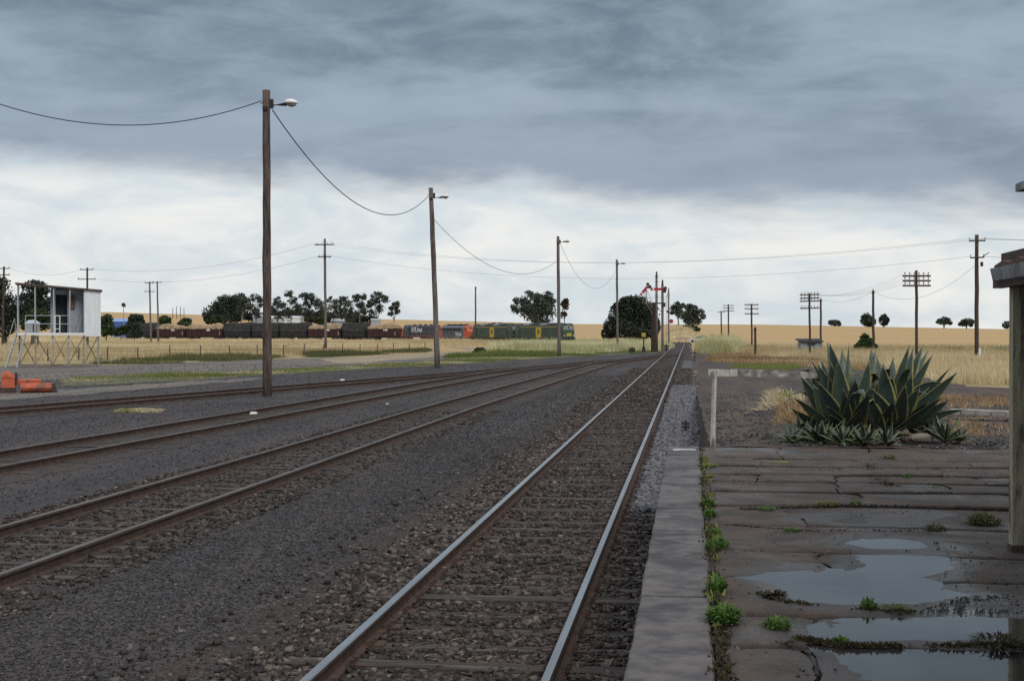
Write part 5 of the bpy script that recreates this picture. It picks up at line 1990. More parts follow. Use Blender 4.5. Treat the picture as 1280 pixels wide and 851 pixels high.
def tarp(root, L, w, z0, z1, style, matn):
    nx, ny = 15, 9
    seed = random.randint(0, 999)
    vs, fs = [], []
    for i in range(nx):
        u = i / (nx - 1)
        for j in range(ny):
            v = -1 + 2 * j / (ny - 1)
            av = abs(v)
            if style == 'tan':
                hgt = z1 - .62 * av ** 1.6 + .26 * math.sin(u * PI * 2.0 + seed) + random.uniform(-.05, .05)
                hgt -= .5 * (abs(2 * u - 1) ** 6)
                y = v * w * 1.03
                if j in (0, ny - 1):
                    hgt = z0 - .18 + random.uniform(-.14, .1)
            else:
                hgt = z1 - .12 * av ** 3 + .10 * math.sin(u * 9 + seed) * (1 - av) + random.uniform(-.03, .03) + .22 * (u - .5)
                y = v * w * 1.04
                if j in (0, ny - 1):
                    hgt = z0 - .95 + random.uniform(-.15, .15)
                elif j in (1, ny - 2):
                    y = math.copysign(w * 1.03, v)
            vs.append(((u - .5) * L, y, hgt))
    for i in range(nx - 1):
        for j in range(ny - 1):
            fs.append((i * ny + j, (i + 1) * ny + j, (i + 1) * ny + j + 1, i * ny + j + 1))
    m = MB(); m.v, m.f, m.m = vs, fs, [0] * len(fs)
    # ends hang down
    for i, s in ((0, -1), (nx - 1, 1)):
        b0 = len(m.v)
        for j in range(ny):
            p = vs[i * ny + j]
            m.v.append((p[0] + s * .06, p[1], min(p[2], z0 - (.15 if style == 'tan' else .9))))
        for j in range(ny - 1):
            m.f.append((i * ny + j, i * ny + j + 1, b0 + j + 1, b0 + j)); m.m.append(0)
    return m.build('tarpaulin', matn, root)


for i, ((pa, pb, style), lab) in enumerate(zip(spec, WAGON_LABELS)):
    def dd(px):
        return 334 + (503 - px) * 0.10
    Aq, Bq = base_at(pb, dd(pb)), base_at(pa, dd(pa))
    rz, c = heading(Aq, Bq)
    L = (Aq - Bq).length
    root = thing('goods_wagon', lab, 'wagon', (c.x, c.y, RZ), rz, 'tarped goods wagons of the train')
    underframe(root, L, 2.4, .95, 'loco_black')
    for s in (-1, 1):
        bogie(root, s * (L / 2 - 1.7), 2, 1.5, .42)
    w = 1.4
    z0 = 3.25 if style == 'tan' else 3.3
    m = MB()
    m.box((0, 0, (1.1 + z0) / 2), (L - .5, 2 * w, z0 - 1.1))
    body = m.build('body', 'wagon_red' if style == 'tan' else 'loco_black', root)
    nr = max(5, int(L / 1.4))
    for y in (-1, 1):
        for k in range(nr):
            xx = -L / 2 + .35 + k * (L - .7) / (nr - 1)
            m = MB(); m.box((xx, y * (w + .05), (1.1 + z0) / 2), (.12, .1, z0 - 1.15)); m.build('rib', 'wagon_red' if style == 'tan' else 'loco_black', body)
    tarp(root, L - .45, w + .06, z0, 4.25 if style == 'tan' else 4.6, style, 'tan_tarp' if style == 'tan' else 'black_tarp')
    if style == 'tan':
        m = MB(); m.box((L * .12, -(w + .06), 2.75), (1.1, .02, .42)); m.build('white_plate', 'white_paint', root)
        m = MB(); m.box((L * .43, -(w + .12), 1.9), (.25, .05, .9)); m.build('end_step', 'galv_grey', root)
mb = MB()
# rails of the far line
far = [A + Vector((9, -11, 0)), A + Vector((4, -5.5, 0))] + pts + [base_at(px, 334 + (503 - px) * .10) for px in (440, 380, 300, 200, 100, -50)]
root = thing('railway_track', 'far curved line under the grain train, mostly hidden by tall grass', 'railway track', (0, 0, 0))
for off in (-.83, .83):
    m = MB(); q = []
    for i, p in enumerate(far):
        t = (far[min(i + 1, len(far) - 1)] - far[max(0, i - 1)]).normalized()
        q.append(Vector((p.x - t.y * off, p.y + t.x * off, .09)))
    m.tube(q, .075, 4); m.build('rail', 'rail_side', root)
m = MB()
for i in range(len(far) - 1):
    n = 5
    for k in range(n):
        p = far[i].lerp(far[i + 1], k / n); v = far[i + 1] - far[i]
        m.box((p.x, p.y, .02), (.25, 2.6, .12), rz=math.atan2(v.y, v.x))
kind(m.build('sleepers', 'sleeper_wood', root), 'stuff')

# ================================================================== FAR BUILDINGS
def shed(label, px0, px1, py_top, d, depth, wallm, roofm, roof_h, eave=None, pitch='gable', name='shed', windows=(), py_eave=None):
    a, b2 = base_at(px0, d), base_at(px1, d)
    c = (a + b2) / 2
    Lw = (b2 - a).length
    rz = math.atan2((b2 - a).y, (b2 - a).x)
    zt = D((px0 + px1) / 2, py_top, d).z
    z0 = terrain(c.x, c.y)
    root = thing(name, label, 'shed', (c.x, c.y, z0), rz)
    h = zt - z0
    hw = h - roof_h
    m = MB(); m.box((0, depth / 2, hw / 2), (Lw, depth, hw)); m.build('wall', wallm, root)
    m = MB()
    o = .25
    if pitch == 'gable':
        m.add([(-Lw / 2 - o, -o, hw), (Lw / 2 + o, -o, hw), (Lw / 2 + o, depth + o, hw), (-Lw / 2 - o, depth + o, hw), (-Lw / 2 - o, depth / 2, h), (Lw / 2 + o, depth / 2, h)],
              [(0, 1, 5, 4), (2, 3, 4, 5), (0, 4, 3), (1, 2, 5), (3, 2, 1, 0)])
    else:
        m.add([(-Lw / 2 - o, -o, hw), (Lw / 2 + o, -o, hw), (Lw / 2 + o, depth + o, h), (-Lw / 2 - o, depth + o, h), (-Lw / 2 - o, -o, hw + .12), (Lw / 2 + o, -o, hw + .12), (Lw / 2 + o, depth + o, h + .12), (-Lw / 2 - o, depth + o, h + .12)],
              [(3, 2, 1, 0), (4, 5, 6, 7), (0, 1, 5, 4), (1, 2, 6, 5), (2, 3, 7, 6), (3, 0, 4, 7)])
    m.build('roof', roofm, root)
    for (fx, fz, ww, wh, mt, nm) in windows:
        m = MB(); m.box((-Lw / 2 + fx * Lw, -.02, fz * hw), (ww, .08, wh)); m.build(nm, mt, root)
    return root


shed('long white shed above the black tarped wagons right of the tallest pole', 331, 375, 394.5, 470, 9, 'shed_white', 'shed_white', .8, windows=((.52, .86, 1.0, .5, 'shed_grey', 'vent'), (.68, .86, 1.0, .5, 'shed_grey', 'vent'), (.2, .86, 1.0, .5, 'shed_grey', 'vent')))
shed('pale blue grey shed among the gums left of the tallest pole', 316, 329, 392.5, 500, 8, 'shed_grey', 'galv', 1.0, windows=((.3, .5, 1.4, 2.2, 'dark_void', 'door'),))
shed('grey iron shed between the gums above the tan wagon', 414, 429, 398, 480, 6, 'shed_grey', 'galv', 1.0, windows=((.3, .5, 1.2, 1.6, 'dark_void', 'door'),))
shed('small silver shed above the wagon behind the hood engine', 464, 474.5, 398, 470, 4, 'galv', 'galv', .7, windows=((.6, .5, .9, 1.6, 'shed_grey', 'door'),))
shed('blue walled shed with a paler blue roof beyond the straw field', 141, 162, 398, 420, 6, 'blue_wall', 'blue_roof', 1.0, windows=((.5, .5, 1.2, 1.6, 'dark_void', 'door'),))
bx = D(40.5, 413, 103)
root = thing('storage_box', 'white box with a pitched lid standing on the open verandah of the stilted hut', 'box', (bx.x, bx.y, 2.475), YAW + math.atan((640 - 75) / F))
m = MB(); m.box((0, 0, .36), (1.05, .8, .72)); m.build('body', 'hut_white', root)
m = MB(); m.add([(-.6, -.45, .72), (.6, -.45, .72), (.6, .45, .72), (-.6, .45, .72), (-.25, 0, .98), (.25, 0, .98)], [(0, 1, 5, 4), (1, 2, 5), (2, 3, 4, 5), (3, 0, 4), (3, 2, 1, 0)]); m.build('lid', 'shed_white', root)
m = MB(); m.box((.18, -.405, .36), (.3, .02, .6)); m.build('side_panel', 'bank_soil', root)
shed('low grey relay hut beside the railway on the right', 1001, 1026.5, 424.5, 165, 1.8, 'relay_grey', 'dark_void', .30, pitch='skillion', name='relay_hut', windows=((.52, .80, .95, .26, 'dark_void', 'vent'), (.80, .42, .6, 1.0, 'relay_grey', 'door')))

# ================================================================== CARS
def car(label, px, d, rz, paint, L=4.6):
    b = base_at(px, d)
    root = thing('car', label, 'car', b, rz)
    w = .88
    side = [(-L / 2, .35), (L / 2, .35), (L / 2, .72), (L / 2 - .25, .86), (L * .18, .95), (-L * .40, .98), (-L / 2 + .05, .88)]
    m = MB(); vs = [(x, -w, z) for x, z in side] + [(x, w, z) for x, z in side]
    n = len(side)
    m.add(vs, [tuple(range(n)), tuple(range(n, 2 * n))[::-1]] + [((i + 1) % n, i, n + i, n + (i + 1) % n) for i in range(n)])
    body = m.build('body', paint, root)
    cab = [(-L * .36, .95), (L * .20, .94), (L * .05, 1.38), (-L * .25, 1.40)]
    m = MB(); m.add([(x, -w * (1 if z < 1 else .82), z) for x, z in cab] + [(x, w * (1 if z < 1 else .82), z) for x, z in cab], [(0, 1, 2, 3), (7, 6, 5, 4), (1, 0, 4, 5), (2, 1, 5, 6), (3, 2, 6, 7), (0, 3, 7, 4)])
    m.build('cabin_glass', 'window_glass', root)
    m = MB(); m.box((-L * .10, 0, 1.41), (L * .30, w * 1.62, .05)); m.build('roof', paint, root)
    for x in (-L * .30, L * .30):
        for y in (-w + .06, w - .06):
            m = MB(); m.cyl((x, y - .1, .31), (x, y + .1, .31), .31, .31, 12); m.build('wheel', 'rubber', root)
    for y in (-.6, .6):
        m = MB(); m.box((L / 2, y, .68), (.06, .32, .16)); m.build('headlight', 'lamp_glass', root)
    return root


car('white car stopped beside the track near the crossing', 874.5, 318, math.radians(150), 'car_white', 4.7)
b_ = base_at(876.5, 375)
car('dark car farther off on the crossing road beyond the white car', 877, 380, math.radians(100), 'car_dark', 4.4)

# ================================================================== VEGETATION
def leaves(name, clumps, n, size, matn, parent, flat=0.75, sub=10, spread=0.34, shell=0.55):
    """clumps: (centre, (rx, ry, rz)); leaf cards gathered into sub-clumps"""
    vol = np.array([c[1][0] * c[1][2] for c in clumps]); vol = vol / vol.sum()
    P0, T0 = [], []
    for (c, r), f in zip(clumps, vol):
        k = max(6, int(n * f))
        ns = max(4, sub)
        dirs = rng.normal(0, 1, (ns, 3)); dirs /= np.linalg.norm(dirs, axis=1)[:, None]
        rad = rng.uniform(shell, 1.0, (ns, 1)) ** 0.7
        sc = dirs * rad
        idx = rng.integers(0, ns, k)
        p = sc[idx] + rng.normal(0, spread, (k, 3)) * np.array([1, 1, .75])
        inner = rng.uniform(0, 1, k) < 0.22
        d2 = rng.normal(0, .5, (k, 3))
        p[inner] = d2[inner]
        ln = np.linalg.norm(p, axis=1)
        p = np.where((ln > 1.12)[:, None], p / ln[:, None] * rng.uniform(.85, 1.1, (k, 1)), p)
        P0.append(np.array(c) + p * np.array(r))
        ct = rng.uniform(0, .55, ns)
        T0.append(np.clip(ct[idx] + rng.uniform(-.1, .45, k), 0, 1))
    p = np.concatenate(P0); t = np.concatenate(T0)
    k = len(p)
    a = rng.normal(0, 1, (k, 3)); a /= np.linalg.norm(a, axis=1)[:, None]
    b = rng.normal(0, 1, (k, 3)); b = np.cross(a, b); b /= np.linalg.norm(b, axis=1)[:, None] + 1e-9
    s = size * rng.uniform(.55, 1.4, (k, 1))
    a = a * s; b = b * s * flat
    v = np.stack([p - a, p - b * .9, p + a, p + b * .9], 1).reshape(-1, 3)
    f = np.arange(k * 4).reshape(k, 4)
    return obj(name, np_mesh(name, v, f, matn, t), parent)


def tree(name, label, px, d, blobs, leafm, n, size, barkm='trunk_bark', tr=.3, group=None, cat='tree', base=None, spread=.34, sub=10, shell=.55, limbs=True, dz=1.0):
    """blobs in image columns/rows and radii in pixels, placed at distance d with equal depth"""
    b = base_at(px, d) if base is None else base
    z = terrain(b.x, b.y)
    b = Vector((b.x, b.y, z))
    root = thing(name, label, cat, b, 0, group)
    k = d / F
    cl = []
    for q in blobs:
        c = D(q[0], q[1], d) - b
        off = random.uniform(-.5, .5) * q[2] * k * dz
        c = c + Vector((0, off, 0))
        cl.append((c, (q[2] * k, q[2] * k * .9, q[3] * k)))
    m = MB()
    zmin = min(c[0].z - c[1][2] * .3 for c in cl)
    hub = Vector((sum(c[0].x for c in cl) / len(cl) * .6, sum(c[0].y for c in cl) / len(cl) * .5, max(.4, zmin * .75)))
    m.tube([(0, 0, -.4), hub * .5 + Vector((random.uniform(-.1, .1), 0, 0)), hub], [tr * 1.25, tr, tr * .85], 7)
    if limbs:
        for c, r in cl:
            mid = hub.lerp(c, .55) + Vector((random.uniform(-.2, .2), 0, -.1 * r[2]))
            m.tube([hub, mid, c + Vector((0, 0, r[2] * .3))], [tr * .6, tr * .38, tr * .14], 5)
    m.build('trunk', barkm, root, smooth=True)
    leaves('crown', cl, n, size, leafm, root, spread=spread, sub=sub, shell=shell)
    return root


RG = 'trees behind the train'
# dense dark tree and the row of gums behind the wagons
tree('dense_tree', 'dense dark rounded tree at the left end of the tree row behind the train', 282, 500, [(270, 391, 14, 12), (283, 382, 14, 13), (296, 386, 12, 16), (262, 398, 8, 7), (290, 396, 18, 9)], 'cypress_leaf', 9000, .36, tr=.5, group=RG, spread=.26, sub=18)
gums = [
    ('slender gum rising over the right shoulder of the dense dark tree', 300, [(299, 371, 7, 5), (306, 374, 6, 5), (302, 383, 6, 6), (311, 382, 5, 5)]),
    ('gum tree partly hidden by the tallest light pole', 320, [(318, 372, 6, 5), (325, 378, 7, 7), (315, 385, 6, 6), (322, 391, 6, 6)]),
    ('gum tree with a low leafy crown right of the tallest light pole', 347, [(346, 376, 6, 6), (352, 384, 8, 8), (341, 387, 6, 8), (350, 394, 8, 6)]),
    ('gum tree with a tall thin tuft above the white shed', 364, [(361, 367, 6, 4.5), (365, 375, 6, 5), (370, 385, 7, 7), (360, 391, 6, 6)]),
    ('spreading gum with pale gaps right of the white shed', 384, [(379, 370, 7, 5), (388, 371, 8, 5), (393, 378, 5, 5), (384, 381, 6, 5), (378, 388, 6, 7), (388, 392, 7, 6)]),
    ('dark gum just left of the straw field power pole', 400, [(398, 379, 7, 7), (402, 390, 8, 9), (394, 394, 6, 6)]),
    ('bushy gum just right of the straw field power pole', 416, [(414, 377, 7, 6), (421, 381, 7, 7), (416, 390, 8, 8)]),
    ('drooping dark gum right of the bushy one', 431, [(431, 376, 7, 6), (437, 384, 7, 9), (428, 390, 7, 8), (439, 396, 6, 7)]),
    ('thin gum with two small round clumps near the end of the row', 449, [(445, 373, 6, 5), (454, 371, 4, 4), (450, 381, 5, 5), (455, 388, 5, 5), (446, 391, 4, 4)]),
    ('tall open gum with a broad flat top near the right end of the row', 473, [(472, 369, 8, 4.5), (481, 374, 7, 4.5), (468, 377, 7, 6), (461, 381, 5, 5), (475, 386, 6, 6), (466, 392, 5, 5)]),
    ('last small sparse gum at the right end of the tree row', 493, [(495, 380, 5, 4), (490, 385, 4, 3), (496, 389, 4, 4), (488, 392, 4, 3)]),
]
for lab, px, bl in gums:
    tree('gum_tree', lab, px, 470 + random.uniform(-12, 25), [(a, b, c * 1.05, e * 1.05) for a, b, c, e in bl], 'gum_leaf', 420 * len(bl), .30, 'gum_bark', .20, RG, spread=.20, sub=11, shell=.25)
leaves_root = tree('shrub', 'olive green shrub at the foot of the dense dark tree', 272, 460, [(273, 399, 9, 5), (266, 400, 6, 4)], 'shrub_leaf', 1200, .4, tr=.1, cat='shrub')
for px, lab, bl in ((337, 'dark low thicket between the trunks left of the white shed', [(332, 396, 9, 6), (341, 393, 8, 6)]),
                    (391, 'dark low thicket between the trunks right of the white shed', [(385, 397, 9, 6), (396, 398, 9, 5)]),
                    (424, 'dark low thicket under the gums right of the field power pole', [(420, 397, 9, 6), (431, 397, 9, 6), (440, 399, 7, 5)]),
                    (311, 'dark low thicket beside the dense dark tree, left of the tallest light pole', [(306, 394, 9, 7), (316, 396, 8, 6)]),
                    (362, 'dark low thicket behind the white shed', [(356, 394, 9, 7), (367, 393, 9, 7), (375, 396, 7, 6)]),
                    (409, 'dark low thicket at the foot of the field power pole gums', [(404, 396, 8, 7), (412, 398, 8, 5)]),
                    (446, 'dark low thicket beneath the thin gum with two round clumps', [(442, 397, 7, 6), (450, 398, 8, 5)]),
                    (462, 'low thicket under the gums near the right end of the row', [(455, 398, 8, 4), (466, 399, 8, 4)])):
    tree('shrub', lab, px, 505, bl, 'cypress_leaf', 900 * len(bl), .36, tr=.12, cat='shrub', group='thickets under the gums', spread=.3, shell=.3)
tree('shrub', 'round green shrub behind the tan wagon left of the field power pole', 402, 440, [(402, 402, 7, 6)], 'shrub_leaf', 900, .35, tr=.1, cat='shrub')

tree('gum_tree', 'bushy gum tree standing behind the leading green engine', 670, 375, [(672, 392, 22, 13), (660, 384, 10, 8), (684, 385, 10, 8), (668, 371, 9, 6), (656, 376, 7, 6), (685, 370, 7, 6), (677, 377, 12, 8), (644, 386, 6, 7), (646, 376, 5, 5), (690, 377, 6, 6), (662, 367, 6, 4)], 'gum_leaf', 8500, .26, tr=.35, spread=.24, sub=16, shell=.3)
tree('palm_tree', 'narrow tree with a brown head just right of the green engine light pole', 705.5, 378, [(706, 382, 5.2, 6.5), (704.5, 394, 4, 4.5), (707, 376, 3.5, 3)], 'brown_frond', 1300, .26, tr=.16, spread=.3, sub=9, shell=.3)
tree('cypress_tree', 'broad black cypress beside the signals, the largest tree in view', 792, 335, [(792, 390, 22, 20), (778, 396, 16, 18), (806, 395, 18, 18), (768, 409, 13, 13), (760, 418, 8, 8), (815, 408, 10, 14), (792, 412, 26, 12), (785, 378, 12, 8), (800, 378, 12, 8), (776, 386, 10, 9)], 'cypress_leaf', 19000, .27, tr=.6, spread=.24, sub=20)
b_ = D(847, 407, 600)
tree('gum_tree', 'small sparse gum left of the rounder tree at the end of the track', 849, 600, [(845, 383, 6, 5), (852, 383, 5, 4), (841, 388, 5, 5), (849, 391, 5, 6), (847, 379, 3, 2.5)], 'gum_leaf', 1900, .36, 'gum_bark', .35, spread=.22, sub=9, shell=.3)
tree('gum_tree', 'round crowned gum at the end of the track beyond the cars', 865, 610, [(864, 388, 10, 6), (872, 391, 8, 6), (857, 394, 8, 6), (866, 398, 9, 7), (860, 402, 7, 5), (872, 401, 6, 5), (879, 396, 4, 3.5), (863, 384, 8, 4)], 'gum_leaf', 4200, .38, 'trunk_bark', .4, spread=.24, sub=12, shell=.3)

# trees on the right-hand skyline
def crest_tree(label, px, pyb, blobs, n, size, leafm='gum_leaf', spread=.36, shell=.5, name='gum_tree'):
    d = 1150
    b = D(px, pyb, d)
    z = terrain(b.x, b.y)
    k = d / F
    root = thing(name, label, 'tree', (b.x, b.y, z))
    b = Vector((b.x, b.y, z))
    cl = [(D(q[0], q[1], d) - b, (q[2] * k, q[2] * k, q[3] * k)) for q in blobs]
    m = MB(); top = max(cl, key=lambda c: c[0].z)[0]
    m.tube([(0, 0, -1), (0, 0, top.z * .4), top], [.7, .5, .2], 6)
    for c, r in cl:
        m.tube([(0, 0, top.z * .3), c], [.35, .12], 5)
    m.build('trunk', 'trunk_bark', root)
    leaves('crown', cl, n, size, leafm, root, spread=spread, shell=shell)
    return root


crest_tree('ragged low tree with bare twigs on the right skyline, left of the round ones', 1044, 408, [(1044, 404, 6, 4), (1039, 403, 3.5, 3), (1048, 405, 3, 3)], 700, .9)
crest_tree('broad dark round tree on the skyline just left of the plain timber pole', 1084, 409, [(1084, 401, 7.5, 7), (1083, 396, 6, 5), (1088, 403, 6, 6)], 1500, .9, 'cypress_leaf', .26)
crest_tree('smaller dark round tree on the skyline just right of the plain timber pole', 1105, 408, [(1105, 401, 6, 5.5), (1105, 396, 4, 3.5)], 1000, .9, 'cypress_leaf', .26)
crest_tree('open crowned tree on the skyline left of the right power pole', 1180, 410, [(1180, 401, 8, 4.5), (1174, 402, 4, 3), (1186, 403, 4, 3.5)], 800, .9)
crest_tree('wide tree on the skyline touching the right power pole', 1208, 411, [(1209, 402, 8, 4.5), (1203, 404, 5, 4), (1214, 404, 4, 4)], 900, .9)
crest_tree('low tree on the skyline beside the canopy post', 1260, 412, [(1258, 406, 5, 4), (1265, 405, 5, 5)], 700, .9)
# bare twigs
# trees and shrubs on the left
tree('dense_tree', 'round topped dark tree behind the open verandah of the stilted hut', 41, 215, [(41, 366, 18, 15), (36, 384, 20, 16), (48, 382, 17, 16), (40, 400, 24, 14)], 'cypress_leaf', 5200, .24, tr=.35, spread=.27, sub=14)
tree('dense_tree', 'tall dark tree cut by the left edge behind the hut stairs', 6, 205, [(4, 366, 14, 18), (8, 388, 15, 18), (2, 405, 20, 16), (14, 402, 9, 14)], 'cypress_leaf', 4500, .24, tr=.35, spread=.3, sub=14)
tree('shrub', 'mid green bush seen under the verandah roof of the hut', 48, 180, [(50, 394, 12, 10), (40, 402, 13, 11), (56, 403, 9, 10)], 'shrub_leaf', 2600, .2, tr=.12, cat='shrub', spread=.3)
tree('shrub', 'dark bush at the right end of the stilted hut', 133, 300, [(133, 402, 9, 9), (130, 412, 8, 8), (138, 411, 6, 8)], 'shrub_leaf', 2000, .3, tr=.15, cat='shrub', spread=.3)
tree('shrub', 'brownish green low bush below the blue shed', 151, 318, [(151, 413, 8, 5), (145, 416, 6, 4), (156, 412, 5, 5)], 'shrub_leaf', 1200, .28, tr=.1, cat='shrub')
tree('shrub', 'dark bush below the last black wagon, right of the low brownish bush', 168, 316, [(168, 412, 9, 7), (172, 417, 7, 5), (164, 407, 5, 4)], 'cypress_leaf', 1500, .28, tr=.1, cat='shrub')
tree('shrub', 'round dark tree top showing above the last black wagon', 171, 420, [(171, 398, 9, 5), (171, 403, 10, 6)], 'cypress_leaf', 1300, .4, tr=.15, cat='shrub')
tree('shrub', 'dark round bush on the hill right of the close pair of poles', 206, 470, [(206, 399, 7, 4.5), (204, 404, 8, 5)], 'shrub_leaf', 1200, .4, tr=.15, cat='shrub')
tree('shrub', 'flat green bush above the tan wagons, left of the dense dark tree', 231, 470, [(231, 401, 7, 3), (231, 405, 8, 4)], 'shrub_leaf', 900, .4, tr=.15, cat='shrub')
tree('shrub', 'bright green bush behind the agave next to the plain timber pole', 1081, 160, [(1082, 430, 10, 8), (1075, 434, 7, 6), (1090, 434, 7, 6), (1081, 422, 5, 5)], 'bright_bush_leaf', 2200, .16, tr=.08, cat='shrub', spread=.3)
tree('shrub', 'little green bush beside the bend of the dirt path', 599, 163, [(599, 440, 8, 5)], 'shrub_leaf', 700, .16, tr=.05, cat='shrub')
tree('shrub', 'low dark bush beside the track end, below the round crowned gum', 862, 500, [(858, 411, 8, 4), (868, 411, 7, 3.5)], 'shrub_leaf', 900, .5, tr=.1, cat='shrub')

# earth bank left of the track beyond the crossing
m = MB(); vs, fs = [], []
nx, ny = 22, 16
for i in range(nx):
    for j in range(ny):
        u, v = i / (nx - 1), j / (ny - 1)
        px = 834 + 38 * u
        dd_ = 400 + 220 * v
        p = base_at(px - 4 * v, dd_)
        hh = 3.2 * max(0, math.sin(PI * u)) ** 1.2 * max(0, math.sin(PI * v)) ** .7 * (1 + .10 * math.sin(i * .9 + j * .5))
        vs.append((p.x, p.y, terrain(p.x, p.y) + hh - .15))
for i in range(nx - 1):
    for j in range(ny - 1):
        fs.append((i * ny + j, (i + 1) * ny + j, (i + 1) * ny + j + 1, i * ny + j + 1))
m.v, m.f, m.m = vs, fs, [0] * len(fs)
kind(m.build('earth_bank', 'bank_soil', None, smooth=True), 'structure')
EB = (np.array([v[0] for v in vs]), np.array([v[1] for v in vs]), np.array([v[2] for v in vs]))


# grass ---------------------------------------------------------------
def grass(name, polys, density, h, w, matn, blades=7, spread=.35, zf=None, lean=.35, patch=None, tint=(0, 1), hvar=.5):
    pts = np.concatenate([scatter(p, density) for p in polys])
    if patch is not None:
        nz = vnoise(pts[:, 0] * patch[0], pts[:, 1] * patch[0], patch[2])
        pts = pts[nz > patch[1]]
    n = len(pts)
    if n == 0:
        return
    hz_ = h * np.maximum(.25, 1 + hvar * vnoise(pts[:, 0] * .35, pts[:, 1] * .35, 5) + .4 * hvar * vnoise(pts[:, 0] * 1.3, pts[:, 1] * .5, 25)) * rng.uniform(.7, 1.25, n)
    tt = 0.5 + .35 * vnoise(pts[:, 0] * .2, pts[:, 1] * .2, 6) + .35 * vnoise(pts[:, 0] * .05, pts[:, 1] * .09, 16)
    z = np.zeros(n) if zf is None else np.array([zf(a, b) for a, b in pts])
    rep = np.repeat(np.arange(n), blades)
    k = len(rep)
    ox = rng.normal(0, spread, (k, 2))
    az = rng.uniform(0, 6.28, k)
    hh = np.maximum(.05, hz_[rep] * rng.uniform(.55, 1.15, k))
    ln = rng.normal(0, lean, (k, 2)) * hh[:, None]
    ww = w * rng.uniform(.6, 1.4, k)
    bx = pts[rep] + ox
    dx, dy = np.cos(az) * ww / 2, np.sin(az) * ww / 2
    zz = z[rep] - .02
    v0 = np.stack([bx[:, 0] - dx, bx[:, 1] - dy, zz], 1)
    v1 = np.stack([bx[:, 0] + dx, bx[:, 1] + dy, zz], 1)
    v2 = np.stack([bx[:, 0] + ln[:, 0] + dx * .3, bx[:, 1] + ln[:, 1] + dy * .3, zz + hh], 1)
    v = np.stack([v0, v1, v2], 1).reshape(-1, 3)
    f = np.arange(k * 3).reshape(k, 3)
    t = np.clip(tt[rep] + rng.uniform(-.35, .35, k), 0, 1) * (tint[1] - tint[0]) + tint[0]
    return kind(obj(name, np_mesh(name, v, f, matn, t)), 'stuff')


G = lambda pts: [p[:2] for p in gp(pts)]
grass('dry_grass', [G([(-60, 452), (60, 450.5), (150, 448), (300, 445.5), (450, 440.5), (530, 437), (545, 433), (500, 428), (300, 425.5), (0, 425), (-60, 426)])], 2.6, .62, .085, 'straw', 9, .45)
grass('dry_grass', [G([(-60, 425.5), (0, 425), (300, 424.5), (500, 427), (560, 428), (520, 424), (300, 421.5), (0, 421.5), (-60, 422)])], .8, .8, .16, 'straw', 9, .8)
grass('green_grass', [G([(120, 455.5), (200, 455), (300, 450.8), (420, 446), (530, 440.5), (540, 437.5), (450, 440.5), (300, 446), (150, 448.8), (120, 450)])], 7, .42, .05, 'olive_grass', 9, .3, patch=(.35, -.15, 3))
grass('green_grass', [G([(60, 481), (180, 477), (330, 468), (560, 455.5), (690, 447), (800, 441.5), (820, 439), (790, 437), (690, 440.5), (640, 446), (560, 449), (520, 454), (330, 463.5), (100, 471)])], 13, .15, .04, 'green_grass', 8, .28, patch=(.3, -.18, 8))
grass('green_grass', [G([(560, 448), (640, 446), (690, 446), (700, 438), (660, 438.5), (600, 441.5), (560, 445)])], 6, .35, .06, 'green_grass', 9, .35, patch=(.3, -.5, 9))
grass('dry_grass', [G([(60, 481), (180, 477), (330, 468), (560, 455.5), (690, 447), (640, 446), (560, 449), (330, 463.5), (100, 471)])], 5, .12, .04, 'straw', 7, .28, patch=(.3, -.1, 12))
grass('pale_grass', [G([(612, 441), (660, 440), (720, 443), (770, 440), (832, 437), (836, 431), (790, 428.5), (735, 427.5), (650, 428.5), (618, 432)])], 3.4, .75, .10, 'pale_grass', 10, .5, patch=(.12, -.9, 4))
grass('pale_grass', [G([(640, 440), (690, 441), (700, 433), (650, 432)])], 2.2, 1.0, .12, 'pale_grass', 10, .5)
grass('dry_grass', [G([(478, 434.5), (560, 433), (612, 432), (640, 430), (640, 428), (480, 428)])], 2.2, .75, .12, 'straw', 9, .5)
# right side
grass('dry_grass', [[tuple(base_at(838, 410))[:2], tuple(base_at(868, 410))[:2], tuple(base_at(868, 600))[:2], tuple(base_at(838, 600))[:2]]], .9, .9, .2, 'straw', 8, .9, zf=lambda a, b: float(EB[2][np.argmin((EB[0] - a) ** 2 + (EB[1] - b) ** 2)]))
grass('pale_grass', [G([(874, 440), (886, 443), (905, 441.5), (925, 438), (918, 430), (893, 429), (878, 432)])], 5, 1.25, .09, 'pale_grass', 11, .4)
grass('dry_grass', [G([(1330, 484), (1330, 436), (1100, 434), (1000, 435), (905, 431), (925, 440), (1000, 449), (1090, 458), (1150, 470), (1200, 480)])], 4.2, .62, .06, 'straw', 9, .40)
grass('green_grass', [G([(1330, 446), (1150, 441), (1120, 437), (1330, 438)])], 2.0, .6, .08, 'olive_grass', 8, .4, patch=(.15, -.1, 14))
grass('green_grass', [G([(905, 440), (1000, 445), (1000, 437), (915, 433)])], 2.2, .55, .08, 'olive_grass', 8, .4, patch=(.15, .0, 15))
grass('rust_grass', [G([(884, 452), (1000, 458), (1090, 464), (1150, 473), (1090, 456), (1000, 447), (900, 441.5)])], 8, .32, .05, 'rust_grass', 8, .3, patch=(.22, -.25, 23))
grass('dry_grass', [G([(900, 455), (1000, 459), (1090, 465), (1150, 474), (1090, 456), (1000, 447), (900, 442)])], 3.5, .4, .05, 'straw', 8, .35, patch=(.25, .0, 24))
grass('green_grass', [G([(915, 459), (940, 461.5), (985, 463), (1000, 459), (980, 454), (950, 453.5), (925, 452)])], 18, .2, .035, 'green_grass', 8, .25, patch=(.35, -.1, 26))
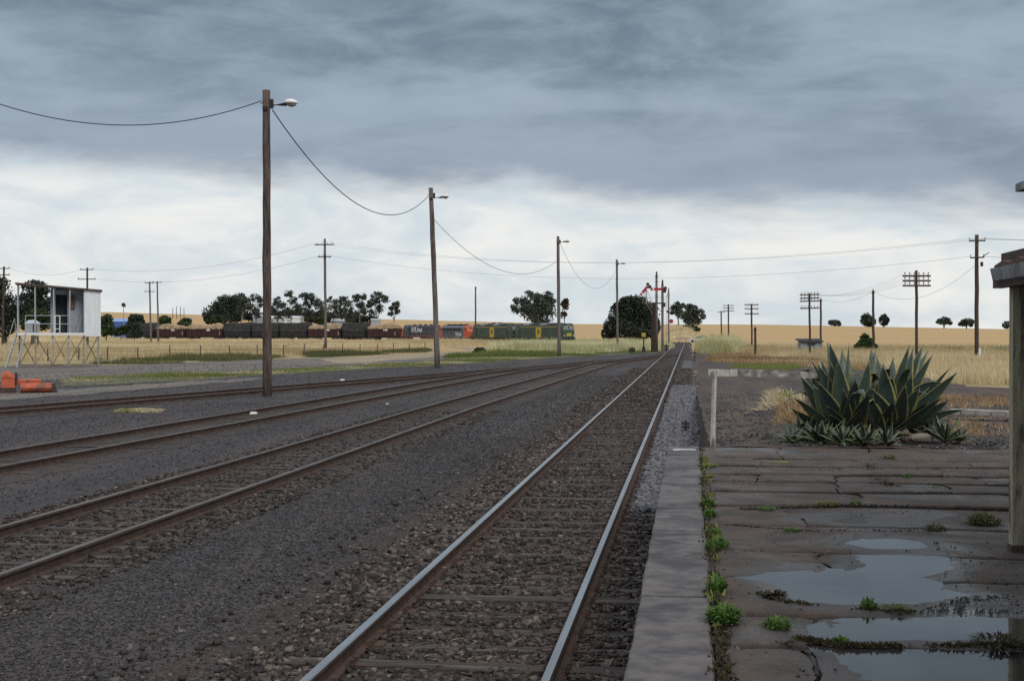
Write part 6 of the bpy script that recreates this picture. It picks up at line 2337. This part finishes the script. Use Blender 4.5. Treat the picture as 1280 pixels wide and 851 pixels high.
grass('rust_grass', [[(6.2, 33), (22, 33), (30, 58), (9.5, 56)]], 7, .16, .03, 'rust_grass', 7, .25, zf=bank_z, patch=(.3, -.05, 17))
grass('rust_grass', [[(3.9, 22.5), (7.5, 22.5), (9, 33), (5.2, 33)]], 10, .10, .02, 'rust_grass', 6, .2, zf=bank_z, patch=(.6, .15, 18))


def pxpoly(pts, z):
    return [tuple(P(a, b, z))[:2] for a, b in pts]


# straw heaps beside the end fence, matted and leaning towards the camera
def heap(poly, n, h, w, matn, lean, zf=bank_z, length=1.0, name='dry_grass'):
    x0, x1, y0, y1 = poly_area_bbox(poly)
    pts = scatter(poly, n / ((x1 - x0) * (y1 - y0)))
    k = len(pts)
    z = np.array([zf(a, b) for a, b in pts])
    cx, cy = pts.mean(0)
    rr = 1 - np.clip(np.hypot((pts[:, 0] - cx) / (x1 - x0) * 2, (pts[:, 1] - cy) / (y1 - y0) * 2), 0, 1)
    hgt = h * (0.25 + .9 * rr)
    segs = 4
    L = length * rng.uniform(.6, 1.3, k)
    dirx = lean[0] + rng.normal(0, .45, k); diry = lean[1] + rng.normal(0, .45, k)
    az = rng.uniform(0, 6.28, k)
    V = []
    for s in range(segs + 1):
        t = s / segs
        px_ = pts[:, 0] + dirx * L * t * .8
        py_ = pts[:, 1] + diry * L * t * .8
        pz = z + hgt * (math.sin(min(1, t * 1.5) * PI * .62)) * rng.uniform(.9, 1.1, k) + .01
        ww = w * (1 - .8 * t) / 2
        V.append(np.stack([px_ - np.cos(az) * ww, py_ - np.sin(az) * ww, pz], 1)); V.append(np.stack([px_ + np.cos(az) * ww, py_ + np.sin(az) * ww, pz], 1))
    V = np.stack(V, 1)
    f = []
    for s in range(segs):
        f.append([s * 2, s * 2 + 1, s * 2 + 3, s * 2 + 2])
    f = np.array(f)
    nv = (segs + 1) * 2
    faces = (f[None] + (np.arange(k) * nv)[:, None, None]).reshape(-1, 4)
    t = np.repeat(rng.uniform(0, 1, k), segs)
    return kind(obj(name, np_mesh(name, V.reshape(-1, 3), faces, matn, t)), 'stuff')


heap(pxpoly([(950, 497), (1000, 500), (1010, 476), (965, 474), (955, 486)], .80), 900, .40, .020, 'straw', (-.5, -.45), length=.6)
heap(pxpoly([(928, 508), (955, 502), (985, 490), (975, 484), (950, 494)], .85), 500, .12, .018, 'straw', (-.8, -.3), length=.7)
heap(pxpoly([(965, 530), (1010, 530), (1010, 495), (985, 492), (968, 512)], .9), 1100, .38, .018, 'rust_grass', (-.3, -.5), length=.5)
heap(pxpoly([(968, 490), (990, 490), (995, 478), (975, 478)], .85), 260, .35, .03, 'green_grass', (-.1, -.2), length=.3, name='green_grass')
heap(pxpoly([(1180, 545), (1225, 548), (1232, 520), (1190, 515)], .95), 700, .14, .014, 'rust_grass', (.3, -.3), length=.4)
heap(pxpoly([(140, 516), (200, 516.5), (205, 513), (150, 512)], 0), 500, .10, .03, 'straw', (.3, 0), zf=lambda a, b: 0.01, length=.3)
heap(pxpoly([(138, 516), (172, 516.5), (172, 513), (145, 512)], 0), 300, .10, .03, 'green_grass', (.1, 0), zf=lambda a, b: 0.01, length=.25, name='green_grass')
# straw wisps lying on the main track
heap([(-2.3, 10.3), (-1.55, 10.3), (-1.5, 11.3), (-2.25, 11.4)], 26, .02, .008, 'straw', (.2, .1), zf=lambda a, b: .045, length=.3)
heap([(-0.7, 9.8), (-0.45, 9.8), (-.45, 11), (-.7, 11)], 8, .02, .008, 'straw', (.2, .1), zf=lambda a, b: .03, length=.3)

# ------------------------------------------------------------------ kerb and litter
a_, b2 = P(1188, 515, .86), P(1300, 520, .86)
o = thing('concrete_kerb', 'broken pale concrete strip in the dirt between the agave and the canopy post', 'kerb', ((a_ + b2) / 2))
v = b2 - a_
m = MB()
n = 6
for k in range(n):
    p = v * ((k + .5) / n - .5)
    m.box((p.x, p.y + random.uniform(-.02, .02), .02 + random.uniform(-.012, .012)), (v.length / n - .02, .34 + random.uniform(-.04, .03), .10), rz=math.atan2(v.y, v.x) + random.uniform(-.03, .03))
m.build('kerb_block', 'kerb_concrete', o)
for (px, py, lab, s) in ((317, 517.5, 'white scrap of litter lying between the rails of a siding left of centre', .11), (428, 475.5, 'white scrap of litter lying on the farthest siding rail', .11), (484, 505, 'tiny white scrap on the gravel between two sidings', .05)):
    p = P(px, py, .06)
    o = MB()
    secs = [[(-s, -s * .5, 0), (s * .9, -s * .6, .01), (s, s * .5, .02), (-s * .8, s * .6, 0)], [(-s * .8, -s * .4, s * .6), (s * .7, -s * .3, s * .75), (s * .8, s * .4, s * .5), (-s * .7, s * .5, s * .7)]]
    o.loft(secs)
    q = o.build('litter', 'paper', None, loc=p)
    tag(q, lab, 'litter')

# ================================================================== AGAVES
def agave_leaf(az, el, L, W, bend, twist=0.0, fold=0.28, tint=.5, tip_drop=0.0, face=0.0):
    rows = 11
    vs, ed = [], []
    pos = Vector((0, 0, 0))
    ang = el
    side0 = Vector((-math.sin(az), math.cos(az), 0))
    for i in range(rows):
        t = i / (rows - 1)
        d = Vector((math.cos(az) * math.cos(ang), math.sin(az) * math.cos(ang), math.sin(ang)))
        up = side0.cross(d).normalized() * -1
        up = d.cross(side0).normalized()
        w = W * (0.42 + 0.58 * math.sin(min(1, t * 2.1) * PI / 2)) * (1 if t < .48 else max(0.015, 1 - ((t - .48) / .52) ** 1.5))
        sd = (side0 * math.cos(twist * t) + up * math.sin(twist * t))
        if face:
            sc = d.cross(Vector((0, -1, 0)))
            sc.normalize()
            if sc.dot(side0) < 0 or (abs(sc.dot(side0)) < .2 and sc.x * math.cos(az) > 0 and False):
                sc = -sc
            sd = (sd * (1 - face) + sc * face)
            sd = (sd - d * sd.dot(d)).normalized()
        un = d.cross(sd).normalized()
        th = 0.030 * (1 - t) + .003
        for q, e in ((-1, 1), (-.62, .55), (0, 0), (.62, .55), (1, 1)):
            vs.append(pos + sd * (w / 2 * q) - un * (fold * w / 2 * (abs(q) - 0.0)) ); ed.append(e)
        for q, e in ((.62, .55), (0, 0), (-.62, .55)):
            vs.append(pos + sd * (w / 2 * q) - un * (fold * w / 2 * abs(q)) + un * th * (1.0 if q == 0 else .75)); ed.append(e)
        pos = pos + d * (L / (rows - 1))
        ang -= bend * (0.25 + 1.5 * t) / (rows - 1)
        if t > .55:
            ang -= tip_drop / (rows - 1) * 2.2
    fs = []
    for i in range(rows - 1):
        for k in range(8):
            k2 = (k + 1) % 8
            fs.append((i * 8 + k, i * 8 + k2, (i + 1) * 8 + k2, (i + 1) * 8 + k))
    fs.append(tuple(range(8))[::-1]); fs.append(tuple((rows - 1) * 8 + k for k in range(8)))
    return vs, fs, ed, tint


def agave(label, base, specs, group=None, name='agave_plant'):
    root = thing(name, label, 'agave', base, 0, group)
    for sp in specs:
        off = sp.pop('off', (0, 0, 0))
        vs, fs, ed, tint = agave_leaf(**sp)
        me = bpy.data.meshes.new('leaf')
        me.from_pydata([tuple(v) for v in vs], [], fs)
        a = me.attributes.new('edge', 'FLOAT', 'POINT'); a.data.foreach_set('value', ed)
        a = me.attributes.new('tint', 'FLOAT', 'POINT'); a.data.foreach_set('value', [tint] * len(vs))
        me.materials.append(MATS['agave_leaf'])
        me.polygons.foreach_set('use_smooth', [True] * len(fs))
        me.update()
        obj('leaf', me, root, off)
    sr = .10 if specs[0]['L'] > .7 else .03
    m = MB(); m.ball((0, 0, sr * .3), (sr, sr, sr), 8, 5); m.build('stem', 'trunk_bark', root)
    return root


def rosette(n, Lr, W, el0, el1, seed, droop=.2, keep=None):
    r = random.Random(seed)
    out = []
    for i in range(n):
        t = i / max(1, n - 1)
        az = i * 2.39996 + r.uniform(-.2, .2)
        el = el0 + (el1 - el0) * t + r.uniform(-.1, .1)
        L = Lr * (0.78 + .22 * math.sin(PI * min(1, .25 + t * .9))) * r.uniform(.88, 1.08)
        sp = dict(az=az, el=el, L=L, W=W * r.uniform(.85, 1.12), bend=r.uniform(.0, .25) + droop * (1 - t), twist=r.uniform(-.35, .35), tint=r.uniform(0, 1), fold=r.uniform(.2, .42))
        if r.random() < .12:
            sp['tip_drop'] = r.uniform(1.4, 2.4)
        out.append(sp)
    return out


DR = math.radians
# image angle helper: az 180 = left, 0 = right, 270 = toward camera
left = [
    dict(az=DR(175), el=DR(80), L=1.32, W=.24, bend=.10, tint=.35), dict(az=DR(200), el=DR(78), L=1.34, W=.27, bend=.05, tint=.25),
    dict(az=DR(250), el=DR(72), L=1.20, W=.27, bend=.10, tint=.45), dict(az=DR(300), el=DR(75), L=1.15, W=.25, bend=.12, tint=.3),
    dict(az=DR(185), el=DR(62), L=1.22, W=.22, bend=.10, tint=.5), dict(az=DR(215), el=DR(60), L=1.18, W=.24, bend=.12, tint=.4),
    dict(az=DR(178), el=DR(50), L=1.10, W=.20, bend=.02, tint=.3), dict(az=DR(192), el=DR(42), L=1.0, W=.20, bend=-.10, tint=.55),
    dict(az=DR(235), el=DR(48), L=1.05, W=.26, bend=.10, tint=.2), dict(az=DR(270), el=DR(56), L=1.0, W=.26, bend=.15, tint=.3),
    dict(az=DR(20), el=DR(78), L=1.05, W=.26, bend=.1, tint=.1, tip_drop=1.9), dict(az=DR(60), el=DR(75), L=1.2, W=.24, bend=.05, tint=.2),
    dict(az=DR(110), el=DR(72), L=1.22, W=.24, bend=.1, tint=.2), dict(az=DR(150), el=DR(66), L=1.2, W=.24, bend=.1, tint=.3, tip_drop=1.6),
    dict(az=DR(320), el=DR(60), L=.95, W=.24, bend=.2, tint=.5), dict(az=DR(285), el=DR(38), L=.85, W=.24, bend=.15, tint=.15),
    dict(az=DR(350), el=DR(58), L=.95, W=.23, bend=.15, tint=.2), dict(az=DR(0), el=DR(86), L=1.3, W=.16, bend=.05, tint=.6, twist=.5),
    dict(az=DR(255), el=DR(28), L=.8, W=.22, bend=.1, tint=.3), dict(az=DR(205), el=DR(26), L=.85, W=.2, bend=.0, tint=.4),
]
right = [
    dict(az=DR(10), el=DR(80), L=1.30, W=.26, bend=.05, tint=.3), dict(az=DR(330), el=DR(74), L=1.34, W=.27, bend=.02, tint=.3),
    dict(az=DR(5), el=DR(66), L=1.38, W=.27, bend=.02, tint=.25), dict(az=DR(345), el=DR(60), L=1.36, W=.26, bend=.0, tint=.4),
    dict(az=DR(20), el=DR(58), L=1.38, W=.24, bend=.0, tint=.55), dict(az=DR(358), el=DR(50), L=1.25, W=.24, bend=.02, tint=.3),
    dict(az=DR(340), el=DR(43), L=1.34, W=.25, bend=-.05, tint=.35), dict(az=DR(8), el=DR(38), L=1.28, W=.22, bend=-.12, tint=.35),
    dict(az=DR(355), el=DR(18), L=1.20, W=.17, bend=-.10, tint=.8, tip_drop=.5), dict(az=DR(290), el=DR(62), L=1.05, W=.27, bend=.08, tint=.15),
    dict(az=DR(250), el=DR(68), L=1.15, W=.26, bend=.08, tint=.25), dict(az=DR(200), el=DR(76), L=1.1, W=.25, bend=.1, tint=.2, tip_drop=2.0),
    dict(az=DR(160), el=DR(80), L=1.18, W=.22, bend=.1, tint=.2), dict(az=DR(100), el=DR(74), L=1.28, W=.26, bend=.1, tint=.2),
    dict(az=DR(60), el=DR(70), L=1.3, W=.26, bend=.1, tint=.25), dict(az=DR(310), el=DR(48), L=.95, W=.27, bend=.05, tint=.1),
    dict(az=DR(275), el=DR(40), L=.85, W=.26, bend=.1, tint=.1), dict(az=DR(225), el=DR(52), L=.9, W=.24, bend=.1, tint=.3),
    dict(az=DR(190), el=DR(88), L=1.05, W=.12, bend=.0, tint=.9, twist=.7, tip_drop=-.5), dict(az=DR(325), el=DR(28), L=1.0, W=.2, bend=-.05, tint=.5),
    dict(az=DR(210), el=DR(70), L=.95, W=.14, bend=.1, tint=1.0, tip_drop=2.4),
]
g0 = P(1060, 551, 1.0); g0.y += .25
g1 = P(1112, 550, 1.0); g1.y += .25
ra = random.Random(5)
for lst, lo, hi in ((left, 165, 300), (right, 235, 372)):
    for i in range(13):
        lst.append(dict(az=DR(ra.uniform(lo, hi)), el=DR(ra.uniform(34, 80)), L=ra.uniform(.85, 1.25), W=ra.uniform(.16, .23), bend=ra.uniform(-.1, .3), tint=ra.uniform(0, .6), twist=ra.uniform(-.5, .5), tip_drop=ra.choice([0, 0, 0, 0, 1.2, 2.0])))
    for i in range(7):
        lst.append(dict(az=DR(ra.uniform(20, 160)), el=DR(ra.uniform(55, 80)), L=ra.uniform(1.0, 1.3), W=ra.uniform(.18, .24), bend=ra.uniform(-.05, .2), tint=ra.uniform(0, .5), twist=ra.uniform(-.4, .4)))
for sp in left + right:
    sp['off'] = (random.uniform(-.13, .13), random.uniform(-.10, .10), random.uniform(.0, .10))
    sp['L'] *= 1.06
    sp['W'] *= 1.14
    sp['bend'] += random.uniform(-.05, .12)
    sp['face'] = random.uniform(.2, .7)
agave('left half of the big agave, a tall rosette of yellow edged leaves', g0, left, 'big agaves at the platform end')
agave('right half of the big agave, its leaves fanning out to the right', g1, right, 'big agaves at the platform end')
pups = [
    ('low agave offset at the far left foot of the big agave', (1003, 550), 22, .52, .085, .15),
    ('agave offset spreading flat left of the big rosette', (1026, 553), 24, .50, .09, .10),
    ('dark agave offset below the left rosette', (1052, 555), 20, .46, .085, .15),
    ('agave offset in the middle, below the gap of the two rosettes', (1080, 556), 20, .46, .085, .2),
    ('small agave offset just left of the pale propped stone', (1108, 556), 15, .36, .075, .25),
    ('grey green agave offset at the far right foot of the big agave', (1181, 552), 34, .46, .06, .3),
    ('upright agave offset between the right rosette and the far right one', (1164, 548), 20, .52, .08, .5),
    ('shaded agave offset behind the stones', (1137, 547), 18, .50, .085, .4),
    ('tiny agave offset leaning out at the left end of the clump', (990, 553), 14, .38, .06, .1),
    ('agave offset tucked behind the far left one', (1016, 546), 18, .52, .085, .45),
    ('agave offset tucked behind the dark one below the left rosette', (1042, 547), 18, .54, .09, .4),
    ('agave offset hidden in the gap between the two rosettes', (1088, 547), 18, .56, .09, .5),
    ('agave offset under the right rosette behind the middle one', (1106, 549), 18, .50, .09, .4),
    ('smallest agave offset at the far right end of the clump', (1199, 552), 16, .30, .05, .3),
]
for i, (lab, (px, py), n, L, W, e0) in enumerate(pups):
    p = P(px, py, 1.0)
    sp = rosette(n, L, W, e0, 1.35, 50 + i, .25)
    for q in sp:
        q['tint'] = q['tint'] * (.9 if 'grey green' in lab or 'smallest' in lab else .15)
        q['L'] *= random.uniform(.7, 1.15)
        q['bend'] += random.uniform(-.2, .5)
    agave(lab, p, sp, 'small agave offsets round the big agave')
rd = random.Random(9)
for rt_name in ('left half of', 'right half of'):
    rt = next(o for o in COL.objects if o.get('label', '').startswith(rt_name))
    for i in range(9):
        vs, fs, ed, tint = agave_leaf(DR(rd.uniform(185, 355)), rd.uniform(.05, .5), rd.uniform(.45, .8), rd.uniform(.07, .13), rd.uniform(.3, 1.0), twist=rd.uniform(-1.2, 1.2), fold=rd.uniform(.4, .8))
        me = np_mesh('dead_leaf', np.array([tuple(v) for v in vs]), np.array([f for f in fs if len(f) == 4]), 'dead_leaf', np.full(len([f for f in fs if len(f) == 4]), rd.random()))
        o = obj('dead_leaf', me, rt, (rd.uniform(-.12, .12), rd.uniform(-.15, .05), .06))
        o['label'] = 'brown withered leaf at the base'
for i, (px, py, s, lab) in enumerate(((1131, 550, .11, 'pale stone propped among the agave offsets'), (1150, 553, .12, 'flat brown stone at the foot of the agave, right of the pale one'), (1118, 555, .05, 'small grey stone at the front of the agave clump'))):
    p = P(px, py, 1.0)
    m = MB(); m.ball((0, 0, s * .55), (s * (1.5 if i == 1 else .8), s * .8, s * (.6 if i == 1 else 1.0)), 8, 6)
    m.v = [(x * random.uniform(.88, 1.1), y * random.uniform(.88, 1.1), z * random.uniform(.9, 1.08)) for x, y, z in m.v]
    q = m.build('stone', 'rock', None, loc=p); tag(q, lab, 'stone')


# ================================================================== WEEDS ON THE PLATFORM
def weed(label, px, py, r, h, n, matn, lw=.018, z=.995):
    p = P(px, py, z)
    root = thing('weed_tuft', label, 'weed', p, 0, 'weeds in the platform joints')
    V, Fc, T = [], [], []
    for i in range(n):
        a = random.uniform(0, 2 * PI); rr = r * math.sqrt(random.random())
        bx, by = rr * .55 * math.cos(a), rr * .8 * math.sin(a)
        a2 = a + random.uniform(-.8, .8)
        hh = h * random.uniform(.35, 1.1) * (1.1 - .6 * rr / r)
        ex = r * random.uniform(.15, .6)
        w = lw * random.uniform(.6, 1.3)
        p0 = Vector((bx, by, 0)); p1 = p0 + Vector((math.cos(a2) * ex * .45, math.sin(a2) * ex * .45, hh * .75)); p2 = p0 + Vector((math.cos(a2) * ex, math.sin(a2) * ex, hh * random.uniform(.6, 1.05)))
        s = Vector((-math.sin(a2), math.cos(a2), 0)) * w / 2
        b = len(V)
        V += [p0 - s * .4, p0 + s * .4, p1 + s, p1 - s, p2]
        Fc += [(b, b + 1, b + 2), (b, b + 2, b + 3), (b + 3, b + 2, b + 4)]
        t = random.random()
        T += [t, t, t]
    me = np_mesh('leaves', np.array([tuple(v) for v in V]), np.array(Fc), matn, np.array(T))
    obj('leaves', me, root)
    return root


for (px, py, r, h, n, mt, lab) in (
        (887, 583, .16, .06, 160, 'green_grass', 'yellowish weed strip at the far end of the coping joint'),
        (888, 596, .10, .04, 60, 'green_grass', 'sparse weed in the coping joint, next after the yellowish strip'),
        (884, 632, .11, .09, 120, 'weed_leaf', 'green weed spilling over the coping, left of the long moss line'),
        (888, 645, .09, .08, 90, 'weed_leaf', 'small weed in the coping joint just above the pale broken chip'),
        (897, 684, .14, .11, 190, 'weed_leaf', 'bushy weed in the coping joint level with the small puddles'),
        (895, 668, .08, .08, 70, 'weed_leaf', 'narrow weed just behind the bushy one in the coping joint'),
        (897, 738, .10, .12, 110, 'weed_leaf', 'thin upright weed in the coping joint level with the main puddle'),
        (905, 776, .15, .13, 260, 'weed_leaf', 'largest bright weed clump beside the coping near the front'),
        (972, 783, .13, .08, 170, 'weed_leaf', 'flat leafy weed right of the largest clump, left of the lower puddle'),
        (958, 637, .12, .05, 110, 'weed_leaf', 'low bright weed at the left end of the moss line'),
        (1035, 631, .16, .05, 120, 'green_grass', 'weed in the middle of the moss line across the pavement'),
        (1070, 631, .10, .06, 70, 'weed_leaf', 'weed with pale tips right of the middle of the moss line'),
        (1133, 596, .07, .05, 80, 'weed_leaf', 'bright weed tuft alone in the far pavement rows'),
        (1111, 573, .14, .09, 110, 'olive_grass', 'dark weed in front of the agave clump'),
        (1230, 656, .22, .15, 240, 'olive_grass', 'grey green spiky weed beside the canopy post'),
        (1168, 661, .14, .06, 90, 'olive_grass', 'dull weed left of the grey green spiky one'),
        (1085, 760, .08, .10, 90, 'weed_leaf', 'green weed standing at the lower edge of the main puddle'),
        (1120, 763, .14, .05, 110, 'olive_grass', 'dull flat weed right of the green one at the main puddle edge'),
        (990, 664, .10, .04, 70, 'weed_leaf', 'small weed in the crack behind the small puddle'),
        (975, 579, .22, .03, 110, 'green_grass', 'thin green streak of weed in the second pavement joint'),
        (1170, 611, .10, .04, 60, 'weed_leaf', 'tiny weed right of the lone bright tuft'),
        (968, 745, .12, .05, 90, 'moss', 'brown withered weed at the left end of the main puddle'),
        (1052, 803, .06, .05, 50, 'weed_leaf', 'tiny green weed in the joint between the two front puddles'),
        (1250, 805, .22, .06, 180, 'moss', 'dark withered weed in the joint at the right of the front puddles')):
    weed(lab, px, py, r * .9, h * .95, n, mt, lw=random.choice([.010, .014, .02]))


def moss_line(ptsl, n, w, matn, h=.02):
    V, Fc, T = [], [], []
    q = [P(a, b, 1.0) for a, b in ptsl]
    for i in range(n):
        k = random.randrange(len(q) - 1)
        p = q[k].lerp(q[k + 1], random.random())
        if math.sin(p.x * 7 + p.y * 3) + math.sin(p.x * 17 + p.y * 5) * .6 < random.uniform(-1.2, .6):
            continue
        p = p + Vector((random.gauss(0, w), random.gauss(0, w * .7), -.004))
        a = random.uniform(0, 2 * PI); s = random.uniform(.006, .018)
        b = len(V)
        V += [p + Vector((math.cos(a) * s, math.sin(a) * s, 0)), p - Vector((math.cos(a) * s, math.sin(a) * s, 0)), p + Vector((random.uniform(-.02, .02), random.uniform(-.02, .02), h * random.uniform(.4, 1.6)))]
        Fc.append((b, b + 1, b + 2)); T.append(random.random())
    kind(obj('moss', np_mesh('moss', np.array([tuple(v) for v in V]), np.array(Fc), matn, np.array(T))), 'stuff')


moss_line([(930, 636), (1000, 634), (1080, 631), (1160, 632), (1250, 632)], 1300, .03, 'moss', .013)
moss_line([(900, 654), (930, 657), (1000, 663), (1100, 663), (1180, 664)], 450, .018, 'moss', .012)
moss_line([(1000, 797), (1050, 806), (1130, 807), (1220, 806), (1300, 806)], 1200, .026, 'moss', .018)
moss_line([(945, 740), (985, 752), (1080, 761), (1140, 764)], 450, .025, 'moss', .015)
moss_line([(905, 860), (897, 770), (890, 700), (884, 640), (879, 590), (876, 560)], 2300, .026, 'moss', .017)
moss_line([(893, 790), (893, 700), (888, 640), (884, 600), (880, 565)], 500, .03, 'green_grass', .03)
moss_line([(985, 800), (990, 830), (1010, 860)], 250, .03, 'moss', .014)
moss_line([(1090, 580), (1095, 596), (1110, 606), (1130, 615)], 350, .04, 'moss', .014)
